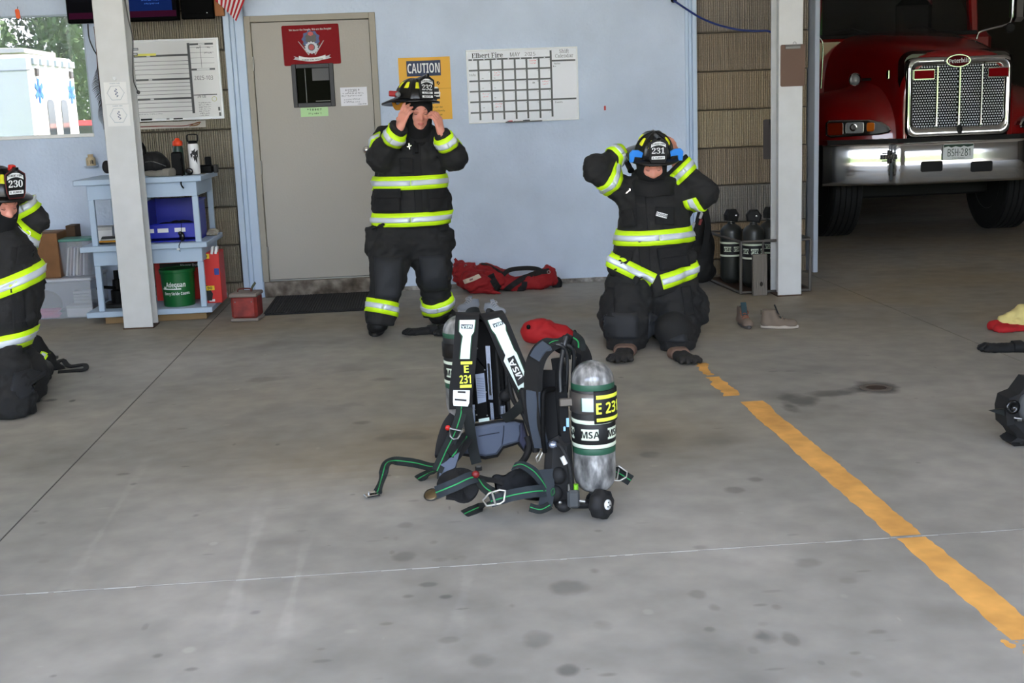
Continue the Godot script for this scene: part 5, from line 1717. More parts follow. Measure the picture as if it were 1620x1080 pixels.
	for q in [[0.93, -0.028, 0.065], [0.30, -0.01, 0.068]]:
		s = S.new(); s.box(c + Vector3(q[1], gy * q[0], 0.101), Vector3(q[2], 0.034, 0.002), 0.0005)
		part("number_tag", s, mat("tag_yellow", Color(0.92, 0.78, 0.10), 0.6), rb)
		put_text("90", 0.020, M.black_ink, rb, pos(c + Vector3(q[1], gy * q[0], 0.1024)), 1.2)
	s = S.new(); s.prism(PackedVector2Array([Vector2(-0.06, 0.02), Vector2(0.0, 0.02), Vector2(0.01, 0.07), Vector2(-0.02, 0.13), Vector2(-0.06, 0.15)]), 0, 0.0015, pos(c + Vector3(0, 0, 0.1)))
	part("bag_picture", s, M.black_ink, rb)
	s = S.new(); s.prism(rrect(0.036, 0.05, 0.004), 0, 0.001, pos(c + Vector3(0.05, gy * 0.62, 0.1)))
	part("blue_picture", s, mat("print_blue2", Color(0.08, 0.20, 0.55), 0.5), rb)
	s = S.new(); s.prism(rrect(0.042, 0.018, 0.002), 0, 0.001, pos(c + Vector3(0.0, 0.02, 0.1)))
	part("barcode_patch", s, M.paper, rb)
	for q in [[0.03, 0.05], [0.058, 0.045]]:
		s = S.new(); s.box(c + Vector3(q[0], gy + 0.015, 0.03 + q[1]), Vector3(0.018, 0.055, 0.06), 0.002, Basis(Vector3.BACK, -0.2))
		part("open_flap", s, M.paper, rb)
	rb = thing("carton", "low red carton standing behind the green bucket on the bottom board", "carton", Vector3(wl(255, 470, 0.5).x, y_bot, 0.45))
	s = S.new(); s.b2(rb.position + Vector3(-0.02, 0, -0.1), rb.position + Vector3(0.36, 0.295, 0.1), 0.003)
	part("box", s, M.carton_red, rb)
	s = S.new(); s.b2(rb.position + Vector3(0.02, 0.245, 0.1), rb.position + Vector3(0.33, 0.285, 0.102), 0.0005)
	part("black_stripe", s, M.black_ink, rb)
	put_text("Heavy Duty", 0.02, M.white_ink, rb, Transform3D(Basis(Vector3.BACK, -0.0), rb.position + Vector3(0.25, 0.265, 0.103)), 1.0, false, true)
	var jk := thing("bottle_jack", "black hand pump with a lever at the left end of the bottom bench board", "pump", Vector3(wl(183, 484, 0.74).x, y_bot, 0.72))
	c = jk.position
	s = S.new(); s.box(c + Vector3(0, 0.015, 0), Vector3(0.16, 0.03, 0.2), 0.005)
	part("base", s, M.dark_steel, jk)
	s = S.new(); s.lathe([Vector2(0.05, 0.03), Vector2(0.05, 0.12), Vector2(0.035, 0.13), Vector2(0.03, 0.2), Vector2(0.018, 0.205), Vector2(0.018, 0.27), Vector2(0.0, 0.272)], 16, pos(c + Vector3(0.02, 0, 0)), true, true)
	part("cylinder", s, blk, jk)
	s = S.new(); s.tube([c + Vector3(0.02, 0.14, 0.02), c + Vector3(-0.06, 0.16, 0.09), c + Vector3(-0.10, 0.155, 0.12)], 0.012, 8)
	part("lever", s, blk, jk)

	# --- boxes and tubs left of the bench
	var cz := 0.55
	var t0 := fl(55, 504)
	var t1 := fl(148, 502)
	t0.x = -3.08
	var to := thing("storage_tote", "large clear plastic tote holding a navy cap, on the floor left of the bench", "tote", Vector3((t0.x + t1.x) / 2, 0, 0.4))
	var clear := mat("clear_plastic", Color(0.80, 0.82, 0.86, 0.30), 0.2)
	clear.transparency = BaseMaterial3D.TRANSPARENCY_ALPHA
	var th2 := wl(100, 441, 0.62).y
	s = S.new()
	var X0 := t0.x
	var X1 := t1.x
	s.b2(Vector3(X0, 0.003, 0.12), Vector3(X1, 0.008, 0.62), 0)
	s.b2(Vector3(X0, 0.003, 0.615), Vector3(X1, th2 - 0.02, 0.62), 0)
	s.b2(Vector3(X0, 0.003, 0.12), Vector3(X1, th2 - 0.02, 0.125), 0)
	s.b2(Vector3(X1 - 0.005, 0.003, 0.125), Vector3(X1, th2 - 0.02, 0.615), 0)
	s.b2(Vector3(X0, 0.003, 0.125), Vector3(X0 + 0.005, th2 - 0.02, 0.615), 0)
	part("tub", s, clear, to)
	s = S.new(); s.b2(Vector3(X0 - 0.012, th2 - 0.022, 0.108), Vector3(X1 + 0.012, th2, 0.632), 0.006)
	part("lid", s, mat("lid_milky", Color(0.72, 0.73, 0.76), 0.35), to)
	var cap := thing("cap", "navy blue cap lying inside the clear storage tote", "cap", Vector3(-2.94, 0.008, 0.36))
	c = cap.position + Vector3(0, 0.07, 0)
	s = S.new(); s.ball(c, Vector3(0.13, 0.115, 0.12), Basis(), 20, 10)
	part("crown", s, mat("navy_cloth", Color(0.06, 0.08, 0.15), 0.9), cap)
	s = S.new(); s.ball(c + Vector3(-0.02, -0.03, 0.125), Vector3(0.06, 0.055, 0.02))
	part("badge", s, mat("badge_grey", Color(0.38, 0.35, 0.35), 0.8), cap)
	s = S.new(); s.ball(c + Vector3(0.09, -0.045, 0.03), Vector3(0.075, 0.012, 0.08))
	part("peak", s, M.navy_cloth, cap)
	var pk := thing("pink_cloth", "folded pink cloth at the bottom of the clear storage tote", "cloth", Vector3(-2.88, 0.008, 0.56))
	s = S.new(); s.box(pk.position + Vector3(0, 0.022, 0), Vector3(0.22, 0.042, 0.1), 0.018)
	part("fold", s, mat("pink", Color(0.85, 0.22, 0.50), 0.8), pk)
	s = S.new(); s.box(pk.position + Vector3(0.01, 0.055, 0), Vector3(0.2, 0.022, 0.09), 0.01)
	part("fold", s, M.pink, pk)
	for q in [[-2.62, 0.05, 0.52, 0.19, 0.09, 0.14, "white card box standing inside the clear storage tote"], [-2.62, 0.125, 0.36, 0.19, 0.04, 0.2, "pale stack of papers at the back inside the clear storage tote"]]:
		var w := thing("card_box" if q[1] < 0.1 else "papers", q[6], "box" if q[1] < 0.1 else "papers", Vector3(q[0], 0.008, q[2]))
		if q[1] < 0.1:
			s = S.new(); s.b2(Vector3(q[0] - q[3] / 2, 0.009, q[2] - q[5] / 2), Vector3(q[0] + q[3] / 2, q[4], q[2] + q[5] / 2), 0.004)
			part("box", s, M.paper, w)
			s = S.new(); s.b2(Vector3(q[0] - q[3] / 2 - 0.002, q[4] - 0.02, q[2] - q[5] / 2 - 0.002), Vector3(q[0] + q[3] / 2 + 0.002, q[4] + 0.002, q[2] + q[5] / 2 + 0.002), 0.003)
			part("lid", s, M.paper_grey, w)
		else:
			for i in 7:
				s = S.new(); s.box(Vector3(q[0], 0.02 + i * 0.024, q[2] - 0.04), Vector3(q[3], 0.022, 0.12), 0.004, Basis(Vector3.UP, 0.03 * (i % 3 - 1)))
				part("bundle", s, M.paper_grey, w)
	# cardboard boxes on the tote
	var kb := mat("cardboard", Color(0.52, 0.36, 0.22), 0.85)
	kb.albedo_texture = noise_tex(0.02, 17, Color(0.85, 0.84, 0.82), Color(1, 1, 1), 128)
	tri_map(kb, 2.0)
	var k0 := wl(46, 440, 0.55)
	var k1 := wl(103, 369, 0.55)
	var cbx := thing("cardboard_box", "brown cardboard box standing on the clear tote behind the left kneeling person", "box", Vector3((k0.x + k1.x) / 2, th2, 0.4))
	s = S.new(); s.b2(Vector3(k0.x - 0.08, th2 + 0.001, 0.24), Vector3(k1.x - 0.06, wl(60, 369, 0.5).y, 0.56), 0.004)
	part("box", s, kb, cbx)
	s = S.new(); s.b2(Vector3(k1.x - 0.0585, th2 + 0.003, 0.16), Vector3(k1.x + 0.012, wl(60, 362, 0.5).y, 0.32), 0.003)
	part("open_flap", s, mat("cardboard_dark", Color(0.30, 0.22, 0.15), 0.9), cbx)
	s = S.new(); s.b2(Vector3(k0.x - 0.08, wl(60, 369, 0.5).y + 0.001, 0.36), Vector3(k1.x - 0.06, wl(60, 369, 0.5).y + 0.003, 0.41), 0.0005)
	part("tape", s, mat("tape_brown", Color(0.45, 0.33, 0.2), 0.4), cbx)
	# round tub with a green lid
	var q0 := wl(123, 440, 0.5); q0.y = th2
	q0.z = 0.44
	var rt := thing("plastic_tub", "clear plastic tub with a sea-green lid, full of papers, on top of the tote", "tub", q0)
	var tp := wl(123, 381, 0.55).y - th2
	var oct := func(w: float, d: float) -> PackedVector2Array: return rrect(w, d, 0.03, 3)
	s = S.new()
	for side in [[0.20, 0.15, 0.0], [0.235, 0.165, tp]]: pass
	var ring := []
	for lv in [[0.105, 0.0], [0.118, tp * 0.5], [0.13, tp]]:
		var row := PackedVector3Array()
		for p in rrect(lv[0] * 2.0, lv[0] * 1.5, 0.04, 4): row.append(q0 + Vector3(p.x, lv[1] + 0.002, -p.y))
		ring.append(row)
	s.grid(ring, true)
	s.fan(ring[0], Vector3.DOWN)
	part("tub_wall", s, clear, rt)
	s = S.new()
	var lidp := rrect(0.285, 0.215, 0.045, 5)
	s.prism(lidp, 0.0, 0.02, Transform3D(Basis(Vector3.RIGHT, -PI / 2), q0 + Vector3(0, tp - 0.004, 0)), 0.005)
	part("lid", s, mat("lid_green", Color(0.30, 0.52, 0.46), 0.4), rt)
	for i in 6:
		s = S.new(); s.box(q0 + Vector3(-0.06 + 0.024 * i, tp * 0.42, 0.02), Vector3(0.012, tp * 0.78, 0.1), 0.002, Basis(Vector3.BACK, -0.16 + 0.01 * i))
		part("paper_sheaf", s, mat("sheaf_%d" % (i % 3), [Color(0.78, 0.76, 0.74), Color(0.66, 0.60, 0.62), Color(0.74, 0.74, 0.78)][i % 3], 0.8), rt)

func wrap_text(t: String, size: float, m: Material, parent: Node, c: Vector3, r: float, a0: float, sx := 1.0, called := "lettering", turn := 0.0):   # letters bent round an upright cylinder, centred at angle a0
	var T := TextMesh.new()
	var src := text(t, size, 0.0008)
	var arr := src.get_mesh_arrays() if src is PrimitiveMesh else []
	var v: PackedVector3Array = arr[Mesh.ARRAY_VERTEX]
	var out := PackedVector3Array()
	var cs := cos(turn)
	var sn := sin(turn)
	for p in v:
		var x := (p.x * cs - p.y * sn) * sx
		var y := p.x * sn + p.y * cs
		var a := a0 + x / r
		out.append(c + Vector3(sin(a) * (r + p.z), y, cos(a) * (r + p.z)))
	var idx: PackedInt32Array = arr[Mesh.ARRAY_INDEX]
	var s := S.new()
	for i in range(0, idx.size(), 3):
		s.tri(out[idx[i]], out[idx[i + 2]], out[idx[i + 1]])
	part(called, s, m, parent)

# a glove or hand lying palm down: at = middle of the palm on the surface, turn = heading of the fingers
func glove_bones(scale: float, thick := 1.0, curl := 0.12) -> Array:
	var b := []
	b.append([Vector3(-0.026, 0.02, -0.035), Vector3(-0.03, 0.022, 0.035), 0.022, 0.022])
	b.append([Vector3(0.0, 0.022, -0.04), Vector3(0.0, 0.024, 0.04), 0.023, 0.022])
	b.append([Vector3(0.026, 0.02, -0.035), Vector3(0.03, 0.02, 0.033), 0.022, 0.02])
	b.append([Vector3(-0.02, 0.022, -0.035), Vector3(-0.02, 0.024, -0.11), 0.026, 0.034])
	b.append([Vector3(0.02, 0.022, -0.035), Vector3(0.02, 0.024, -0.11), 0.026, 0.034])
	var fx := [-0.036, -0.013, 0.011, 0.034]
	var ln := [0.066, 0.078, 0.072, 0.055]
	for i in 4:
		var a := Vector3(fx[i], 0.023, 0.036)
		var sp: float = fx[i] * 0.55
		var m := a + Vector3(sp * 0.5, 0.008, ln[i] * 0.5)
		var e := a + Vector3(sp, 0.008 - ln[i] * curl, ln[i])
		b.append([a, m, 0.0135 * thick, 0.013 * thick])
		b.append([m, e, 0.013 * thick, 0.0115 * thick])
	var t0 := Vector3(-0.035, 0.02, -0.015)
	b.append([t0, t0 + Vector3(-0.028, 0.0, 0.025), 0.016 * thick, 0.0145 * thick])
	b.append([t0 + Vector3(-0.028, 0.0, 0.025), t0 + Vector3(-0.042, -0.003, 0.058), 0.0145 * thick, 0.012 * thick])
	for q in b:
		q[0] *= scale; q[1] *= scale; q[2] *= scale; q[3] *= scale
	return b
func make_glove(called: String, label: String, at: Vector3, turn: float, m: Material, scale := 1.0, group := "", thick := 1.15, mirror := 1.0, cuff: Material = null) -> Node3D:
	var g := thing(called, label, "glove", at, group)
	var T := Transform3D(Basis(Vector3.UP, turn), at)
	var F := Field.new(at + Vector3(-0.22, -0.005, -0.22) * scale, at + Vector3(0.22, 0.1, 0.22) * scale, 0.0055 * scale, 150)
	for b in glove_bones(scale, thick):
		F.cone(T * (b[0] * Vector3(mirror, 1, 1)), T * (b[1] * Vector3(mirror, 1, 1)), b[2], b[3])
	F.done()
	F.crease(0.0025, Vector3(45, 45, 45), 3)
	F.floor_at(at.y + 0.001)
	F.cut(T * Vector3(0, 0.03, -0.118 * scale), T.basis * Vector3(0, 0, -1), 0.09 * scale)
	part("hand_shell", F.mesh(), m, g)
	# cuff
	var G := Field.new(at + Vector3(-0.2, -0.005, -0.2) * scale, at + Vector3(0.2, 0.1, 0.2) * scale, 0.0065 * scale, 150)
	for x in [-0.028, 0.0, 0.028]: G.cone(T * Vector3(x * scale, 0.03 * scale, -0.085 * scale), T * Vector3(x * 1.1 * scale, 0.03 * scale, -0.135 * scale), 0.031 * scale, 0.034 * scale)
	G.done()
	G.cut(T * Vector3(0, 0.03, -0.145 * scale), T.basis * Vector3(0, 0, -1), 0.1 * scale)
	G.cut(T * Vector3(0, 0.03, -0.08 * scale), T.basis * Vector3(0, 0, 1), 0.1 * scale)
	G.floor_at(at.y + 0.001)
	part("cuff", G.mesh(), cuff if cuff else m, g)
	return g

func make_shoe(called: String, label: String, at: Vector3, turn: float, cols: Array, group: String, high := 0.0, k := 0.8):    # toe towards +z before turning
	var g := thing(called, label, "shoe", at, group)
	var T := Transform3D(Basis(Vector3.UP, turn).scaled(Vector3.ONE * k), at)
	var lo := at - Vector3(0.2, 0.0, 0.2)
	var hi := at + Vector3(0.2, 0.2, 0.2)
	# sole
	var outline := PackedVector2Array()
	for i in 28:
		var a := TAU * i / 28
		var y := sin(a) * 0.143
		var w := 0.041 + 0.008 * clampf(y / 0.14, -1, 1) - 0.006 * exp(-pow((y + 0.02) / 0.05, 2))
		outline.append(Vector2(cos(a) * w * (1.0 if absf(sin(a)) < 0.95 else 1.0) - 0.004 * sin(a * 2.0), y))
	var s := S.new()
	s.prism(outline, 0.002, 0.03, T * Transform3D(Basis(Vector3(1, 0, 0), Vector3(0, 0, 1), Vector3(0, 1, 0)) * Basis(), Vector3.ZERO), 0.005, true)
	part("sole", s, cols[1], g)
	var F := Field.new(lo, hi, 0.0055, 130)
	var W := func(x: float, y: float, z: float) -> Vector3: return T * Vector3(x, y, z)
	F.cone(W.call(0, 0.035, -0.10), W.call(0, 0.04, 0.0), 0.035 * k, 0.036 * k)
	F.cone(W.call(0, 0.04, 0.0), W.call(0.003, 0.032, 0.09), 0.038 * k, 0.036 * k)
	F.cone(W.call(0.012, 0.03, 0.08), W.call(0.01, 0.03, 0.105), 0.026 * k, 0.024 * k)
	F.cone(W.call(-0.012, 0.03, 0.08), W.call(-0.01, 0.03, 0.10), 0.026 * k, 0.024 * k)
	F.cone(W.call(0, 0.05, -0.1), W.call(0, 0.085 + high, -0.098), 0.034 * k, 0.033 * k)
	F.cone(W.call(0, 0.05, -0.03), W.call(0, 0.08 + high, -0.055), 0.036 * k, 0.034 * k)
	F.done()
	F.floor_at(at.y + 0.02 * k)
	F.carve(W.call(0, 0.115 + high, -0.085), Vector3(0.026, 0.06, 0.048) * k, Basis(Vector3.UP, turn))
	F.cut(W.call(0, 0.095 + high, -0.08), Vector3(0, 1, 0.0), 0.09)
	part("upper", F.mesh(), cols[0], g)
	s = S.new()
	s.ribbon(spline([W.call(0, 0.062, 0.045), W.call(0, 0.085, 0.005), W.call(0, 0.115 + high, -0.03), W.call(0, 0.13 + high, -0.038)], 4), [T.basis * Vector3(0, 1, 0.6)], 0.042 * k, 0.006)
	part("tongue", s, cols[2], g)
	s = S.new()
	for j in 4:
		var z := 0.04 - 0.022 * j
		s.tube(spline([W.call(-0.028, 0.062 + 0.01 * j, z), W.call(0, 0.078 + 0.013 * j, z + 0.006), W.call(0.028, 0.062 + 0.01 * j, z)], 4), 0.003, 5)
	for x in [-1, 1]: s.tube(spline([W.call(0, 0.11, -0.03), W.call(0.025 * x, 0.118, -0.02), W.call(0.03 * x, 0.10, 0.0), W.call(0.008 * x, 0.108, -0.026)], 4), 0.0026, 5)
	part("laces", s, cols[3], g)
	s = S.new()
	s.prism(rrect(0.02, 0.035, 0.006), 0, 0.004, Transform3D(T.basis * Basis(Vector3.UP, PI), W.call(0, 0.072 + high, -0.134)))
	part("heel_tab", s, cols[2], g)

func build_floor_things():
	var s: S
	var F: Field
	var blk: StandardMaterial3D = M.black
	# rubber mat with raised ribs
	var m := thing("door_mat", "black ribbed rubber mat on the floor before the door step", "mat", Vector3(-0.79, 0, 0.5))
	s = S.new(); s.b2(Vector3(-1.203, 0.001, 0.035), Vector3(-0.36, 0.010, 0.95), 0.003)
	part("base", s, M.rubber_mat, m)
	s = S.new()
	var x := -1.185
	while x < -0.38:
		s.box(Vector3(x, 0.012, 0.49), Vector3(0.011, 0.008, 0.88), 0.003)
		x += 0.0205
	part("ribs", s, mat("rubber_rib", Color(0.13, 0.13, 0.132), 0.8), m).set_meta("kind", "stuff")
	# red metal box
	var b0 := fl(367, 509)
	var b1 := fl(413, 507)
	var bx := thing("metal_box", "small red dented metal box with a carrying handle left of the door mat", "box", Vector3((b0.x + b1.x) / 2, 0, 1.07))
	var c := Vector3((b0.x + b1.x) / 2, 0, 1.075)
	var bh := wl(390, 464, 1.17).y
	var rm := mat("box_red", Color(0.62, 0.20, 0.17), 0.5)
	rm.albedo_texture = noise_tex(0.02, 19, Color(0.62, 0.6, 0.6), Color(1, 1, 1), 128)
	tri_map(rm, 3.0)
	var grey := mat("box_grey", Color(0.50, 0.46, 0.43), 0.7)
	var B := Basis(Vector3.UP, -0.12)
	s = S.new(); s.box(c + Vector3(0, bh / 2, 0), Vector3(0.19, bh - 0.03, 0.19), 0.02, B)
	part("body", s, rm, bx)
	s = S.new(); s.box(c + Vector3(0, bh - 0.015, 0), Vector3(0.205, 0.028, 0.205), 0.008, B)
	part("lid", s, grey, bx)
	s = S.new(); s.box(c + Vector3(0, 0.012, 0), Vector3(0.205, 0.022, 0.205), 0.006, B)
	part("foot_rim", s, grey, bx)
	for q in [[-0.06, 0.7], [0.06, 0.7]]:
		s = S.new(); s.ball(c + B * Vector3(q[0], bh * q[1], 0.096), Vector3(0.005, 0.005, 0.004))
		part("rivet", s, M.steel, bx)
	s = S.new(); s.tube(spline([c + B * Vector3(-0.06, bh, 0), c + B * Vector3(-0.05, bh + 0.02, 0), c + B * Vector3(0.03, bh + 0.022, 0), c + B * Vector3(0.04, bh, 0)], 4), 0.005, 6)
	part("handle", s, mat("rust_red", Color(0.38, 0.14, 0.10), 0.7), bx)
	s = S.new(); s.ribbon(spline([c + B * Vector3(0.035, bh, -0.02), c + B * Vector3(0.045, bh + 0.03, -0.02), c + B * Vector3(0.07, bh + 0.062, -0.02)], 4), [Vector3(-0.6, 0.5, 0.6)], 0.024, 0.004)
	part("lever", s, mat("lever_olive", Color(0.30, 0.32, 0.25), 0.6), bx)

	# duffle bag
	var du := thing("duffel_bag", "red duffel bag with black straps slumped against the blue wall", "bag", Vector3(0.65, 0, 0.25))
	var red: StandardMaterial3D = M.red_nylon
	F = Field.new(Vector3(0.15, -0.01, 0.02), Vector3(1.2, 0.42, 0.56), 0.012, 40)
	var U := func(px: float, py: float, z: float) -> Vector3: return wl(px, py, z)
	F.cone(U.call(733, 434, 0.20), U.call(752, 447, 0.34), 0.10, 0.085)
	F.cone(U.call(725, 418, 0.12), U.call(738, 433, 0.18), 0.05, 0.08)
	F.cone(U.call(752, 447, 0.34), U.call(778, 452, 0.36), 0.085, 0.07)
	F.cone(U.call(760, 432, 0.2), U.call(785, 440, 0.26), 0.07, 0.075)
	F.cone(U.call(785, 440, 0.26), U.call(815, 452, 0.30), 0.075, 0.06)
	F.cone(U.call(815, 450, 0.28), U.call(850, 447, 0.27), 0.06, 0.07)
	F.cone(U.call(850, 445, 0.27), U.call(868, 440, 0.25), 0.075, 0.075)
	F.cone(U.call(868, 432, 0.25), U.call(866, 426, 0.24), 0.06, 0.045)
	F.cone(U.call(766, 420, 0.17), U.call(800, 432, 0.2), 0.035, 0.03)
	F.cone(U.call(780, 462, 0.46), U.call(800, 464, 0.46), 0.018, 0.015)
	F.done(); F.crease(0.022, Vector3(6, 9, 6), 8); F.crease(0.008, Vector3(16, 18, 16), 9); F.floor_at(0.002); F.cut(Vector3(0.65, 0.2, 0.016), Vector3(0, 0, -1), 1.0)
	part("bag_body", F.mesh(), red, du)
	var strap := func(called: String, list: Array, w: float, mt: Material, lift := 0.006):
		var pts := []
		var nor := []
		for q in spline(list.map(func(e): return Vector3(e[0], e[1], 0)), 6):
			var from := wl(q.x, q.y, 0.75)
			var dd := (wl(q.x, q.y, 0.0) - from).normalized()
			var hit := F.inward(from, dd, lift, 0.8)
			pts.append(hit)
			nor.append(F.grad(hit) + Vector3(0, 0.2, 0.6))
		var q2 := S.new()
		q2.ribbon(pts, nor, w, 0.006)
		part(called, q2, mt, du)
	strap.call("strap", [[776, 434], [783, 448], [793, 459], [812, 462], [826, 456]], 0.055, M.webbing_black)
	strap.call("strap", [[800, 459], [815, 448], [835, 436], [868, 428]], 0.045, M.webbing_black)
	strap.call("strap", [[826, 461], [829, 453], [830, 445]], 0.045, M.webbing_black)
	strap.call("zip", [[757, 416], [775, 420], [790, 429], [800, 433]], 0.018, M.webbing_black, 0.004)
	strap.call("label_patch", [[734, 446], [748, 441], [759, 436]], 0.036, mat("patch_cream", Color(0.80, 0.74, 0.66), 0.8), 0.003)
	strap.call("label_print", [[743, 443], [748, 441]], 0.012, mat("print_pinkgrey", Color(0.55, 0.42, 0.42), 0.8), 0.008)
	s = S.new()
	var hp := spline([U.call(796, 435, 0.33), U.call(806, 427, 0.32), U.call(830, 424, 0.28), U.call(848, 425, 0.25), U.call(858, 429, 0.26)], 5)
	s.ribbon(hp, [Vector3(0, 0.5, 1)], 0.035, 0.008)
	part("carry_handle", s, M.webbing_black, du)
	s = S.new()
	for q in [U.call(737, 423, 0.245)]:
		var pts := []
		for k in 12: pts.append(q + Vector3(0.012 * cos(TAU * k / 12), 0.026 * sin(TAU * k / 12), 0.008))
		s.tube(pts, 0.0035, 6, true)
	part("buckle_ring", s, M.steel, du)
	s = S.new()
	var rp := []
	for k in 12: rp.append(U.call(868, 430, 0.335) + Vector3(0.012 * cos(TAU * k / 12), 0.012 * sin(TAU * k / 12), 0.006))
	s.tube(rp, 0.003, 6, true)
	part("buckle_ring", s, M.steel, du)
	s = S.new(); s.ball(U.call(881, 448, 0.22), Vector3(0.045, 0.055, 0.035))
	part("end_pocket", s, M.webbing_black, du)

	# sneakers
	var sg := [mat("shoe_grey", Color(0.60, 0.62, 0.65), 0.85), mat("shoe_sole_grey", Color(0.70, 0.70, 0.70), 0.8), mat("shoe_tongue", Color(0.55, 0.57, 0.60), 0.85), mat("lace_white", Color(0.72, 0.72, 0.73), 0.9)]
	var p := fl(741, 491); make_shoe("sneaker", "grey sneaker, left one of the pair before the red duffel bag", p, -0.75, sg, "grey sneakers")
	p = fl(783, 497); make_shoe("sneaker", "grey sneaker with a trailing lace, right one of the pair before the red duffel bag", p, 0.55, sg, "grey sneakers")
	p = fl(1178, 516); make_shoe("shoe", "scuffed shoe with a teal collar, left of the pair by the right column", p, 0.0, [mat("shoe_brown", Color(0.42, 0.36, 0.31), 0.85), mat("shoe_sole_dark", Color(0.30, 0.28, 0.27), 0.8), mat("shoe_teal", Color(0.12, 0.22, 0.24), 0.8), mat("lace_orange", Color(0.55, 0.30, 0.20), 0.9)], "shoes by the column", 0.05, 0.84)
	p = fl(1233, 519); make_shoe("shoe", "worn tan shoe seen from its side, right of the pair by the right column", p, 1.25, [mat("shoe_tan", Color(0.42, 0.37, 0.32), 0.85), mat("shoe_sole_pale", Color(0.66, 0.62, 0.57), 0.8), mat("shoe_black", Color(0.05, 0.05, 0.05), 0.8), mat("lace_tan", Color(0.45, 0.39, 0.33), 0.9)], "shoes by the column", 0.05, 0.84)
	# gloves on the floor
	var bg := mat("glove_black", Color(0.035, 0.035, 0.036), 0.85)
	p = fl(662, 529); make_glove("fire_glove", "black glove lying flat, left of the pair beside the standing person's boots", p, -1.35, bg, 0.85, "black gloves by the boots", 1.2)
	p = fl(700, 529); make_glove("fire_glove", "black glove with curled fingers, right of the pair beside the standing person's boots", p, -0.15, bg, 0.8, "black gloves by the boots", 1.3, -1.0)
	var lg := mat("glove_worn", Color(0.13, 0.12, 0.11), 0.85)
	var lc := mat("glove_suede", Color(0.40, 0.31, 0.26), 0.9)
	p = fl(986, 570); make_glove("leather_glove", "dark glove with a brown cuff lying before the kneeling person's right knee", p, -0.25, lg, 1.08, "brown cuffed gloves", 1.08, 1.0, lc)
	p = fl(1084, 573); make_glove("leather_glove", "dark glove with a brown cuff lying at the end of the yellow line", p, 0.1, lg, 1.0, "brown cuffed gloves", 1.08, -1.0, lc)

	# red mask bag
	var mb := thing("mask_bag", "plain red teardrop bag lying on the floor behind the upright cylinder", "bag", fl(870, 543))
	F = Field.new(fl(870, 540) + Vector3(-0.4, -0.01, -0.25), fl(870, 540) + Vector3(0.45, 0.25, 0.25), 0.011, 45)
	var z0 := 2.55
	F.cone(wl(845, 523, z0), wl(862, 524, z0), 0.07, 0.07)
	F.cone(wl(836, 526, z0), wl(850, 528, z0), 0.045, 0.06)
	F.cone(wl(862, 524, z0), wl(893, 530, z0 + 0.05), 0.07, 0.045)
	F.cone(wl(893, 531, z0 + 0.05), wl(926, 540, z0 + 0.05), 0.045, 0.012)
	F.done(); F.crease(0.012, Vector3(7, 9, 7), 4); F.floor_at(0.002)
	part("bag_body", F.mesh(), M.red_cloth, mb)
	s = S.new(); s.ball(wl(836, 517, z0 + 0.072), Vector3(0.013, 0.015, 0.008))
	part("eyelet", s, blk, mb)
	s = S.new(); s.box(wl(908, 526, z0 + 0.04), Vector3(0.035, 0.025, 0.02), 0.004, Basis(Vector3.BACK, 0.5))
	part("cord_lock", s, blk, mb)

	# cylinder rack
	var rk := thing("cylinder_rack", "rusty steel angle frame holding spare air cylinders by the right column", "rack", Vector3(2.65, 0, 0.6))
	var ra := fl(1172, 466)
	var rl := 2.33
	var rr := fl(1280, 460).x + 0.0
	var zf := ra.z
	var zb := 0.25
	var xl := fl(1172, 466).x
	var rh := wl(1172, 383, zf).y
	var stl := mat("rack_steel", Color(0.36, 0.34, 0.32), 0.6, 0.3)
	var xb := 2.315
	var corners := [Vector3(xl, 0, zf), Vector3(rr, 0, zf), Vector3(rr + 0.02, 0, zb), Vector3(xb, 0, zb)]
	for i in 4:
		var j := (i + 1) % 4
		s = S.new(); s.tube([corners[i] + Vector3(0, 0.004, 0), corners[i] + Vector3(0, rh, 0)], 0.013, 4)
		part("upright", s, stl, rk)
		s = S.new(); s.tube([corners[i] + Vector3(0, rh, 0), corners[j] + Vector3(0, rh, 0)], 0.012, 4)
		part("top_rail", s, stl, rk)
		s = S.new(); s.tube([corners[i] + Vector3(0, 0.014, 0), corners[j] + Vector3(0, 0.014, 0)], 0.012, 4)
		part("bottom_rail", s, stl, rk)
	s = S.new(); s.tube([Vector3(xl + 0.17, 0.004, zf), Vector3(xl + 0.17, rh, zf)], 0.009, 4)
	part("upright", s, stl, rk)
	s = S.new(); s.quad(corners[0] + Vector3(0, 0.02, 0), corners[1] + Vector3(0, 0.02, 0), corners[2] + Vector3(0, 0.02, 0), corners[3] + Vector3(0, 0.02, 0))
	s.b2(Vector3(xl, 0.006, zb), Vector3(rr, 0.02, zf), 0.001)
	part("floor_plate", s, M.rust, rk)
	for q in [[1157, 0.62, 0.085, 0.485, "spare air cylinder at the left of the rack, its black valve cap on top", 0.3], [1192, 0.90, 0.082, 0.50, "spare air cylinder nearest in the rack, behind the leaning timber offcut", -0.15], [1218, 0.55, 0.085, 0.485, "spare air cylinder half hidden behind the right column", 0.5], [1236, 0.90, 0.08, 0.47, "spare air cylinder in the rack hidden mostly by the right column", 0.9]]:
		var cx := wl(q[0], 400, q[1]).x
		spare_cylinder(Vector3(cx, 0.021, q[1]), q[2], q[3], q[4], q[5])
	# timber offcut leaning on the rack
	var tmb := thing("timber_offcut", "weathered grey timber offcut leaning upright against the cylinder rack", "timber", fl(1202, 467))
	var t0 := fl(1202, 467)
	var hgt := wl(1202, 402, t0.z).y
	s = S.new(); s.box(t0 + Vector3(0, hgt / 2, -0.005), Vector3(0.108, hgt, 0.04), 0.004, Basis(Vector3.RIGHT, -0.02))
	var wd := mat("weathered_wood", Color(1, 1, 1), 0.9)
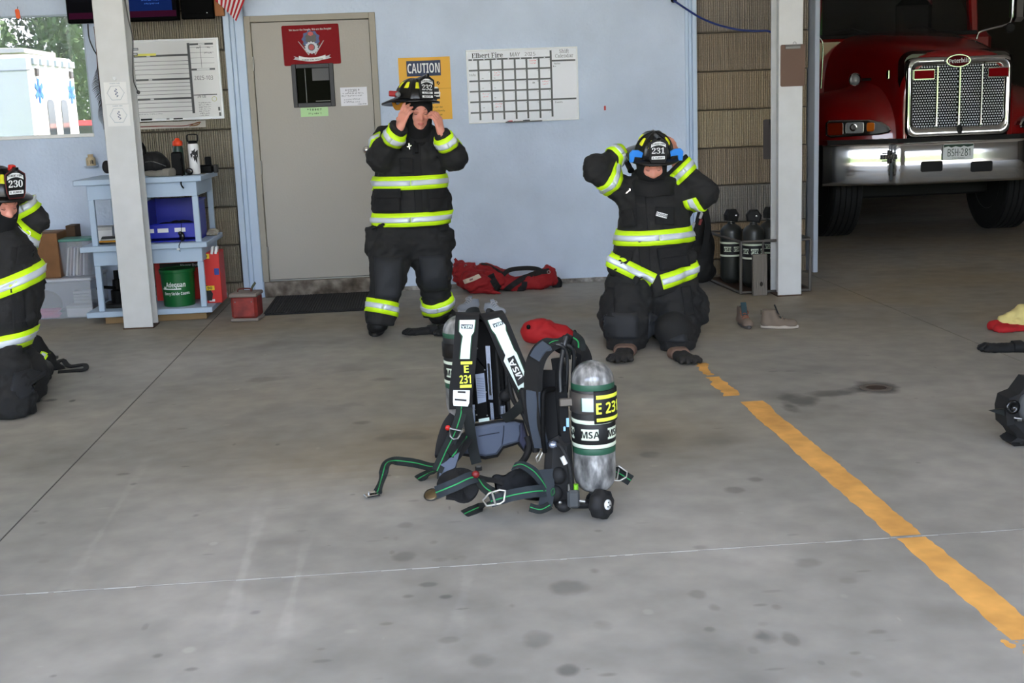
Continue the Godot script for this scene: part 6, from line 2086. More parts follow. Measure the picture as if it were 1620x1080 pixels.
	var im := canvas(64, 256, Color(0.36, 0.33, 0.30))
	for xx in 64:
		for yy in 256:
			var g := 0.40 + 0.06 * sin(xx * 0.9 + 3.0 * exp(-pow((yy - 190) / 26.0, 2)) * sin(xx * 0.2) + sin(yy * 0.02) * 2.0) + rng.randf_range(-0.02, 0.02)
			im.set_pixel(xx, yy, Color(g * 1.06, g, g * 0.92))
	wd.albedo_texture = ImageTexture.create_from_image(im)
	part("plank", s, wd, tmb)
	s = S.new(); s.ball(t0 + Vector3(0.008, hgt * 0.28, 0.016), Vector3(0.012, 0.018, 0.004))
	part("knot", s, mat("wood_knot", Color(0.17, 0.15, 0.13), 0.9), tmb)
	# air pack hung behind the kneeling person
	var ap := thing("air_pack", "black air pack with red and silver tags standing by the wall behind the kneeling person", "air pack", fl(1110, 452))
	F = Field.new(Vector3(1.95, -0.01, 0.3), Vector3(2.4, 0.75, 0.75), 0.013, 45)
	F.cone(wl(1112, 430, 0.55), wl(1112, 390, 0.5), 0.075, 0.085)
	F.cone(wl(1112, 390, 0.5), wl(1112, 350, 0.48), 0.085, 0.06)
	F.cone(wl(1104, 435, 0.56), wl(1120, 430, 0.52), 0.06, 0.06)
	F.done(); F.crease(0.01, Vector3(10, 8, 10), 6); F.floor_at(0.002)
	part("pack_body", F.mesh(), M.pad_black, ap)
	for q in [[[[1108, 334], [1104, 350], [1100, 370], [1099, 385]], 0.04], [[[1116, 332], [1120, 355], [1117, 380], [1113, 400]], 0.045]]:
		s = S.new()
		var pts := []
		for e in q[0]: pts.append(wl(e[0], e[1], 0.68))
		s.ribbon(spline(pts, 4), [Vector3(0, 0.1, 1)], q[1], 0.01)
		part("shoulder_strap", s, M.webbing_black, ap)
	for q in [[1108, 351, Color(0.45, 0.06, 0.07)], [1097, 356, Color(0.62, 0.63, 0.66)], [1109, 341, Color(0.70, 0.70, 0.72)]]:
		s = S.new(); s.box(wl(q[0], q[1], 0.70), Vector3(0.022, 0.05, 0.008), 0.003, Basis(Vector3.BACK, -0.35))
		part("tag", s, mat("ap_tag%d" % q[0], q[2], 0.35), ap)

	# things cut by the right edge of the picture
	var yb := thing("gear_bag", "red bag with a pale yellow hood spilling from it at the right edge", "bag", fl(1600, 532))
	F = Field.new(fl(1600, 530) + Vector3(-0.35, -0.01, -0.3), fl(1600, 530) + Vector3(0.5, 0.3, 0.3), 0.012, 45)
	var zz := 2.9
	F.cone(wl(1573, 516, zz), wl(1585, 524, zz + 0.05), 0.045, 0.04)
	F.cone(wl(1585, 525, zz + 0.08), wl(1640, 527, zz + 0.05), 0.04, 0.06)
	F.cone(wl(1600, 520, zz - 0.1), wl(1650, 515, zz - 0.1), 0.06, 0.08)
	F.done(); F.crease(0.01, Vector3(9, 9, 9), 12); F.floor_at(0.002)
	part("bag_body", F.mesh(), M.red_cloth, yb)
	F = Field.new(fl(1610, 520) + Vector3(-0.3, -0.01, -0.3), fl(1610, 520) + Vector3(0.4, 0.3, 0.3), 0.011, 45)
	F.cone(wl(1588, 510, zz), wl(1618, 502, zz), 0.05, 0.065)
	F.cone(wl(1618, 502, zz), wl(1650, 505, zz), 0.065, 0.07)
	F.done(); F.crease(0.012, Vector3(10, 12, 10), 13); F.floor_at(0.002)
	F.carve(wl(1612, 508, zz + 0.09), Vector3(0.035, 0.022, 0.05))
	part("hood", F.mesh(), mat("hood_cream", Color(0.78, 0.72, 0.46), 0.9), yb)
	p = fl(1580, 556); make_glove("fire_glove", "black glove lying before the red bag with the yellow hood", p, -1.75, bg, 0.9, "", 1.25)
	var sp := thing("air_pack", "black air pack lying at the right edge of the picture, its base towards the room", "air pack", fl(1630, 700))
	var pz := fl(1610, 710).z - 0.05
	s = S.new()
	var hull := PackedVector2Array()
	for q in [[1626, 598], [1609, 621], [1592, 628], [1587.5, 646], [1589, 671], [1600, 681], [1606, 690], [1595, 697], [1600, 709], [1622, 713], [1668, 709], [1672, 640], [1650, 600]]: hull.append(Vector2(wl(q[0], q[1], pz).x, maxf(0.004, wl(q[0], q[1], pz).y)))
	s.prism(hull, pz - 0.10, pz + 0.045, Transform3D(), 0.022)
	part("base_plate", s, M.black_rubber, sp)
	s = S.new()
	var cyl := []
	for k in 9: cyl.append(Vector2(0.07 * sin(PI / 2 * k / 8.0), 0.06 * (1 - cos(PI / 2 * k / 8.0))))
	cyl.append_array([Vector2(0.07, 0.25), Vector2(0.05, 0.29), Vector2(0.02, 0.31)])
	s.lathe(cyl, 24, Transform3D(Basis(Vector3.BACK, -1.35), wl(1613, 652, pz + 0.06)))
	part("cylinder", s, mat("cap_grey", Color(0.35, 0.36, 0.37), 0.5), sp)
	s = S.new(); s.lathe([Vector2(0.028, 0), Vector2(0.03, 0.01), Vector2(0.016, 0.012), Vector2(0.014, 0.004), Vector2(0, 0.004)], 18, Transform3D(Basis(Vector3.RIGHT, PI / 2) * Basis(), wl(1601, 643, pz + 0.055)))
	part("port_ring", s, M.black_gloss, sp)
	s = S.new(); s.prism(PackedVector2Array([Vector2(-0.07, 0.012), Vector2(0.01, -0.02), Vector2(0.02, 0.02)]), -0.008, 0.008, pos(wl(1590, 652, pz)), 0.003)
	part("strap_end", s, M.webbing, sp)
	s = S.new(); s.tube([wl(1604, 661, pz + 0.068), wl(1616, 662, pz + 0.075)], 0.005, 6); s.box(wl(1613, 663, pz + 0.07), Vector3(0.02, 0.016, 0.012), 0.003)
	part("buckle", s, M.steel, sp)

func spare_cylinder(b: Vector3, r: float, h: float, label: String, turn: float):
	var o := thing("air_cylinder", label, "cylinder", b, "spare air cylinders in the rack")
	var prof := []
	for k in 8: prof.append(Vector2(r * sin(PI / 2 * k / 7.0), r * 0.75 * (1 - cos(PI / 2 * k / 7.0))))
	for k in 8: prof.append(Vector2(maxf(r * cos(PI / 2 * k / 7.0), 0.03), h - r * 0.95 + r * 0.8 * sin(PI / 2 * k / 7.0)))
	prof.append(Vector2(0.028, h)); prof.append(Vector2(0.0, h))
	var s := S.new(); s.lathe(prof, 28, pos(b))
	part("shell", s, mat("cylinder_dark", Color(0.15, 0.158, 0.148), 0.35), o)
	s = S.new(); s.lathe([Vector2(r + 0.001, h * 0.44), Vector2(r + 0.002, h * 0.45), Vector2(r + 0.002, h * 0.68), Vector2(r + 0.001, h * 0.69)], 28, pos(b), false)
	part("label_sleeve", s, M.black_ink, o)
	for y in [0.455, 0.66]:
		s = S.new(); s.lathe([Vector2(r + 0.0026, h * y), Vector2(r + 0.0032, h * (y + 0.005)), Vector2(r + 0.0032, h * (y + 0.025)), Vector2(r + 0.0026, h * (y + 0.03))], 28, pos(b), false)
		part("pale_ring", s, mat("reflect_cream", Color(0.80, 0.84, 0.76), 0.5), o)
	for a in [-0.9, 0.0, 0.9]:
		s = S.new()
		var w := 0.34
		for k in 4:
			var a0: float = a + turn - w + 2 * w * k / 4.0
			var a1: float = a + turn - w + 2 * w * (k + 1) / 4.0
			var y0 := h * 0.535
			var y1 := h * 0.615
			s.quad(b + Vector3(sin(a0) * (r + 0.003), y0, cos(a0) * (r + 0.003)), b + Vector3(sin(a1) * (r + 0.003), y0, cos(a1) * (r + 0.003)), b + Vector3(sin(a1) * (r + 0.003), y1, cos(a1) * (r + 0.003)), b + Vector3(sin(a0) * (r + 0.003), y1, cos(a0) * (r + 0.003)))
		part("logo_patch", s, M.reflect_cream, o)
		wrap_text("MSA", 0.026, M.black_ink, o, b + Vector3(0, h * 0.575, 0), r + 0.0034, a + turn, 0.95, "lettering", PI)
	s = S.new(); s.lathe([Vector2(0.02, h - 0.005), Vector2(0.022, h + 0.02), Vector2(0.018, h + 0.03), Vector2(0.0, h + 0.03)], 14, pos(b))
	part("valve_neck", s, M.steel, o)
	s = S.new(); s.prism(PackedVector2Array([Vector2(-0.05, 0.0), Vector2(0.045, -0.015), Vector2(0.06, 0.04), Vector2(0.03, 0.085), Vector2(-0.03, 0.085), Vector2(-0.055, 0.045)]), -0.032, 0.032, Transform3D(Basis(Vector3.UP, turn), b + Vector3(0, h + 0.012, 0)), 0.010)
	part("valve_guard", s, M.black_rubber, o)
	s = S.new(); s.ball(b + Vector3(sin(turn) * 0.036 + 0.02, h + 0.05, cos(turn) * 0.036), Vector3(0.009, 0.009, 0.004))
	part("gauge", s, M.chrome, o)

func build_truck():
	var cx := 5.2
	var tr := thing("fire_truck", "dark red truck with a chrome grille and bumper parked in the dark bay", "truck", Vector3(cx, 0, -3.5))
	var red := mat("truck_red", Color(0.50, 0.012, 0.018), 0.28)
	red.clearcoat_enabled = true
	red.clearcoat = 1.0
	red.clearcoat_roughness = 0.04
	var chrome: StandardMaterial3D = M.chrome
	var blk: StandardMaterial3D = M.black_gloss
	var dk := mat("chassis_black", Color(0.02, 0.02, 0.022), 0.7)
	var s: S
	# hood: lofted from the grille shell to the cowl
	var rows := []
	for st in [[-1.56, 0.50, 1.74, 1.0], [-1.56, 0.54, 1.79, 0.98], [-1.60, 0.565, 1.825, 0.95], [-1.70, 0.585, 1.86, 0.95], [-1.95, 0.62, 1.93, 1.0], [-2.3, 0.68, 2.0, 1.05], [-2.7, 0.755, 2.05, 1.1], [-3.08, 0.82, 2.085, 1.15]]:
		var row := PackedVector3Array()
		for k in 33:
			var a := PI - PI * k / 32.0
			var x: float = signf(cos(a)) * pow(absf(cos(a)), 0.42) * st[1]
			var y: float = st[3] + (st[2] - st[3]) * pow(absf(sin(a)), 0.42) - 0.05 * pow(x / st[1], 2) * 0.6
			row.append(Vector3(cx + x, y, st[0]))
		rows.append(row)
	s = S.new(); s.grid(rows, false, false, true)
	part("hood", s, red, tr)
	# fenders: an arched profile carried outwards
	for sd in [-1, 1]:
		rows = []
		for st in [[0.46, 0.0, 0.10], [0.60, 0.02, 0.07], [0.72, 0.06, 0.0], [0.85, 0.12, -0.03], [0.98, 0.20, -0.05], [1.08, 0.28, -0.08], [1.15, 0.36, -0.14], [1.19, 0.44, -0.22], [1.20, 0.50, -0.32]]:
			var row := PackedVector3Array()
			for q in spline([Vector2(-1.62, 0.96), Vector2(-1.63, 1.08), Vector2(-1.66, 1.20), Vector2(-1.76, 1.32), Vector2(-1.98, 1.45), Vector2(-2.3, 1.53), Vector2(-2.65, 1.52), Vector2(-3.0, 1.42), Vector2(-3.2, 1.2), Vector2(-3.25, 0.9)], 4):
				var y: float = q.y + st[2] * clampf((q.y - 1.15) / 0.3, 0.0, 1.0)
				row.append(Vector3(cx + sd * st[0], y, q.x - st[1] * clampf((q.x + 2.6) / 0.9, 0.0, 1.0)))
			rows.append(row)
		s = S.new(); s.grid(rows, false, false, sd > 0)
		part("fender", s, red, tr)
	# cab
	s = S.new()
	s.b2(Vector3(cx - 1.05, 0.8, -4.9), Vector3(cx + 1.05, 2.06, -3.06), 0.06)
	part("cab_body", s, red, tr)
	for sd in [-1, 1]:
		s = S.new()
		s.prism(PackedVector2Array([Vector2(0, 2.02), Vector2(0.09, 2.02), Vector2(0.16, 2.95), Vector2(0.05, 2.95)]), -0.06, 0.04, Transform3D(Basis(Vector3(-sd, 0, 0), Vector3(0, 1, 0), Vector3(0, 0, -sd) * 1.0), Vector3(cx + sd * 0.92, 0, -3.2)), 0.02)
		part("door_pillar", s, red, tr)
	s = S.new(); s.b2(Vector3(cx - 1.0, 2.85, -4.9), Vector3(cx + 1.0, 3.05, -3.2), 0.08)
	part("roof", s, red, tr)
	s = S.new(); s.b2(Vector3(cx - 1.0, 2.0, -4.9), Vector3(cx + 1.0, 2.9, -4.8), 0.02)
	part("cab_rear", s, dk, tr)
	var gl := mat("cab_glass", Color(0.02, 0.03, 0.03, 0.35), 0.02)
	gl.transparency = BaseMaterial3D.TRANSPARENCY_ALPHA
	s = S.new(); s.quad(Vector3(cx - 0.84, 2.06, -3.12), Vector3(cx + 0.84, 2.06, -3.12), Vector3(cx + 0.78, 2.9, -3.4), Vector3(cx - 0.78, 2.9, -3.4))
	part("windshield", s, gl, tr)
	s = S.new(); s.b2(Vector3(cx - 0.88, 2.03, -3.16), Vector3(cx + 0.88, 2.075, -3.08), 0.01)
	part("windshield_gasket", s, M.black_rubber, tr)
	for sd in [[-0.72, -0.34], [0.1, 0.4]]:
		s = S.new(); s.tube([Vector3(cx + sd[0], 2.11, -3.07), Vector3(cx + (sd[0] + sd[1]) / 2, 2.13, -3.06), Vector3(cx + sd[1], 2.08, -3.04)], 0.009, 6)
		part("wiper", s, M.black_rubber, tr)
	# green panel added for a green patch, seats and wheel seen through the glass
	s = S.new(); s.b2(Vector3(cx - 0.80, 2.06, -4.7), Vector3(cx - 0.3, 2.8, -4.66), 0.01)
	part("green_panel", s, mat("panel_green", Color(0.30, 0.62, 0.22), 0.5), tr)
	for x in [-0.85, 0.5]:
		s = S.new(); s.box(Vector3(cx + x, 2.1, -3.9), Vector3(0.42, 0.75, 0.16), 0.07)
		part("seat", s, dk, tr)
	# chrome bumper with swept corners
	var bz := func(x: float) -> float:
		var e := maxf(0.0, absf(x) - 0.56)
		return -1.45 - (0.42 * e if e > 0.08 else 0.42 * e * e / 0.16)
	rows = []
	for p in [[0.572, -0.10], [0.572, -0.025], [0.580, -0.006], [0.60, 0.0], [0.77, 0.004], [0.945, 0.0], [0.965, -0.006], [0.972, -0.025], [0.972, -0.12]]:
		var row := PackedVector3Array()
		for k in 61:
			var x := -1.26 + 2.52 * k / 60.0
			row.append(Vector3(cx + x, p[0], bz.call(x) + p[1]))
		rows.append(row)
	s = S.new(); s.grid(rows)
	part("bumper", s, chrome, tr)
	s = S.new()
	rows = []
	for p in [[0.965, -0.06], [1.01, -0.08], [1.01, -0.3]]:
		var row := PackedVector3Array()
		for k in 21:
			var x := -1.2 + 2.4 * k / 20.0
			row.append(Vector3(cx + x, p[0], bz.call(x) + p[1]))
		rows.append(row)
	s.grid(rows, false, false, false, Rect2(0, 0, 1, 1), -1)
	part("bumper_gap_strip", s, M.black_rubber, tr)
	for px in [1474.0, 1553.0]:
		var c := wl(px, 263, -1.445)
		s = S.new(); s.prism(rrect(0.215, 0.10, 0.018), -0.03, 0.002, pos(Vector3(c.x, c.y, -1.444)), 0.002)
		part("tow_opening", s, dk, tr)
	var c := wl(1405, 248, -1.47)
	s = S.new()
	for q in [[0.0, 0.0, 0.16, 0.045], [0.0, 0.0, 0.03, 0.13], [0.0, 0.038, 0.13, 0.008], [0.0, -0.038, 0.13, 0.008]]: s.prism(rrect(q[2], q[3], 0.006), 0, 0.003 + absf(q[1]) * 0.02, Transform3D(Basis(Vector3.UP, -0.12), c + Vector3(q[0], q[1], 0.012)), 0.001)
	part("bumper_badge", s, mat("badge_dark", Color(0.10, 0.10, 0.10), 0.3), tr)
	put_text("FFRFP", 0.035, chrome, tr, Transform3D(Basis(Vector3.UP, -0.12), c + Vector3(0, 0, 0.0175)), 0.9)
	# plate
	c = wl(1516, 240, -1.43)
	var pl := part("number_plate", S.new(), mat("plate_white", Color(0.86, 0.88, 0.87), 0.5), tr, pos(Vector3.ZERO))
	s = S.new(); s.prism(rrect(0.30, 0.152, 0.012), 0, 0.004, pos(c), 0.001)
	pl.mesh = s.mesh()
	pl.transform = gt(tr).affine_inverse()
	var mt := PackedVector2Array([Vector2(-0.145, 0.072), Vector2(-0.145, 0.045), Vector2(-0.10, 0.055), Vector2(-0.07, 0.042), Vector2(-0.03, 0.054), Vector2(0.02, 0.043), Vector2(0.05, 0.056), Vector2(0.09, 0.044), Vector2(0.145, 0.055), Vector2(0.145, 0.072)])
	s = S.new(); s.prism(mt, 0.004, 0.0048, pos(c))
	var pg := mat("plate_green", Color(0.04, 0.20, 0.12), 0.5)
	part("mountain_print", s, pg, pl)
	put_text("BSH·281", 0.068, pg, pl, pos(c + Vector3(0.008, -0.008, 0.0048)), 0.68, false, false)
	put_text("COLORADO", 0.014, pg, pl, pos(c + Vector3(0, -0.06, 0.0048)), 1.2, false, false)
	mat("lamp_red", Color(0.50, 0.01, 0.04), 0.3).metallic_specular = 0.12
	mat("badge_red", Color(0.30, 0.015, 0.05), 0.3).metallic_specular = 0.12
	# grille shell, mesh, bars, lamps, badge
	var gc := Vector3(cx - 0.0, 1.385, -1.54)
	var ow := 1.04
	var oh := 0.76
	var outer := rrect(ow, oh, 0.09, 6)
	var inner := rrect(ow - 0.15, oh - 0.19, 0.07, 6)
	for i in inner.size(): inner[i] += Vector2(0, 0.012)
	var rings := []
	for q in [[outer, -0.10], [outer, -0.01], [outer, 0.012], [inner, 0.004], [inner, -0.05]]:
		var row := PackedVector3Array()
		var shrink := 0.0
		for i in outer.size():
			var p: Vector2 = q[0][i]
			if q[1] == 0.012: p = outer[i].lerp(inner[i], 0.25)
			elif q[1] == 0.004: p = outer[i].lerp(inner[i], 0.85)
			row.append(gc + Vector3(p.x, p.y, q[1]))
		rings.append(row)
	s = S.new(); s.grid(rings, true)
	part("grille_surround", s, chrome, tr)
	s = S.new()
	var shell := rrect(ow + 0.07, oh + 0.09, 0.12, 6)
	for i in shell.size(): shell[i] += Vector2(0, 0.02)
	s.prism(shell, -0.16, -0.055, pos(gc), 0.03, true)
	part("grille_shell", s, mat("truck_red_dark", Color(0.10, 0.015, 0.015), 0.15), tr)
	var im := canvas(64, 64, Color(0.035, 0.035, 0.037))
	for yy in 4:
		for xx in 4:
			var ox := xx * 16 + (8 if yy % 2 else 0)
			for a in 16:
				for b in 16:
					var d := Vector2(a - 8, b - 8).length()
					if d < 5.2: im.set_pixel((ox + a) % 64, (yy * 16 + b) % 64, Color(0.85, 0.86, 0.87))
	var mm := print_mat("grille_mesh", im, 0.7)
	mm.metallic_specular = 0.15
	mm.uv1_scale = Vector3(9, 6, 1)
	sheet(tr, "grille_mesh", pos(gc + Vector3(0, 0.012, -0.025)), ow - 0.14, oh - 0.18, 0.01, mm)
	for x in [-0.215, 0.005, 0.225]:
		s = S.new(); s.b2(gc + Vector3(x - 0.012, -0.27, -0.03), gc + Vector3(x + 0.012, 0.295, 0.0), 0.006)
		part("grille_bar", s, chrome, tr)
	for px in [[1461.0, 118.0, 0.19], [1578.0, 114.0, 0.19]]:
		c = wl(px[0], px[1], -1.53)
		s = S.new(); s.prism(rrect(px[2] + 0.02, 0.10, 0.01), -0.03, 0.02, pos(c), 0.004)
		part("lamp_bezel", s, chrome, tr)
		s = S.new(); s.prism(rrect(px[2], 0.078, 0.006), 0.018, 0.034, pos(c), 0.006)
		part("red_lamp", s, mat("lamp_red", Color(0.55, 0.01, 0.05), 0.15), tr)
	c = wl(1516, 96, -1.51)
	s = S.new(); s.prism(circ(0.062, 28, 2.0), -0.01, 0.010, pos(c), 0.004)
	var bd := part("badge", s, chrome, tr)
	s = S.new(); s.prism(circ(0.052, 28, 2.06), 0.008, 0.013, pos(c), 0.002)
	part("badge_face", s, mat("badge_red", Color(0.30, 0.015, 0.05), 0.2), bd)
	put_text("Peterbilt", 0.038, M.white_ink, bd, Transform3D(Basis(Vector3.BACK, 0.04), c + Vector3(0, 0.0, 0.0138)), 0.85, true)
	s = S.new(); s.ball(wl(1518, 205, -1.535), Vector3(0.03, 0.05, 0.012))
	part("crank_hole", s, dk, tr)
	# headlamps on the fenders
	for sd in [-1, 1]:
		var hl := part("headlamp", S.new(), chrome, tr, Transform3D())
		var T := Transform3D(Basis(Vector3.UP, sd * 0.50), Vector3(cx + sd * 0.89, 1.13, -1.745))
		s = S.new()
		var shape := PackedVector2Array()
		for p in [Vector2(0.29, -0.035), Vector2(0.27, 0.0), Vector2(0.20, 0.045), Vector2(0.08, 0.07), Vector2(-0.30, 0.075), Vector2(-0.33, 0.05), Vector2(-0.33, -0.07), Vector2(-0.28, -0.095), Vector2(0.18, -0.075), Vector2(0.27, -0.06)]: shape.append(Vector2(p.x * -sd, p.y))
		s.prism(shape, -0.08, 0.02, T, 0.012)
		hl.mesh = s.mesh()
		hl.transform = gt(tr).affine_inverse()
		for q in [[-0.235, -0.01, 0.15, 0.12, Color(0.40, 0.10, 0.02), "amber_lens"], [-0.05, -0.004, 0.17, 0.105, Color(0.75, 0.76, 0.76), "lamp_lens"], [0.10, 0.0, 0.075, 0.085, Color(0.80, 0.42, 0.10), "turn_lens"]]:
			s = S.new(); s.prism(rrect(q[2], q[3], 0.02), 0.016, 0.03, T * pos(Vector3(q[0] * -sd, q[1], 0)), 0.008)
			part(q[5], s, mat("hl_" + q[5], q[4], 0.08, 0.5 if q[5] == "lamp_lens" else 0.0), hl)
		s = S.new(); s.lathe([Vector2(0.038, 0.03), Vector2(0.034, 0.036), Vector2(0.015, 0.026), Vector2(0, 0.026)], 16, T * Transform3D(Basis(Vector3.RIGHT, PI / 2), Vector3(0.06 * sd, 0, 0)))
		part("reflector", s, chrome, hl)
	# horn lamp on the hood side, marker, grab loop
	c = wl(1352, 126, -1.98)
	s = S.new()
	s.lathe([Vector2(0.02, -0.10), Vector2(0.045, -0.05), Vector2(0.062, 0.0), Vector2(0.066, 0.015), Vector2(0.058, 0.02)], 20, Transform3D(Basis(Vector3.RIGHT, PI / 2), c), false)
	part("horn_lamp", s, chrome, tr)
	s = S.new(); s.ball(c, Vector3(0.055, 0.055, 0.012))
	part("horn_lamp_lens", s, mat("lens_grey", Color(0.45, 0.46, 0.46), 0.1), tr)
	s = S.new(); s.tube([c + Vector3(0, -0.02, -0.05), c + Vector3(0.1, 0.0, -0.12), c + Vector3(0.28, 0.0, -0.2)], 0.014, 8)
	part("horn_lamp_stalk", s, dk, tr)
	s = S.new(); s.box(wl(1405, 118, -1.63), Vector3(0.02, 0.085, 0.04), 0.006)
	part("hood_latch", s, chrome, tr)
	s = S.new(); s.tube(spline([wl(1291, 58, -2.2), wl(1298, 62, -2.2), wl(1302, 76, -2.2), wl(1299, 140, -2.2)], 5), 0.009, 6)
	part("mirror_arm", s, chrome, tr)
	s = S.new(); s.tube(spline([wl(1545, 62, -2.2), wl(1547, 55, -2.2), wl(1554, 49, -2.2), wl(1592, 39, -2.2), wl(1600, 30, -2.2), wl(1602, 0, -2.2), wl(1603, -60, -2.2)], 5), 0.011, 8)
	part("mirror_arm", s, chrome, tr)
	s = S.new(); s.box(wl(1611, -10, -2.22), Vector3(0.16, 0.55, 0.10), 0.045)
	part("mirror", s, chrome, tr)
	s = S.new(); s.prism(circ(0.05, 14), -0.03, 0.03, pos(wl(1597, 44, -2.2)), 0.01)
	part("mirror_joint", s, dk, tr)
	# axle, frame and wheels
	s = S.new(); s.b2(Vector3(cx - 0.75, 0.38, -2.62), Vector3(cx + 0.75, 0.52, -2.44), 0.02)
	part("front_axle", s, dk, tr)
	for x in [-0.45, 0.37]:
		s = S.new(); s.b2(Vector3(cx + x, 0.62, -7.5), Vector3(cx + x + 0.09, 0.88, -1.6), 0.01)
		part("frame_rail", s, dk, tr)
	s = S.new(); s.b2(Vector3(cx - 0.35, 0.42, -3.4), Vector3(cx + 0.4, 0.85, -2.7), 0.06)
	part("engine_sump", s, mat("sump_blue", Color(0.04, 0.045, 0.06), 0.5), tr)
	s = S.new(); s.b2(Vector3(cx - 1.2, 0.75, -8.5), Vector3(cx + 1.2, 3.0, -5.0), 0.04)
	part("body_box", s, red, tr)
	for q in [[-0.90, -2.5], [0.90, -2.5], [-0.86, -7.0], [0.86, -7.0]]:
		var wh := part("wheel", S.new(), mat("tyre", Color(0.06, 0.06, 0.062), 0.75), tr, Transform3D())
		s = S.new()
		var T := Transform3D(Basis(Vector3.BACK, PI / 2), Vector3(cx + q[0], 0.505, q[1]))
		var prof := [Vector2(0.30, -0.14), Vector2(0.42, -0.155), Vector2(0.475, -0.15)]
		for k in 5:
			var y := -0.135 + 0.0575 * k
			prof.append_array([Vector2(0.503, y), Vector2(0.505, y + 0.046), Vector2(0.487, y + 0.049), Vector2(0.487, y + 0.056)])
		prof.append_array([Vector2(0.475, 0.152), Vector2(0.42, 0.155), Vector2(0.30, 0.14)])
		s.lathe(prof, 44, T, true, true)
		wh.mesh = s.mesh()
		wh.transform = gt(tr).affine_inverse()
		s = S.new(); s.lathe([Vector2(0.29, -0.142), Vector2(0.24, -0.1), Vector2(0.1, -0.12), Vector2(0.0, -0.13)], 24, T, false)
		s.lathe([Vector2(0.29, 0.142), Vector2(0.24, 0.1), Vector2(0.1, 0.12), Vector2(0.0, 0.13)], 24, T, false)
		part("rim", s, M.steel, wh)

func front_patch(F: Field, c: Vector3, u: Vector3, v: Vector3, dir: Vector3, lift: float, nu := 10, nv := 10, shape := 0.0, back := 0.3) -> S:   # cloth laid on from outside along dir; u, v half sides
	var pts := []
	var dirs := []
	var mid := (F.inward(c - dir * back, dir, 0.0, back + 0.5) - c).dot(dir)
	for i in nv + 1:
		var pr := []
		var dr := []
		for j in nu + 1:
			var a := -1.0 + 2.0 * j / nu
			var b := -1.0 + 2.0 * i / nv
			var k := 1.0 - shape * b * 0.5
			var p := c
			for tries in 14:          # a ray that misses the cloth is drawn in towards the middle
				p = c + (u * a * k + v * b) * pow(0.88, tries) - dir * back
				if absf((F.inward(p, dir, 0.0, back + 0.5) - c).dot(dir) - mid) < 0.11: break
			pr.append(p)
			dr.append(dir)
		pts.append(pr)
		dirs.append(dr)
	return skin_patch(F, pts, dirs, lift, false, 0.004)

func add_cones(F: Field, list: Array, k := 1.0, minus := 0.0):
	for ch in list:
		var qs: float = ch[0]
		for i in range(1, ch.size() - 1):
			var a = ch[i]
			var b = ch[i + 1]
			F.cone(wl(a[0], a[1], a[2]), wl(b[0], b[1], b[2]), a[3] * k - minus, b[3] * k - minus, Vector3.BACK, qs)

func hand_bones(F: Field, T: Transform3D, curl: Array, m := 1.0, fat := 1.0):      # T at the wrist: z to the fingers, y the back of the hand; m -1 for the other hand
	var W := func(p: Vector3) -> Vector3: return T * (p * Vector3(m, 1, 1))
	for x in [-0.026, -0.008, 0.010, 0.027]:
		F.cone(W.call(Vector3(x * 0.7, 0, 0.0)), W.call(Vector3(x, 0.002, 0.078 - absf(x + 0.008) * 0.3)), 0.0145 * fat, 0.0125 * fat)
	F.cone(W.call(Vector3(0, 0, -0.022)), W.call(Vector3(0, 0, 0.01)), 0.026, 0.025)
	var ln := [0.92, 1.0, 0.95, 0.76]
	for i in 4:
		var p := Vector3([-0.028, -0.009, 0.0105, 0.0285][i], 0.002, 0.08 - absf([-0.028, -0.009, 0.0105, 0.0285][i] + 0.008) * 0.3)
		var ang := 0.0
		var sp: float = p.x * 2.6
		for sgm in 3:
			ang += curl[i] * [0.9, 1.2, 0.8][sgm]
			var l: float = [0.043, 0.026, 0.021][sgm] * ln[i]
			var q := p + Vector3(sp * l * 0.8, -sin(ang) * l, cos(ang) * l)
			F.cone(W.call(p), W.call(q), [0.0098, 0.0090, 0.0082][sgm] * fat, [0.0090, 0.0082, 0.0072][sgm] * fat)
			p = q
	var t0 := Vector3(-0.026, -0.008, 0.018)
	var t1 := t0 + Vector3(-0.026, -0.016, 0.026)
	var t2 := t1 + Vector3(-0.006, -0.018, 0.028)
	var t3 := t2 + Vector3(0.004, -0.010, 0.020)
	F.cone(W.call(t0), W.call(t1), 0.015 * fat, 0.0125 * fat)
	F.cone(W.call(t1), W.call(t2), 0.0118 * fat, 0.010 * fat)
	F.cone(W.call(t2), W.call(t3), 0.0098 * fat, 0.0082 * fat)

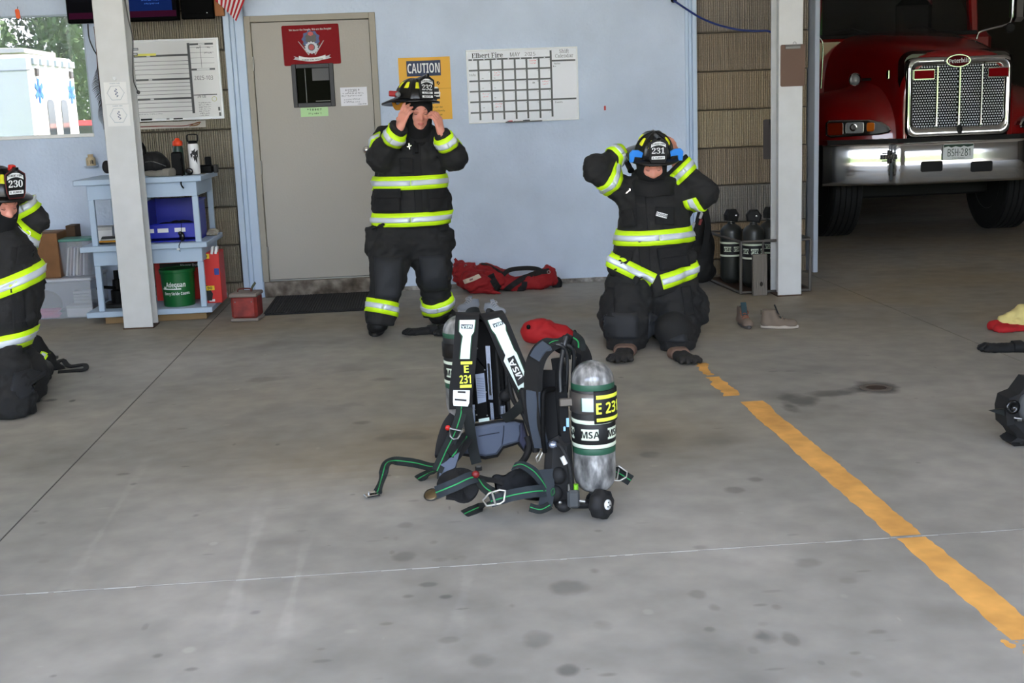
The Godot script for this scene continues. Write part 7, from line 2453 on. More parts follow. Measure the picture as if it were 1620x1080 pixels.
func make_head(st: SurfaceTool, H: Transform3D, o: Node3D, opening: Vector3, opening_c: Vector3):
	var c := H.origin
	var F := Field.new(c - Vector3.ONE * 0.16, c + Vector3.ONE * 0.14, 0.0042, 170)
	var W := func(x: float, y: float, z: float) -> Vector3: return H * Vector3(x, y, z)
	F.ball(W.call(0, 0.035, -0.018), 0.086)
	F.cone(W.call(0, 0.03, 0.02), W.call(0, -0.03, 0.025), 0.068, 0.06)
	F.cone(W.call(0, -0.03, 0.025), W.call(0, -0.085, 0.05), 0.055, 0.03)
	F.cone(W.call(0, 0.0, 0.076), W.call(0, -0.026, 0.098), 0.0095, 0.0115)
	F.cone(W.call(0, -0.04, -0.02), W.call(0, -0.13, -0.03), 0.055, 0.06)
	for s in [-1, 1]:
		F.ball(W.call(0.036 * s, -0.018, 0.058), 0.026)
		F.ball(W.call(0.0115 * s, -0.029, 0.087), 0.0085)
		F.cone(W.call(0.014 * s, 0.027, 0.082), W.call(0.046 * s, 0.026, 0.066), 0.0105, 0.009)
		F.cone(W.call(0.0, -0.053, 0.083), W.call(0.020 * s, -0.055, 0.075), 0.0075, 0.005)
		F.cone(W.call(0.0, -0.063, 0.081), W.call(0.016 * s, -0.062, 0.075), 0.0075, 0.005)
		F.cone(W.call(0.078 * s, 0.02, -0.01), W.call(0.076 * s, -0.025, -0.004), 0.012, 0.009)
	F.ball(W.call(0, -0.088, 0.066), 0.022)
	for s in [-1, 1]: F.ball(W.call(0.03 * s, -0.062, 0.042), 0.028)
	F.done()
	for s in [-1, 1]: F.carve(W.call(0.031 * s, 0.008, 0.092), Vector3(0.017, 0.0105, 0.014), H.basis)
	st.append_from(F.mesh(), 0, Transform3D())
	var brow := mat("brow_hair", Color(0.25, 0.16, 0.11), 0.8)
	var lid := mat("eyelid", Color(0.72, 0.47, 0.40), 0.6)
	for s in [-1, 1]:
		var q := S.new(); q.ball(W.call(0.031 * s, 0.007, 0.0715), Vector3(0.0165, 0.011, 0.0125), H.basis)
		part("eyelid", q, lid, o)
		q = S.new(); q.tube(spline([W.call(0.0165 * s, 0.003, 0.080), W.call(0.031 * s, -0.001, 0.084), W.call(0.0455 * s, 0.003, 0.075)], 4), 0.0016, 5)
		part("eyelash", q, mat("lash", Color(0.12, 0.07, 0.05), 0.8), o)
		q = S.new(); q.tube(spline([W.call(0.014 * s, 0.027, 0.092), W.call(0.032 * s, 0.034, 0.083), W.call(0.049 * s, 0.028, 0.066)], 4), 0.0028, 5)
		part("eyebrow", q, brow, o)
	var q2 := S.new()
	for y in [-0.054, -0.062]: q2.tube(spline([W.call(-0.022, -0.057, 0.084), W.call(-0.008, y, 0.0945), W.call(0.008, y, 0.0945), W.call(0.022, -0.057, 0.084)], 4), [0.001, 0.002, 0.003, 0.004, 0.0045, 0.0045, 0.0045, 0.0045, 0.0045, 0.004, 0.003, 0.002, 0.001], 6)
	part("lips", q2, mat("lip", Color(0.74, 0.42, 0.38), 0.5), o)
	# knitted hood round head and neck, open at the face
	var G := Field.new(c - Vector3(0.2, 0.28, 0.2), c + Vector3(0.2, 0.16, 0.2), 0.0075, 90)
	G.ball(W.call(0, 0.035, -0.02), 0.096)
	G.cone(W.call(0, 0.03, 0.015), W.call(0, -0.045, 0.025), 0.083, 0.075)
	G.cone(W.call(0, -0.045, 0.025), W.call(0, -0.10, 0.04), 0.070, 0.055)
	G.cone(W.call(0, -0.06, 0.0), W.call(0, -0.19, -0.03), 0.085, 0.105)
	G.done()
	G.carve(W.call(opening_c.x, opening_c.y, opening_c.z), opening, H.basis)
	G.carve(W.call(0, opening_c.y - opening.y * 0.45, 0.1), Vector3(opening.x * 0.86, opening.y * 0.55, 0.07), H.basis)
	part("hood", G.mesh(), M.hood_knit, o)

func make_helmet(o: Node3D, T: Transform3D, number: String, extra: int, shell: Material):
	var hm := part("helmet", S.new(), shell, o, gt(o).affine_inverse())
	var D := func(a: float, e: float, off: float) -> Vector3:
		var rg := fposmod(a + PI / 8.0, PI / 4.0) - PI / 8.0
		var k := 1.0 + 0.075 * exp(-pow(rg / 0.11, 2)) * pow(cos(e), 0.4)
		return T * Vector3((0.112 * k + off) * cos(e) * sin(a), (0.138 * (0.5 + 0.5 * k) + off) * sin(e), (0.135 * k + off) * cos(e) * cos(a))
	var rows := []
	for i in 15:
		var row := PackedVector3Array()
		for j in 80: row.append(D.call(TAU * j / 80.0, PI / 2 * minf(i / 14.0, 0.995), 0.0))
		rows.append(row)
	var s := S.new(); s.grid(rows, true)
	hm.mesh = s.mesh()
	# brim: short at the front, long and drooping behind
	rows = []
	for q in [[0.0, 0.012, 0.0], [0.25, 0.006, 0.1], [0.97, 0.004, 1.0], [1.0, -0.001, 1.02], [0.97, -0.007, 1.0], [0.2, -0.006, 0.1], [-0.06, -0.004, 0.0]]:
		var row := PackedVector3Array()
		for j in 56:
			var a := TAU * j / 56.0
			var bk := maxf(0.0, -cos(a))
			var ext := 0.038 + 0.012 * absf(sin(a)) + 0.085 * pow(bk, 1.6)
			var drop := 0.012 * pow(absf(sin(a)), 2) + 0.045 * pow(bk, 1.4)
			row.append(T * Vector3((0.112 + ext * q[0]) * sin(a), q[1] - drop * q[2], (0.135 + ext * q[0]) * cos(a)))
		rows.append(row)
	s = S.new(); s.grid(rows, true, false, true)
	part("brim", s, shell, hm)
	for k in 8:
		if k == 0 or k == 4: pass
		var a0 := TAU * k / 8.0 + 0.20
		rows = []
		for i in 5:
			var row := PackedVector3Array()
			for j in 7:
				var t := i / 4.0
				row.append(D.call(a0 + 0.06 * t + (0.38 - 0.12 * t) * j / 6.0, 0.54 + 0.44 * t, 0.004 if i > 0 and i < 4 and j > 0 and j < 6 else -0.001))
			rows.append(row)
		s = S.new(); s.grid(rows)
		part("reflective_patch", s, M.yellow_reflect, hm)
	# front shield
	var P := T * Transform3D(Basis(Vector3.RIGHT, -0.14), Vector3(0, 0.085, 0.151))
	var out := PackedVector2Array([Vector2(-0.040, -0.078), Vector2(0.040, -0.078), Vector2(0.052, -0.05), Vector2(0.058, 0.02), Vector2(0.056, 0.045), Vector2(0.03, 0.062), Vector2(0, 0.082), Vector2(-0.03, 0.062), Vector2(-0.056, 0.045), Vector2(-0.058, 0.02), Vector2(-0.052, -0.05)])
	s = S.new(); s.prism(out, -0.003, 0.003, P, 0.001)
	var sh := part("front_shield", s, mat("shield_leather", Color(0.025, 0.024, 0.025), 0.45), hm)
	var edge := []
	for p in out: edge.append(P * Vector3(p.x * 0.95, p.y * 0.95, 0.003))
	s = S.new(); s.tube(edge, 0.0016, 5, true)
	part("shield_stitching", s, mat("stitch_red", Color(0.45, 0.06, 0.05), 0.6) if extra == 2 else mat("stitch_dark", Color(0.12, 0.12, 0.12), 0.6), sh)
	var wi: StandardMaterial3D = M.white_ink
	var bk2: StandardMaterial3D = M.black_ink
	put_text(number, 0.034, wi, sh, P * pos(Vector3(0, -0.004, 0.0032)), 1.0, true)
	var arc := PackedVector2Array()
	for i in 9: arc.append(Vector2(-0.042 + 0.0105 * i, 0.052 - 0.016 * pow((i - 4) / 4.0, 2)))
	for i in 9: arc.append(Vector2(0.044 - 0.011 * i, 0.030 - 0.014 * pow((4 - i) / 4.0, 2)))
	s = S.new(); s.prism(arc, 0.003, 0.0042, P)
	part("name_arc", s, wi, sh)
	put_text("ELBERT FIRE", 0.0105, bk2, sh, P * pos(Vector3(0, 0.037, 0.0045)), 0.92)
	for q in ([[-0.036, 0.013, "E. FIRE"], [-0.060, 0.014, "RESCUE"]] if extra == 0 else [[-0.045, 0.018, "E. ELBERT"]]):
		s = S.new(); s.prism(rrect(0.078, q[1], 0.002), 0.003, 0.0042, P * pos(Vector3(0, q[0], 0)))
		part("name_bar", s, wi, sh)
		put_text(q[2], 0.0095, bk2, sh, P * pos(Vector3(0, q[0], 0.0045)), 1.1)
	s = S.new(); s.prism(PackedVector2Array([Vector2(-0.05, 0.10), Vector2(0.02, 0.135), Vector2(0.165, 0.168), Vector2(0.163, 0.15), Vector2(0.11, 0.10)]), -0.013, 0.013, T * Transform3D(Basis(Vector3(0, 0, 1), Vector3(0, 1, 0), Vector3(-1, 0, 0)), Vector3.ZERO), 0.006)
	part("shield_holder", s, shell, hm)
	if extra == 0:
		s = S.new(); s.prism(rrect(0.058, 0.036, 0.008), -0.02, 0.02, T * Transform3D(Basis(Vector3.UP, -0.9), Vector3(-0.135, 0.035, -0.03)), 0.008)
		var lp := part("helmet_lamp", s, mat("lamp_body_red", Color(0.62, 0.04, 0.05), 0.4), hm)
		s = S.new(); s.lathe([Vector2(0.016, 0), Vector2(0.017, 0.02), Vector2(0.011, 0.022), Vector2(0, 0.021)], 14, T * Transform3D(Basis(Vector3.UP, -0.35) * Basis(Vector3.RIGHT, PI / 2), Vector3(-0.13, 0.032, 0.01)), false)
		part("lamp_lens", s, M.lens_grey, lp)
		s = S.new()
		for sd in [-1, 1]: s.ribbon(spline([T * Vector3(0.098 * sd, -0.006, -0.10), T * Vector3(0.104 * sd, -0.045, -0.06), T * Vector3(0.106 * sd, -0.05, -0.01), T * Vector3(0.10 * sd, -0.012, 0.05)], 4), [T.basis.x * sd], 0.035, 0.006)
		part("ear_flap_liner", s, mat("liner_yellow", Color(0.72, 0.48, 0.08), 0.85), hm)
	elif extra == 1:
		for sd in [-1, 1]:
			s = S.new(); s.prism(PackedVector2Array([Vector2(-0.03, -0.045), Vector2(-0.005, -0.045), Vector2(0.0, -0.012), Vector2(0.07, -0.022), Vector2(0.07, 0.0), Vector2(0.02, 0.028), Vector2(-0.015, 0.03), Vector2(-0.032, 0.01)]), -0.008, 0.008, T * Transform3D(Basis(Vector3(-sd * 1.0, 0, 0), Vector3(0, 1, 0), Vector3(0, 0, -sd)) * Basis(), Vector3(0.128 * sd, 0.035, 0.09)), 0.004)
			part("eye_shield_bracket", s, mat("bracket_blue", Color(0.20, 0.55, 0.92), 0.5), hm)
		s = S.new(); s.tube([T * Vector3(-0.165, -0.03, 0.05), T * Vector3(-0.15, -0.055, 0.10)], 0.017, 10)
		s.tube([T * Vector3(-0.15, -0.055, 0.10), T * Vector3(-0.148, -0.058, 0.108)], 0.020, 10)
		part("helmet_lamp", s, M.black, hm)
	else:
		s = S.new(); s.prism(rrect(0.045, 0.04, 0.003), 0, 0.003, T * Transform3D(Basis(Vector3.UP, 1.05), Vector3(0.105, 0.05, 0.065)))
		part("pink_sticker", s, mat("sticker_pink", Color(0.95, 0.25, 0.55), 0.5), hm)
		s = S.new(); s.box(T * Vector3(0.0, 0.155, 0.12), Vector3(0.03, 0.03, 0.03), 0.004, T.basis)
		part("shield_clip", s, M.clip_red, hm)

func boot(o: Node3D, heel: Vector3, toe: Vector3, ankle: Vector3):
	var F := Field.new(heel.min(toe).min(ankle) - Vector3(0.1, 0.06, 0.1), heel.max(toe).max(ankle) + Vector3(0.1, 0.1, 0.1), 0.009, 80)
	var up := Vector3(0, 0.048, 0)
	F.cone(heel + up, heel.lerp(toe, 0.6) + up, 0.047, 0.048)
	F.cone(heel.lerp(toe, 0.6) + up, toe + up * 0.95, 0.05, 0.042)
	F.cone(heel + up * 1.2, ankle, 0.05, 0.062)
	F.cone(heel.lerp(toe, 0.45) + up * 1.4, ankle, 0.045, 0.05)
	F.done(); F.crease(0.004, Vector3(20, 25, 20), 3); F.floor_at(0.016)
	part("boot", F.mesh(), mat("boot_leather", Color(0.045, 0.044, 0.043), 0.6), o)
	var d := (toe - heel).normalized()
	var T := Transform3D(Basis(Vector3.UP.cross(d), d, Vector3.UP * 1.0), (heel + toe) * 0.5)
	T.basis = Basis(d.cross(Vector3.UP).normalized(), d, Vector3.UP)
	var s := S.new()
	var ol := PackedVector2Array()
	var L := heel.distance_to(toe) * 0.5 + 0.05
	for i in 24: ol.append(Vector2(0.052 * cos(TAU * i / 24), L * sin(TAU * i / 24)))
	s.prism(ol, 0.001, 0.024, T, 0.004, true)
	part("boot_sole", s, M.black_rubber, o)

func _lo(list: Array) -> Vector3:
	var m := Vector3.ONE * 99.0
	for ch in list:
		for i in range(1, ch.size()): m = m.min(wl(ch[i][0], ch[i][1], ch[i][2]) - Vector3.ONE * (ch[i][3] + 0.05))
	return Vector3(m.x, maxf(m.y, -0.03), m.z)
func _hi(list: Array) -> Vector3:
	var m := Vector3.ONE * -99.0
	for ch in list:
		for i in range(1, ch.size()): m = m.max(wl(ch[i][0], ch[i][1], ch[i][2]) + Vector3.ONE * (ch[i][3] + 0.05))
	return m
func dressed(o: Node3D, coat: Array, legs: Array, cuts: Array, hems: Array, sd: int) -> Array:
	var C := Field.new(_lo(coat), _hi(coat), 0.0125, 55)
	add_cones(C, coat)
	C.done(); C.crease(0.017, Vector3(5, 7, 5), sd); C.crease(0.006, Vector3(15, 17, 15), sd + 1)
	for q in cuts: C.cut(q[0], q[1].normalized(), q[2])
	var L := Field.new(_lo(legs), _hi(legs), 0.0125, 55)
	add_cones(L, legs)
	L.done(); L.crease(0.016, Vector3(5, 8, 5), sd + 2); L.crease(0.006, Vector3(14, 18, 14), sd + 3)
	for q in hems: L.cut(q[0], q[1].normalized(), q[2])
	L.floor_at(0.004)
	var B := Field.new(_lo(coat + legs), _hi(coat + legs), 0.024, 40)
	add_cones(B, coat, 0.62, 0.015)
	add_cones(B, legs, 0.60, 0.015)
	B.done(); B.floor_at(0.02)
	for q in hems: B.cut(q[0], q[1].normalized(), q[2])
	return [C, L, B]

func flaps(F: Field, o: Node3D, list: Array, m: Material):     # [name, px, py, z, half width, half height, lift, lean, shape]
	for q in list:
		var B := Basis(Vector3.BACK, q[7])
		part(q[0], front_patch(F, wl(q[1], q[2], q[3]), B * Vector3(q[4], 0, 0), B * Vector3(0, q[5], 0), Vector3(0, 0, -1), q[6], 8, 8, q[8]), m, o)

func finish_body(o: Node3D, st: SurfaceTool):
	var b := part("body", st.commit(), M.skin, o)
	b.get_parent().move_child(b, 0)

func build_people():
	var tm: StandardMaterial3D = M.turnout
	var td: StandardMaterial3D = M.turnout_dark
	var kp: StandardMaterial3D = M.knee_pad
	var silver: StandardMaterial3D = M.chrome
	var s: S
	var Z := Vector3(0, 0, 1)
	var X := Vector3(1, 0, 0)
	# ------------------------------------------------ the standing person
	var o := thing("person", "person standing before the door in black fire gear, both hands at the hood, helmet 232", "person", Vector3(-0.1, 0, 1.9))
	var cw1 := wl(633.5, 200, 2.11)
	var cw2 := wl(697, 207, 2.07)
	var r := dressed(o,
		[[0.7, [650, 350, 1.85, 0.262], [650, 292, 1.85, 0.235], [653, 245, 1.86, 0.212], [657, 222, 1.86, 0.15]], [0.9, [613, 220, 1.86, 0.085], [700, 228, 1.86, 0.085]], [1.0, [611, 222, 1.87, 0.096], [603, 249, 1.98, 0.09], [634, 199, 2.115, 0.062]], [1.0, [702, 229, 1.87, 0.09], [719, 250, 1.97, 0.086], [696.5, 206, 2.075, 0.056]], [0.8, [600, 318, 1.87, 0.06], [604, 330, 1.88, 0.06]], [0.8, [702, 316, 1.87, 0.06], [700, 330, 1.88, 0.06]]],
		[[0.8, [650, 362, 1.85, 0.20], [650, 380, 1.86, 0.17]], [1.0, [624, 375, 1.88, 0.148], [615, 430, 2.0, 0.122], [602, 500, 2.06, 0.098], [600, 514, 2.06, 0.095]], [1.0, [680, 375, 1.85, 0.148], [686, 430, 1.87, 0.122], [692, 485, 1.78, 0.10], [692, 500, 1.76, 0.098]], [1.0, [589, 372, 1.9, 0.055], [590, 395, 1.93, 0.06]], [1.0, [707, 370, 1.85, 0.048], [708, 386, 1.86, 0.052]]],
		[[wl(650, 357.5, 1.85), Vector3.DOWN, 0.55], [cw1, cw1 - wl(603, 247, 1.98), 0.13], [cw2, cw2 - wl(719, 249, 1.97), 0.12]],
		[[wl(600, 513, 2.06), Vector3(-0.15, -1, 0.1), 0.2], [wl(692, 499, 1.76), Vector3(0.1, -1, 0), 0.2]], 21)
	var C: Field = r[0]
	var L: Field = r[1]
	part("coat", C.mesh(), tm, o)
	part("trousers", L.mesh(), tm, o)
	var st := SurfaceTool.new()
	st.append_from(r[2].mesh(), 0, Transform3D())
	var H := Transform3D(Basis(Vector3.UP, 0.22) * Basis(Vector3.RIGHT, 0.16) * Basis(Vector3.BACK, -0.03), wl(661, 178, 1.95))
	make_head(st, H, o, Vector3(0.058, 0.078, 0.075), Vector3(0, -0.018, 0.11))
	for q in [[wl(633, 200, 2.12), Vector3(0.36, 0.92, -0.10), Vector3(-0.55, 0.25, 0.80), [0.12, 0.28, 0.34, 0.4], -1.0], [wl(697, 207, 2.08), Vector3(-0.20, 0.96, 0.05), Vector3(0.75, 0.1, 0.65), [0.55, 0.6, 0.62, 0.62], 1.0]]:
		var zd: Vector3 = q[1].normalized()
		var yd: Vector3 = (q[2] - zd * q[2].dot(zd)).normalized()
		var F := Field.new(q[0] + zd * 0.065 - Vector3.ONE * 0.135, q[0] + zd * 0.065 + Vector3.ONE * 0.135, 0.0036, 260)
		hand_bones(F, Transform3D(Basis(yd.cross(zd), yd, zd), q[0]), q[3], q[4], 0.9)
		F.done()
		st.append_from(F.mesh(), 0, Transform3D())
	finish_body(o, st)
	make_helmet(o, Transform3D(Basis(Vector3.UP, 0.55) * Basis(Vector3.RIGHT, 0.06) * Basis(Vector3.BACK, -0.05), wl(655, 158, 1.95)), "232", 0, mat("helmet_black", Color(0.02, 0.02, 0.021), 0.28))
	reflective_band(C, wl(650, 287, 1.85), Vector3.UP, Z, 0, TAU, 0.088, o)
	reflective_band(C, wl(650, 344, 1.85), Vector3.UP, Z, 0, TAU, 0.088, o)
	C.maxd = 0.12
	var ax := cw1 - wl(603, 247, 1.98)
	reflective_band(C, wl(603, 247, 1.98) + ax * 0.70, ax, Z, 0, TAU, 0.085, o)
	ax = cw2 - wl(719, 249, 1.97)
	reflective_band(C, wl(719, 249, 1.97) + ax * 0.66, ax, Z, 0, TAU, 0.085, o)
	reflective_band(C, wl(608, 231, 1.91), wl(603, 247, 1.98) - wl(611, 222, 1.87), X, PI * 0.6, PI * 1.45, 0.07, o)
	reflective_band(C, wl(709, 238, 1.91), wl(719, 249, 1.97) - wl(702, 229, 1.87), -X, PI * 0.6, PI * 1.4, 0.07, o)
	L.maxd = 0.16
	reflective_band(L, wl(606, 486, 2.05), wl(615, 430, 2.0) - wl(602, 500, 2.06), Z, 0, TAU, 0.09, o)
	reflective_band(L, wl(691, 479, 1.79), wl(686, 430, 1.87) - wl(692, 485, 1.78), Z, 0, TAU, 0.09, o, 0.012)
	flaps(C, o, [["storm_flap", 661, 290, 2.05, 0.026, 0.27, 0.004, -0.015, 0.0], ["hip_pocket", 612, 318, 2.05, 0.085, 0.075, 0.022, 0.0, 0.0], ["pocket_flap", 612, 307, 2.05, 0.09, 0.03, 0.030, 0.0, 0.0], ["hip_pocket", 694, 318, 2.05, 0.065, 0.07, 0.022, 0.0, 0.0], ["pocket_flap", 694, 307, 2.05, 0.07, 0.03, 0.030, 0.0, 0.0], ["chest_pocket", 642, 262, 2.05, 0.04, 0.05, 0.012, 0.0, 0.0]], td)
	flaps(C, o, [["flap_tab", 658.5, 233, 2.1, 0.012, 0.04, 0.018, 0.0, 0.0]], M.black)
	flaps(L, o, [["knee_pad", 613, 446, 2.3, 0.088, 0.13, 0.014, -0.05, -0.1], ["knee_pad", 687, 440, 2.2, 0.088, 0.12, 0.014, 0.03, 0.0]], kp)
	flaps(L, o, [["pocket_flap", 594, 360, 2.2, 0.05, 0.022, 0.016, 0.3, 0.0], ["pocket_flap", 702, 364, 2.2, 0.03, 0.03, 0.016, -0.3, 0.0]], td)
	var cp := C.inward(wl(647, 234, 2.4), Vector3(0, 0, -1), 0.012)
	s = S.new()
	s.box(cp, Vector3(0.035, 0.014, 0.012), 0.004, Basis(Vector3.BACK, 0.3)); s.box(cp, Vector3(0.014, 0.045, 0.012), 0.004, Basis(Vector3.BACK, 0.1))
	part("coat_clip", s, silver, o)
	# collar standing round the hood
	var cc := wl(659, 216, 1.9)
	var rows := []
	for q in [[0.115, -0.02, 0.0], [0.112, 0.035, 0.0], [0.105, 0.06, 0.01], [0.098, 0.058, 0.01], [0.10, -0.02, 0.0]]:
		var row := PackedVector3Array()
		for k in 28:
			var a := TAU * k / 28.0
			row.append(cc + Vector3(sin(a) * q[0], q[1] - 0.02 * cos(a) + 0.004 * sin(a * 5), cos(a) * q[0] * 0.92))
		rows.append(row)
	s = S.new(); s.grid(rows, true)
	part("collar", s, td, o)
	boot(o, fl(598, 521), fl(594, 531), wl(599, 511, 2.05))
	boot(o, fl(693, 510), fl(716, 511), wl(692, 498, 1.76))
	# ------------------------------------------------ the kneeling person at the right
	o = thing("person", "person kneeling before the cylinder rack in black fire gear, elbows raised, helmet 231", "person", Vector3(1.3, 0, 2.8))
	cw1 = wl(984, 241, 2.61)
	cw2 = wl(1070, 258, 2.71)
	var K1 := fl(991, 556)
	var K2 := fl(1072, 557)
	r = dressed(o,
		[[0.74, [1030, 440, 2.74, 0.27], [1034, 375, 2.69, 0.232], [1035, 320, 2.66, 0.205], [1033, 300, 2.66, 0.15]], [0.9, [990, 300, 2.66, 0.08], [1084, 308, 2.66, 0.085]], [1.0, [986, 302, 2.66, 0.09], [941, 268, 2.72, 0.074], [990, 238, 2.60, 0.06]], [1.0, [1086, 313, 2.67, 0.095], [1115, 305, 2.75, 0.085], [1069, 254, 2.71, 0.062]], [0.8, [982, 410, 2.8, 0.07], [974, 420, 2.82, 0.07]], [0.8, [1086, 408, 2.8, 0.07], [1088, 424, 2.82, 0.07]]],
		[[0.85, [1010, 452, 2.74, 0.17], [1052, 454, 2.74, 0.17]], [1.0, [994, 462, 2.78, 0.15], [992, 515, 2.86, 0.148], [991, 541, K1.z - 0.085, 0.118]], [1.0, [1072, 462, 2.78, 0.14], [1072, 515, 2.86, 0.135], [1072, 543, K2.z - 0.085, 0.112]], [1.0, [963, 480, 2.8, 0.06], [960, 500, 2.82, 0.06]], [1.0, [1106, 474, 2.78, 0.06], [1108, 500, 2.8, 0.062]]],
		[[wl(982, 450, 2.8), Vector3(-0.46, -0.88, 0), 0.42], [wl(1070, 456, 2.8), Vector3(0.22, -0.97, 0), 0.42], [cw1, cw1 - wl(938, 270, 2.72), 0.11], [cw2, cw2 - wl(1118, 305, 2.75), 0.12]], [], 31)
	C = r[0]
	L = r[1]
	C.carve(wl(1021, 470, 2.95), Vector3(0.055, 0.115, 0.16))
	var shins := []
	for K in [K1, K2]:
		shins.append([K + Vector3(0, 0.115, -0.1), K + Vector3(0, 0.10, -0.48)])
	var L2 := Field.new(Vector3(0.75, -0.02, 2.1), Vector3(1.95, 0.6, 3.15), 0.0125, 55)
	for q in shins: L2.cone(q[0], q[1], 0.112, 0.09)
	L2.done(); L2.floor_at(0.004)
	part("coat", C.mesh(), tm, o)
	part("trousers", L.mesh(), tm, o)
	part("trouser_shin", L2.mesh(), tm, o)
	st = SurfaceTool.new()
	st.append_from(r[2].mesh(), 0, Transform3D())
	H = Transform3D(Basis(Vector3.UP, -0.06) * Basis(Vector3.RIGHT, 0.42), wl(1031, 260, 2.73))
	make_head(st, H, o, Vector3(0.064, 0.046, 0.08), Vector3(0, 0.004, 0.11))
	for q in [[wl(1069, 255, 2.715), Vector3(-0.08, 0.97, -0.2), Vector3(0.8, 0.1, 0.6), [0.25, 0.3, 0.3, 0.35], 1.0], [wl(988, 243, 2.59), Vector3(0.85, 0.1, -0.5), Vector3(-0.6, 0.6, 0.2), [0.3, 0.3, 0.3, 0.3], -1.0]]:
		var zd: Vector3 = q[1].normalized()
		var yd: Vector3 = (q[2] - zd * q[2].dot(zd)).normalized()
		var F := Field.new(q[0] + zd * 0.065 - Vector3.ONE * 0.135, q[0] + zd * 0.065 + Vector3.ONE * 0.135, 0.0036, 260)
		hand_bones(F, Transform3D(Basis(yd.cross(zd), yd, zd), q[0]), q[3], q[4])
		F.done()
		st.append_from(F.mesh(), 0, Transform3D())
	finish_body(o, st)
	make_helmet(o, Transform3D(Basis(Vector3.UP, -0.03) * Basis(Vector3.RIGHT, 0.36), wl(1034, 243, 2.73)), "231", 1, M.helmet_black)
	reflective_band(C, wl(1034, 371, 2.69), Vector3(0.03, 1, 0), Z, 0, TAU, 0.088, o, 0.01)
	var hb := wl(1030, 440, 2.74)
	reflective_band(C, hb + Vector3(0, 0.0, 0), Vector3(0.46, 0.88, 0), Z, -PI * 0.62, -0.12, 0.09, o)
	reflective_band(C, hb + Vector3(0.0, -0.005, 0), Vector3(-0.22, 0.97, 0), Z, 0.14, PI * 0.62, 0.09, o)
	C.maxd = 0.12
	for q in [[wl(941, 268, 2.72), cw1, 0.80, Z, 0.0, TAU], [wl(1115, 305, 2.75), cw2, 0.74, Z, 0.0, TAU], [wl(941, 268, 2.72), wl(986, 302, 2.66), 0.5, Z, 0.0, TAU], [wl(1115, 305, 2.75), wl(1086, 313, 2.67), 0.45, Vector3.DOWN, -1.4, 1.4]]:
		ax = q[1] - q[0]
		reflective_band(C, q[0] + ax * q[2], ax, q[3], q[4], q[5], 0.08, o)
	flaps(C, o, [["storm_flap", 1022, 372, 2.95, 0.03, 0.28, 0.004, 0.0, 0.0], ["chest_pocket", 1058, 344, 2.95, 0.058, 0.05, 0.014, -0.1, 0.0], ["chest_pocket", 1001, 349, 2.95, 0.036, 0.05, 0.016, 0.2, 0.0], ["hip_pocket", 1072, 410, 3.0, 0.095, 0.065, 0.024, 0.08, 0.0], ["pocket_flap", 1072, 401, 3.0, 0.10, 0.03, 0.032, 0.08, 0.0], ["hip_pocket", 994, 412, 3.0, 0.045, 0.045, 0.006, -0.3, 0.0], ["pocket_flap", 994, 404, 3.0, 0.05, 0.022, 0.013, -0.3, 0.0]], td)
	var tg := C.inward(wl(1054, 343, 2.98), Vector3(0, 0, -1), 0.016)
	var TT := Transform3D(Basis(Vector3.BACK, -0.3), tg + Vector3(0, 0, 0.004))
	s = S.new(); s.prism(rrect(0.068, 0.026, 0.002), 0, 0.002, TT)
	var nt := part("name_tag", s, M.paper, o)
	put_text("TODOR", 0.016, M.black_ink, nt, TT * pos(Vector3(0, 0, 0.0022)), 0.95)
	tg = C.inward(wl(1003, 307, 2.98), Vector3(0, 0, -1), 0.012)
	s = S.new(); s.box(tg, Vector3(0.034, 0.012, 0.012), 0.004, Basis(Vector3.BACK, 0.7)); s.box(tg + Vector3(0.012, 0.012, 0.002), Vector3(0.014, 0.02, 0.012), 0.004)
	part("coat_clip", s, silver, o)
	flaps(L, o, [["knee_pad", 991, 531, 3.3, 0.118, 0.075, 0.014, 0.0, 0.0], ["knee_pad", 1072, 531, 3.3, 0.105, 0.08, 0.014, 0.0, 0.0]], kp)
	flaps(L, o, [["cargo_pocket", 974, 490, 3.2, 0.035, 0.08, 0.016, -0.05, 0.0], ["cargo_pocket", 1104, 486, 3.2, 0.03, 0.08, 0.016, 0.05, 0.0]], td)
	cc = wl(1033, 293, 2.72)
	rows = []
	for q in [[0.135, -0.045, 0.0], [0.128, 0.02, 0.0], [0.118, 0.045, 0.01], [0.110, 0.042, 0.01], [0.115, -0.04, 0.0]]:
		var row := PackedVector3Array()
		for k in 30:
			var a := TAU * k / 30.0
			row.append(cc + Vector3(sin(a) * q[0], q[1] - 0.012 * cos(a) + 0.004 * sin(a * 5), cos(a) * q[0] * 0.95))
		rows.append(row)
	s = S.new(); s.grid(rows, true)
	part("collar", s, td, o)
	for q in shins: boot(o, Vector3(q[1].x, 0.0, q[1].z - 0.12), Vector3(q[1].x, 0.0, q[1].z + 0.06), q[1])
	# ------------------------------------------------ the person cut by the left edge
	o = thing("person", "person kneeling at the left edge in black fire gear, head bowed under a black helmet", "person", Vector3(-2.1, 0, 3.6))
	cw1 = wl(31, 314, 3.46)
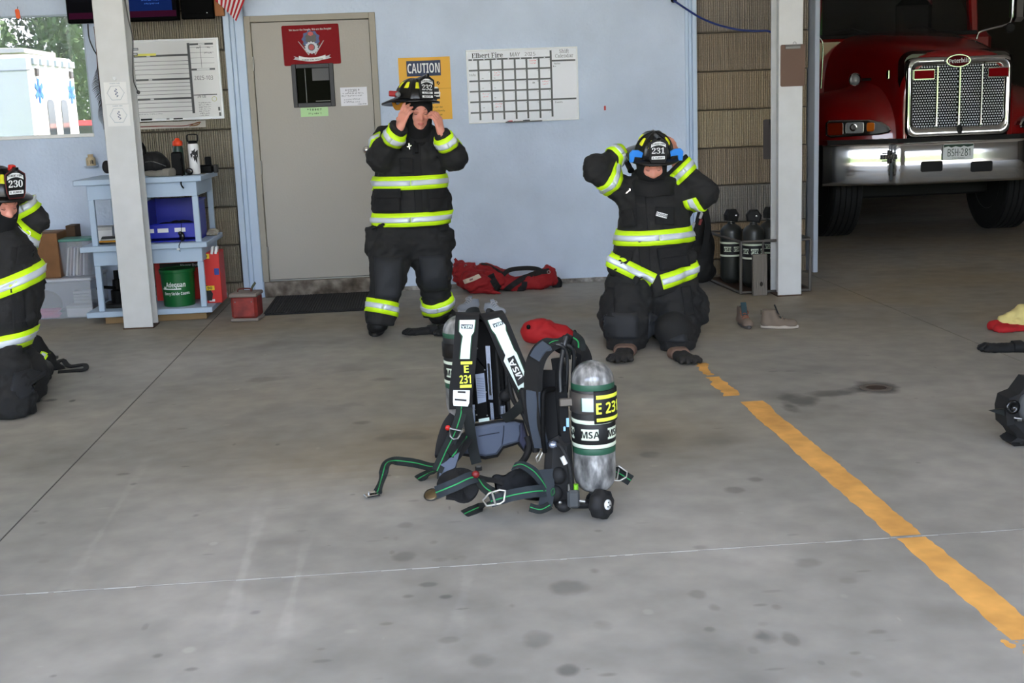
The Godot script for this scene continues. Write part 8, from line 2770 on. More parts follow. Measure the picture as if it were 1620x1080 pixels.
	r = dressed(o,
		[[1.0, [-8, 535, 3.6, 0.185], [0, 490, 3.58, 0.188], [6, 440, 3.55, 0.195], [0, 395, 3.52, 0.175], [-2, 370, 3.5, 0.13]], [1.0, [16, 385, 3.44, 0.09], [53, 347, 3.42, 0.078], [30, 312, 3.46, 0.058]], [1.0, [-40, 390, 3.6, 0.09], [-90, 360, 3.75, 0.08], [-45, 310, 3.8, 0.06]], [1.0, [46, 470, 3.5, 0.055], [44, 500, 3.5, 0.06]]],
		[[1.0, [-10, 550, 3.6, 0.13], [0, 580, 3.68, 0.145], [16, 632, 3.78, 0.125], [18, 640, 3.76, 0.115]], [1.0, [14, 550, 3.5, 0.11], [40, 590, 3.52, 0.115], [45, 612, 3.5, 0.10]]],
		[[wl(0, 556, 3.6), Vector3(0.05, -1, 0.05), 0.5], [cw1, cw1 - wl(53, 347, 3.42), 0.11]], [], 41)
	C = r[0]
	L = r[1]
	part("coat", C.mesh(), tm, o)
	part("trousers", L.mesh(), tm, o)
	st = SurfaceTool.new()
	st.append_from(r[2].mesh(), 0, Transform3D())
	H = Transform3D(Basis(Vector3.UP, 0.95) * Basis(Vector3.RIGHT, 0.35), wl(-2, 322, 3.6))
	make_head(st, H, o, Vector3(0.058, 0.05, 0.075), Vector3(0, 0.012, 0.11))
	for q in [[wl(30, 313, 3.46), Vector3(-0.85, 0.5, 0.1), Vector3(0.2, 0.8, -0.3), [0.3, 0.3, 0.3, 0.3], 1.0], [wl(-45, 312, 3.8), Vector3(0.6, 0.7, -0.2), Vector3(-0.3, 0.8, 0.3), [0.3, 0.3, 0.3, 0.3], -1.0]]:
		var zd: Vector3 = q[1].normalized()
		var yd: Vector3 = (q[2] - zd * q[2].dot(zd)).normalized()
		var F := Field.new(q[0] + zd * 0.065 - Vector3.ONE * 0.135, q[0] + zd * 0.065 + Vector3.ONE * 0.135, 0.005, 220)
		hand_bones(F, Transform3D(Basis(yd.cross(zd), yd, zd), q[0]), q[3], q[4])
		F.done()
		st.append_from(F.mesh(), 0, Transform3D())
	finish_body(o, st)
	make_helmet(o, Transform3D(Basis(Vector3.UP, 0.85) * Basis(Vector3.RIGHT, 0.22), wl(-3, 305, 3.6)), "230", 2, M.helmet_black)
	reflective_band(C, wl(5, 447, 3.55), Vector3(-0.28, 1, 0.1), Z, 0, TAU, 0.09, o)
	reflective_band(C, wl(-6, 540, 3.6), Vector3(-0.1, 1, 0), Z, 0, TAU, 0.085, o)
	C.maxd = 0.12
	for q in [[wl(53, 347, 3.42), cw1, 0.72], [wl(53, 347, 3.42), wl(16, 385, 3.44), 0.42]]:
		ax = q[1] - q[0]
		reflective_band(C, q[0] + ax * q[2], ax, Z, 0, TAU, 0.085, o)
	flaps(C, o, [["storm_flap", 8, 470, 3.9, 0.025, 0.22, 0.004, -0.05, 0.0], ["chest_pocket", 14, 412, 3.9, 0.03, 0.045, 0.014, -0.1, 0.0]], td)
	flaps(L, o, [["knee_pad", 14, 628, 4.1, 0.06, 0.06, 0.012, 0.0, 0.0]], kp)
	s = S.new(); s.tube(spline([wl(43, 512, 3.62), wl(41, 525, 3.66), wl(44, 532, 3.66), wl(45, 514, 3.62)], 5), 0.006, 6)
	part("lime_cord", s, M.lime, o)
	tg = C.inward(wl(2, 382, 3.95), Vector3(0, 0, -1), 0.006)
	s = S.new()
	var rg := []
	for k in 12: rg.append(tg + Vector3(0.014 * cos(TAU * k / 12), 0.014 * sin(TAU * k / 12), 0.004))
	s.tube(rg, 0.003, 6, true)
	part("coat_ring", s, silver, o)
	for q in [[wl(5, 640, 3.62), 0], [wl(40, 612, 3.36), 1]]:
		var hp := Vector3(q[0].x - 0.05, 0.0, q[0].z - 0.35)
		var F := Field.new(Vector3(hp.x - 0.25, -0.02, hp.z - 0.2), Vector3(hp.x + 0.35, 0.4, q[0].z + 0.3), 0.0125, 55)
		F.cone(Vector3(q[0].x, 0.11, q[0].z), hp + Vector3(0, 0.10, 0.05), 0.105, 0.085)
		F.done(); F.floor_at(0.004)
		part("trouser_shin", F.mesh(), tm, o)
		boot(o, hp + Vector3(0, 0, -0.16), hp + Vector3(0, 0, 0.02), hp + Vector3(0, 0.09, 0.05))
	# gear lying beside that person
	var gr := thing("gear_sling", "black gear sling with a lime patch and flat strap beside the left kneeling person", "sling", fl(90, 585))
	var gf := Field.new(fl(80, 585) + Vector3(-0.3, -0.02, -0.3), fl(80, 585) + Vector3(0.3, 0.45, 0.3), 0.011, 50)
	var gz := fl(80, 588).z - 0.06
	gf.cone(wl(52, 545, gz), wl(66, 570, gz), 0.07, 0.075)
	gf.cone(wl(66, 575, gz), wl(92, 585, gz), 0.06, 0.035)
	gf.done(); gf.crease(0.012, Vector3(8, 10, 8), 2); gf.floor_at(0.002)
	part("sling_body", gf.mesh(), td, gr)
	part("lime_patch", front_patch(gf, wl(72.5, 561, gz), Vector3(0.018, -0.012, 0), Vector3(0.012, 0.022, 0) , Vector3(0, 0, -1), 0.004, 5, 5), M.lime, gr)
	part("silver_patch", front_patch(gf, wl(72.0, 561, gz), Vector3(0.010, -0.007, 0), Vector3(0.010, 0.018, 0), Vector3(0, 0, -1), 0.007, 4, 4), M.silver_stripe, gr)
	s = S.new(); s.ribbon(spline([fl(88, 583) + Vector3(0, 0.03, 0), fl(100, 577) + Vector3(0, 0.03, 0), fl(110, 582) + Vector3(0, 0.012, 0), fl(134, 582) + Vector3(0, 0.02, 0), fl(135, 587) + Vector3(0, 0.012, 0), fl(118, 588) + Vector3(0, 0.006, 0), fl(92, 590) + Vector3(0, 0.006, 0)], 5), [Vector3(0, 1, 0.3)], 0.03, 0.008)
	part("strap", s, M.webbing_black, gr)
	s = S.new(); s.box(fl(90, 577) + Vector3(0, 0.05, 0), Vector3(0.03, 0.02, 0.015), 0.004)
	part("buckle", s, M.steel, gr)

func pts(list: Array, per := 6) -> Array:
	return spline(list.map(func(e): return wl(e[0], e[1], e[2])), per)
func fpts(list: Array, per := 6) -> Array:       # on the floor: px, py, height
	return spline(list.map(func(e): return fl(e[0], e[1], e[2])), per)
func webbing(o: Node3D, p: Array, w: float, nor: Vector3, called := "webbing_strap", line := true, m: Material = null, thick := 0.004):
	var s := S.new(); s.ribbon(p, [nor], w, thick)
	var b := part(called, s, m if m else M.webbing, o)
	if line:
		s = S.new(); s.ribbon(p, [nor], w * 0.09, thick + 0.0022)
		part("green_line", s, M.green_line, b)
func plate(rows: Array, t := 0.002) -> S:        # a thin sheet from rows of [x left, y left, x right, y right, z]
	var a := []
	var b := []
	for r in rows:
		var l := wl(r[0], r[1], r[4])
		var q := wl(r[2], r[3], r[4])
		a.append([l, q])
		b.append([l - Vector3(0, 0, t), q - Vector3(0, 0, t)])
	var s := S.new()
	s.grid(a, false, false, true, Rect2(0, 0, 1, 1), 1)
	s.grid(b, false, false, false, Rect2(0, 0, 1, 1), 2)
	for i in rows.size() - 1:
		s.quad(a[i][0], a[i + 1][0], b[i + 1][0], b[i][0])
		s.quad(a[i + 1][1], a[i][1], b[i][1], b[i + 1][1])
	s.quad(a[0][1], a[0][0], b[0][0], b[0][1])
	var n := rows.size() - 1
	s.quad(a[n][0], a[n][1], b[n][1], b[n][0])
	return s
func wpoly(list: Array, z: float) -> PackedVector2Array:
	var o := PackedVector2Array()
	for q in list:
		var p := wl(q[0], q[1], z)
		o.append(Vector2(p.x, p.y))
	return o
func strap_normals(n: int) -> Array:          # lying over the top, then hanging
	var l := [Vector3(0, 1, 0), Vector3(0, 1, 0.3), Vector3(0, 0.7, 0.8), Vector3(0, 0.3, 1)]
	while l.size() < n: l.append(Vector3(0, 0.12, 1))
	return spline(l, 6)
func ring_tube(o: Node3D, called: String, p: Array, r: float, m: Material, closed := true):
	var s := S.new(); s.tube(p, r, 7, closed)
	part(called, s, m, o)

func tank(o: Node3D, b: Vector3, r: float, y0: float, h: float, a_lab: float) -> Node3D:     # composite air cylinder standing neck down
	var prof := [Vector2(0.014, -0.045), Vector2(0.02, -0.03), Vector2(0.022, 0.0)]
	for k in 9: prof.append(Vector2(0.024 + (r - 0.024) * sin(PI / 2 * (k + 1) / 9.0), r * 0.85 * (1 - cos(PI / 2 * (k + 1) / 9.0))))
	for k in 5: prof.append(Vector2(r, lerpf(r * 0.85, h - r * 0.9, (k + 1) / 5.0)))
	for k in 10: prof.append(Vector2(r * cos(PI / 2 * (k + 1) / 10.0), h - r * 0.9 + r * 0.9 * sin(PI / 2 * (k + 1) / 10.0)))
	var T := pos(b + Vector3(0, y0, 0))
	var gm := mat("cylinder_clear_wrap", Color(1, 1, 1), 0.28)
	if gm.albedo_texture == null:
		gm.albedo_texture = noise_tex(0.02, 55, Color(0.07, 0.07, 0.07), Color(0.78, 0.78, 0.77), 256)
		gm.normal_enabled = true
		gm.normal_texture = noise_tex(0.06, 56, Color(), Color(), 256, 2.0)
		gm.normal_scale = 0.25
		gm.uv1_triplanar = true
		gm.uv1_scale = Vector3(5, 2.0, 5)
		gm.clearcoat_enabled = true
		gm.clearcoat = 0.8
		gm.clearcoat_roughness = 0.15
	var s := S.new(); s.lathe(prof, 40, T)
	var c := part("cylinder", s, gm, o)
	var band_ := func(nm: String, f0: float, f1: float, e: float, m: Material, lab := ""):
		var q := S.new()
		q.lathe([Vector2(r + e * 0.4, h * f0), Vector2(r + e, h * f0 + 0.002), Vector2(r + e, h * f1 - 0.002), Vector2(r + e * 0.4, h * f1)], 40, T, false)
		part(nm, q, m, c)
	band_.call("wrap_sleeve", 0.36, 0.80, 0.0012, mat("sleeve_grey", Color(0.12, 0.12, 0.12), 0.5))
	band_.call("green_ring", 0.80, 0.845, 0.0012, mat("ring_green", Color(0.12, 0.30, 0.22), 0.5))
	band_.call("green_ring", 0.315, 0.36, 0.0012, M.ring_green)
	band_.call("pale_ring", 0.365, 0.395, 0.0026, M.reflect_cream)
	band_.call("pale_ring", 0.55, 0.58, 0.0026, M.reflect_cream)
	band_.call("logo_band", 0.395, 0.55, 0.0022, M.black_ink)
	for k in 5:
		var a: float = a_lab + k * TAU / 5.0
		s = S.new()
		for j in 6:
			var a0: float = a - 0.40 + 0.80 * j / 6.0
			var a1: float = a0 + 0.80 / 6.0
			var rr := r + 0.0032
			var ya := y0 + h * 0.43
			var yb := y0 + h * 0.515
			s.quad(b + Vector3(sin(a0) * rr, ya, cos(a0) * rr), b + Vector3(sin(a1) * rr, ya, cos(a1) * rr), b + Vector3(sin(a1) * rr, yb, cos(a1) * rr), b + Vector3(sin(a0) * rr, yb, cos(a0) * rr))
		part("logo_patch", s, M.reflect_cream, c)
		wrap_text("MSA", 0.025, M.black_ink, c, b + Vector3(0, y0 + h * 0.472, 0), r + 0.0037, a, 1.0)
	return c

func sleeve_arc(b: Vector3, r: float, a0: float, a1: float, ya: float, yb: float, t := 0.004) -> S:
	var rows := []
	for q in [[r, ya], [r + t, ya + 0.002], [r + t, yb - 0.002], [r, yb]]:
		var row := PackedVector3Array()
		for k in 17:
			var a := lerpf(a0, a1, k / 16.0)
			row.append(b + Vector3(sin(a) * q[0], q[1], cos(a) * q[0]))
		rows.append(row)
	var s := S.new(); s.grid(rows)
	for k in [0, 16]: s.quad(rows[0][k], rows[1][k], rows[2][k], rows[3][k])
	return s

func build_packs():
	var blk: StandardMaterial3D = M.black_rubber
	var bk: StandardMaterial3D = M.webbing_black
	var ink: StandardMaterial3D = M.black_ink
	var pb: StandardMaterial3D = M.pad_blue
	var steel: StandardMaterial3D = M.steel
	var yel := mat("label_yellow", Color(0.90, 0.93, 0.28), 0.5)
	var wr := mat("reflect_white", Color(0.86, 0.93, 0.90), 0.45)
	var grn := mat("edge_green", Color(0.04, 0.26, 0.13), 0.6)
	var N := Vector3(0, 0.15, 1)
	var s: S
	# ------------------------------------------------ the pack facing the camera
	mat("plate_black", Color(0.03, 0.03, 0.032), 0.6).metallic_specular = 0.25
	var o := thing("air_pack", "upright air pack facing the camera with white reflective shoulder straps and blue-grey waist pad", "air pack", fl(770, 730))
	var tb := wl(735, 640, 5.0)
	tank(o, Vector3(tb.x, 0, 5.0), 0.077, 0.17, 0.44, 0.6)
	s = sleeve_arc(Vector3(tb.x, 0, 5.0), 0.0795, -2.2, -0.3, 0.44, 0.50)
	part("cylinder_clamp", s, M.dark_steel, o)
	# back plate with its label, rails and screws
	s = S.new(); s.prism(wpoly([[746, 505], [792, 508], [797, 560], [802, 640], [806, 662], [748, 668], [742, 600]], 5.1), 5.06, 5.10, Transform3D(), 0.008)
	part("back_plate", s, mat("plate_black", Color(0.03, 0.03, 0.032), 0.6), o)
	s = S.new(); s.prism(wpoly([[751, 562], [770, 585], [773, 662], [752, 666]], 5.12), 5.09, 5.125, Transform3D(), 0.004)
	part("plate_panel", s, M.plate_black, o)
	s = plate([[751.5, 592, 766, 590, 5.128], [754, 617, 768, 614, 5.128], [756, 638.5, 769, 635, 5.128]], 0.001)
	var lb := part("printed_label", s, mat("label_bluegrey", Color(0.58, 0.62, 0.70), 0.6), o)
	s = S.new()
	for k in 12: s.b2(wl(753.6 + 0.16 * k, 599 + 2.7 * k, 5.1284), wl(765.5 + 0.16 * k, 597.6 + 2.7 * k, 5.1288), 0)
	part("label_print", s, mat("label_text", Color(0.36, 0.40, 0.48), 0.6), lb).set_meta("kind", "stuff")
	for q in [[768, 547, 775, 547, 773, 632, 780, 632, 0.0], [747.5, 640, 751, 640, 748, 672, 752, 672, 0.0], [775, 637, 780, 637, 777, 664, 782, 664, 0.0]]:
		s = plate([[q[0], q[1], q[2], q[3], 5.13], [q[4], q[5], q[6], q[7], 5.13]], 0.012)
		part("metal_rail", s, mat("rail_silver", Color(0.62, 0.66, 0.74), 0.25, 0.8), o)
	s = plate([[771, 575, 774.5, 575, 5.133], [774.5, 625, 777.5, 625, 5.133]], 0.002)
	part("rail_slot", s, blk, o)
	for q in [[755, 551], [767, 585], [769, 620], [754, 656], [751, 648], [771, 657]]:
		s = S.new(); s.ball(wl(q[0], q[1], 5.127), Vector3(0.0035, 0.0035, 0.002))
		part("screw", s, steel, o)
	s = plate([[757, 663, 774, 660, 5.13], [757.5, 668, 774.5, 665, 5.13]], 0.002)
	part("pale_tab", s, wr, o)
	for q in [[[797, 545, 5.08], [800, 580, 5.09], [803, 620, 5.1], [806, 660, 5.11]], [[783, 540, 5.09], [788, 590, 5.1], [792, 655, 5.11]]]:
		s = S.new(); s.tube(pts(q), 0.008, 8)
		part("frame_rod", s, blk, o)
	s = S.new(); s.ball(wl(800, 625, 5.12), Vector3(0.028, 0.026, 0.028)); s.tube([wl(800, 625, 5.12), wl(806, 612, 5.14)], 0.014, 8)
	part("pressure_knob", s, blk, o)
	s = S.new(); s.tube([wl(795, 641, 5.13), wl(796.5, 660, 5.13)], 0.012, 10)
	part("silver_coupling", s, M.rail_silver, o)
	for q in [[0, 748, 500], [1, 770, 497]]:
		s = S.new(); s.tube(pts([[742 + 30 * q[0], 505, 5.08], [746 + 27 * q[0], 494, 5.11], [752 + 22 * q[0], 492, 5.10], [757 + 26 * q[0], 500, 5.08], [758 + 28 * q[0], 520, 5.07]]), 0.012, 8)
		part("top_loop", s, blk, o)
	webbing(o, pts([[741, 508, 5.13], [744, 495, 5.14], [752, 492, 5.12], [759, 494, 5.10]]), 0.04, Vector3(0, 0.6, 0.8), "neck_webbing", false, M.webbing)
	# left shoulder strap
	var mw := mat("strap_black", Color(0.028, 0.028, 0.03), 0.85)
	s = S.new(); s.ribbon(pts([[743, 499, 5.08], [741, 497, 5.13], [739.5, 500, 5.18], [738.5, 512, 5.205], [737, 535, 5.21], [735, 565, 5.215], [732, 595, 5.22], [729, 620, 5.22], [729, 646, 5.215]]), strap_normals(9), 0.094, 0.018)
	var ls := part("shoulder_strap", s, mw, o)
	part("green_edge", plate([[725.6, 507, 753.3, 506, 5.224], [725.2, 524, 751.3, 524, 5.226], [730, 532, 747.2, 531.5, 5.227], [726.2, 568, 744.2, 568, 5.23]]), grn, ls)
	part("reflective_panel", plate([[727.2, 506.3, 751.7, 506.0, 5.2265], [726.7, 524.5, 749.7, 524.5, 5.2285], [732.3, 531.7, 745.3, 531.4, 5.2295], [730, 545, 744.2, 545, 5.2305], [727.9, 567.5, 743, 567.5, 5.2325]], 0.003), wr, ls)
	var nav := mat("logo_navy", Color(0.10, 0.13, 0.20), 0.6)
	part("logo_patch", plate([[729.4, 513, 748, 513.3, 5.2305], [729.7, 519.5, 747.5, 519.8, 5.2308]], 0.001), nav, ls)
	var c := wl(738.7, 516.4, 5.2312)
	put_text("MSA", 0.0115, wr, ls, Transform3D(Basis(Vector3.BACK, PI), c), 1.25)
	for q in [[728.8, 571.8, 747.2, 571.4, 728.9, 576.3, 747.0, 576.0], [727.8, 609, 746.2, 608, 727.6, 613.6, 746, 613]]:
		part("yellow_bar", plate([[q[0], q[1], q[2], q[3], 5.232], [q[4], q[5], q[6], q[7], 5.232]]), yel, ls)
	put_text("E", 0.030, yel, ls, pos(wl(737.5, 584, 5.232)), 1.15)
	put_text("231", 0.034, yel, ls, pos(wl(736.8, 600, 5.232)), 0.66)
	part("adjuster_plate", plate([[717, 617.5, 743.3, 617.5, 5.236], [716.5, 636, 742.5, 637, 5.238], [717.5, 641.5, 740, 642.8, 5.238]], 0.008), M.print_white, ls)
	for q in [[724, 618.5, 736.5, 619], [719.5, 630.5, 738, 632]]:
		part("adjuster_slot", plate([[q[0], q[1], q[2], q[3], 5.2405], [q[0], q[1] + 2.6, q[2], q[3] + 2.6, 5.2405]]), ink, ls)
	# right shoulder strap
	s = S.new(); s.ribbon(pts([[768, 500, 5.08], [774, 497, 5.13], [780, 500, 5.18], [787, 512, 5.205], [796, 533, 5.215], [807, 560, 5.22], [819, 588, 5.225], [830, 612, 5.225], [838, 632, 5.22]]), strap_normals(9), 0.088, 0.018)
	var rs := part("shoulder_strap", s, mw, o)
	part("green_edge", plate([[770.3, 507, 790, 502, 5.224], [778.5, 525, 801, 516, 5.225], [782.5, 529, 802, 523, 5.226], [798, 563, 814.5, 552.5, 5.229], [795, 571, 819, 558, 5.23], [821, 623, 839, 607, 5.236]]), grn, rs)
	part("reflective_panel", plate([[772, 506.7, 789, 502.5, 5.2265], [778, 521, 799.5, 514, 5.2275], [784.3, 529, 800, 522, 5.2285], [799.6, 562, 813, 553, 5.2315], [796.9, 571, 817.5, 558.4, 5.2325], [815, 606, 837.3, 607, 5.2385], [823, 621, 830, 612, 5.239]], 0.003), wr, rs)
	part("logo_patch", plate([[779, 512.5, 794.5, 507.5, 5.2295], [781.5, 518.2, 796.5, 512.8, 5.23]], 0.001), nav, rs)
	put_text("MSA", 0.0105, wr, rs, Transform3D(Basis(Vector3.BACK, PI + 0.33), wl(787.8, 512.8, 5.231)), 1.15)
	part("logo_panel", plate([[802.6, 567, 813.2, 561.8, 5.2345], [819.5, 611, 832, 602.3, 5.241]], 0.001), ink, rs)
	put_text("MSA", 0.0235, M.print_white, rs, Transform3D(Basis(Vector3.BACK, deg_to_rad(116.0)), wl(817, 586, 5.2395)), 1.5)
	# waist pad and its wings
	s = S.new(); s.prism(wpoly([[748, 673], [787, 667], [815, 665], [829, 667], [838, 699], [830, 717], [819, 704], [797, 711], [788, 724], [768, 728], [750, 725], [724, 721], [726, 694]], 5.17), 5.13, 5.165, Transform3D(), 0.008)
	part("waist_pad_edge", s, M.pad_black, o)
	s = S.new(); s.prism(wpoly([[751, 677], [787, 670.5], [815, 668.5], [824, 671], [826, 688], [821, 700], [796, 707], [787, 719.5], [768, 723], [752, 721], [729, 717], [731, 697]], 5.19), 5.15, 5.188, Transform3D(), 0.010)
	var wp := part("waist_pad", s, pb, o)
	s = S.new(); s.prism(wpoly([[825, 671], [828, 671], [835, 698], [829, 711], [822, 700]], 5.2), 5.165, 5.2, Transform3D(), 0.006)
	part("pad_wing", s, mat("pad_purple", Color(0.20, 0.21, 0.29), 0.85), wp)
	s = S.new(); s.tube(pts([[757, 690, 5.19], [772, 687, 5.191], [790, 684, 5.19]]), 0.0018, 5); s.tube(pts([[797, 673, 5.189], [796, 690, 5.19], [794, 703, 5.189]]), 0.0018, 5)
	part("stitch_line", s, mat("pad_seam", Color(0.10, 0.12, 0.17), 0.9), wp)
	s = plate([[733, 700, 738, 690, 5.30], [712, 723, 727, 716, 5.34], [693.5, 733, 722.5, 735, 5.37], [691.5, 758, 721.5, 740.5, 5.375]], 0.022)
	part("side_wing_edge", s, M.pad_black, o)
	part("side_wing", plate([[714, 723.5, 727, 716, 5.347], [696.5, 735, 721, 735.5, 5.377], [694.8, 753.5, 719.8, 739, 5.382]], 0.01), pb, o)
	# left wing sleeve with webbing over it
	s = S.new(); s.ribbon(pts([[720, 660, 5.19], [710, 675, 5.22], [702, 700, 5.27], [699, 722, 5.32]]), [Vector3(-0.2, 0.2, 1)], 0.055, 0.02)
	part("hip_sleeve", s, M.pad_black, o)
	webbing(o, pts([[730, 643, 5.225], [729, 655, 5.24], [724, 672, 5.26], [717, 690, 5.29], [706, 712, 5.33], [697, 732, 5.37], [691, 745, 5.39]]), 0.044, N, "harness_webbing")
	webbing(o, pts([[738, 690, 5.25], [728, 706, 5.30], [715, 722, 5.35]]), 0.06, N, "harness_webbing", true, M.pad_black)
	var dr := [[711.5, 677, 5.31], [730, 681, 5.31], [732.5, 679, 5.31], [724, 693.5, 5.325], [717, 694.5, 5.325], [712.5, 690, 5.32]]
	ring_tube(o, "buckle_ring", dr.map(func(e): return wl(e[0], e[1], e[2])), 0.0042, steel)
	s = S.new(); s.tube(pts([[712, 678, 5.312], [730.5, 681.5, 5.312]]), 0.004, 6)
	part("buckle_bar", s, steel, o)
	s = S.new(); s.ball(wl(708.5, 676.5, 5.26), Vector3(0.011, 0.011, 0.008))
	part("red_button", s, M.clip_red, o)
	webbing(o, pts([[738, 645, 5.24], [741, 662, 5.235], [745, 688, 5.225], [749, 712, 5.22], [754, 733, 5.235]]), 0.042, N, "hanging_strap", false, M.webbing)
	s = S.new(); s.box(wl(757, 741, 5.24), Vector3(0.028, 0.018, 0.012), 0.003)
	part("strap_end_buckle", s, blk, o)
	s = S.new(); s.box(wl(757, 737.5, 5.245), Vector3(0.018, 0.006, 0.012), 0.001)
	part("buckle_pin", s, steel, o)
	# belt running out over the floor to its steel buckle
	webbing(o, spline([wl(697, 738, 5.36), wl(680, 738, 5.38), wl(660, 733, 5.40), wl(640, 730, 5.41), wl(622, 729, 5.42), wl(611, 734, 5.45), wl(606, 750, 5.50), fl(600, 772, 0.03), fl(596, 780, 0.012)], 6), 0.038, Vector3(-0.35, 0.75, 0.7), "belt")
	webbing(o, spline([wl(693, 744, 5.37), fl(680, 748, 0.03), fl(668, 754, 0.012), fl(661, 758, 0.006)], 6), 0.04, Vector3(0, 0.8, 0.6), "belt_tail")
	var bp := fl(589, 783, 0.01)
	var BB := Basis(Vector3.UP, 0.35)
	s = S.new(); s.box(bp, Vector3(0.062, 0.010, 0.036), 0.003, BB); s.box(bp + BB * Vector3(0.004, 0.008, -0.008), Vector3(0.032, 0.008, 0.02), 0.002, BB)
	part("belt_buckle", s, M.chrome, o)
	s = S.new(); s.box(bp + BB * Vector3(0, 0.001, 0.0175), Vector3(0.05, 0.005, 0.004), 0.0005, BB)
	part("buckle_slot", s, ink, o)
	# hoses at the right side
	webbing(o, pts([[796, 662, 5.17], [806, 658, 5.22], [820, 646, 5.26], [832, 632, 5.27]]), 0.04, N, "cross_strap", false, M.webbing)
	for q in [[[[826, 618, 5.25], [832, 640, 5.27], [838, 662, 5.28], [846, 690, 5.29], [848, 715, 5.30]], 0.016], [[[806, 560, 5.12], [806, 600, 5.14], [812, 632, 5.18], [828, 655, 5.24], [842, 690, 5.26]], 0.010], [[[834, 690, 5.26], [838, 705, 5.27], [832, 722, 5.28], [822, 735, 5.30]], 0.014]]:
		s = S.new(); s.tube(pts(q[0]), q[1], 9)
		part("air_hose", s, blk, o)
	for q in [[836, 650, 842, 666, 0.010], [843, 678, 847, 690, 0.013]]:
		s = S.new(); s.tube([wl(q[0], q[1], 5.295), wl(q[2], q[3], 5.305)], q[4], 10)
		part("hose_coupling", s, M.rail_silver, o)
	s = S.new(); s.box(wl(828, 620, 5.25), Vector3(0.035, 0.035, 0.025), 0.008)
	part("strap_keeper", s, blk, o)

	# ------------------------------------------------ the pack turned away, its cylinder to the camera
	o = thing("air_pack", "upright black air pack seen from behind, its scuffed clear cylinder labelled E 231", "air pack", fl(930, 812))
	var tz := 5.80
	var t0 := wl(937, 600, tz)
	var y_top := wl(937, 570, tz).y
	var y_bot := wl(938, 775, tz).y
	var b := Vector3(t0.x, 0, tz)
	var r := 0.0765
	var cy := tank(o, b, r, y_bot, y_top - y_bot, -0.32)
	var Y := func(py: float) -> float: return wl(937, py, tz + r).y
	part("steel_clamp", sleeve_arc(b, r + 0.002, -1.7, 0.0, Y.call(656), Y.call(623)), mat("clamp_steel", Color(0.42, 0.40, 0.38), 0.4, 0.7), cy)
	part("clamp_label", sleeve_arc(b, r + 0.0055, -0.62, -0.12, Y.call(651.5), Y.call(629.5), 0.001), mat("label_pale", Color(0.74, 0.80, 0.84), 0.5), cy)
	part("label_edge", sleeve_arc(b, r + 0.0055, -0.67, -0.62, Y.call(651), Y.call(630), 0.001), grn, cy)
	s = S.new(); s.box(b + Vector3(-0.098, Y.call(640), 0.018), Vector3(0.05, 0.03, 0.016), 0.004)
	part("clamp_lug", s, M.clamp_steel, cy)
	var sl := part("label_sleeve", sleeve_arc(b, r + 0.003, -0.10, 1.75, Y.call(671), Y.call(619), 0.006), ink, cy)
	part("yellow_bar", sleeve_arc(b, r + 0.0095, 0.0, 1.35, Y.call(631.5), Y.call(625.5), 0.0006), yel, sl)
	part("yellow_bar", sleeve_arc(b, r + 0.0095, 0.0, 1.35, Y.call(667), Y.call(661.5), 0.0006), yel, sl)
	wrap_text("E 231", 0.040, yel, sl, b + Vector3(0, Y.call(646.5), 0), r + 0.0102, 0.62, 0.86)
	# valve, gauge box and hand wheel under the cylinder
	s = S.new(); s.ball(b + Vector3(0.0, y_bot - 0.035, 0.0), Vector3(0.035, 0.03, 0.035))
	part("valve_body", s, blk, o)
	var wc := fl(951, 797, 0.058)
	var wy := Vector3(0.72, 0.1, 0.69).normalized()
	var wx := Vector3.UP.cross(wy).normalized()
	var WT := Transform3D(Basis(wx, wy, wx.cross(wy)), wc)
	var star := []
	for q in [[0.032, -0.026], [0.050, -0.018], [0.053, 0.0], [0.050, 0.020], [0.034, 0.027]]: star.append(Vector2(q[0], q[1]))
	var rows := []
	for q in star:
		var row := PackedVector3Array()
		for k in 32: row.append(WT * Vector3(q[0] * (1 + 0.06 * cos(k * PI / 2)) * sin(TAU * k / 32), q[1], q[0] * (1 + 0.06 * cos(k * PI / 2)) * cos(TAU * k / 32)))
		rows.append(row)
	s = S.new(); s.grid(rows, true); s.fan(rows[0], WT.basis * Vector3.DOWN); s.fan(rows[4], WT.basis * Vector3.UP)
	var hw := part("hand_wheel", s, blk, o)
	s = S.new(); s.lathe([Vector2(0.018, 0.025), Vector2(0.018, 0.032), Vector2(0.0, 0.0325)], 20, WT, false)
	part("wheel_gauge", s, mat("gauge_white", Color(0.85, 0.86, 0.86), 0.3), hw)
	s = S.new()
	for q in [[0.007, 0.004], [-0.006, 0.006], [0.0, -0.008]]: s.ball(WT * Vector3(q[0], 0.033, q[1]), Vector3(0.003, 0.003, 0.002))
	part("gauge_marks", s, ink, hw)
	s = S.new(); s.tube([wl(905, 797, tz + 0.05), wl(922, 797, tz + 0.06), wl(940, 796, tz + 0.04)], 0.017, 10)
	part("valve_stem", s, blk, o)
	var gb := wl(907, 788, tz + 0.085)
	s = S.new(); s.box(gb, Vector3(0.044, 0.066, 0.035), 0.008)
	part("regulator_box", s, mat("regulator_grey", Color(0.23, 0.24, 0.245), 0.5), o)
	s = S.new(); s.tube([gb + Vector3(0.010, 0.03, 0), gb + Vector3(0.010, 0.052, 0)], 0.009, 10)
	part("green_cap", s, mat("cap_lime", Color(0.42, 0.66, 0.12), 0.5), o)
	s = S.new(); s.tube([gb + Vector3(-0.014, 0.03, 0), gb + Vector3(-0.014, 0.056, 0)], 0.007, 10)
	part("steel_fitting", s, steel, o)
	s = S.new(); s.tube([gb + Vector3(0.02, -0.01, 0.005), gb + Vector3(0.04, -0.012, 0.005)], 0.008, 10)
	part("steel_fitting", s, steel, o)
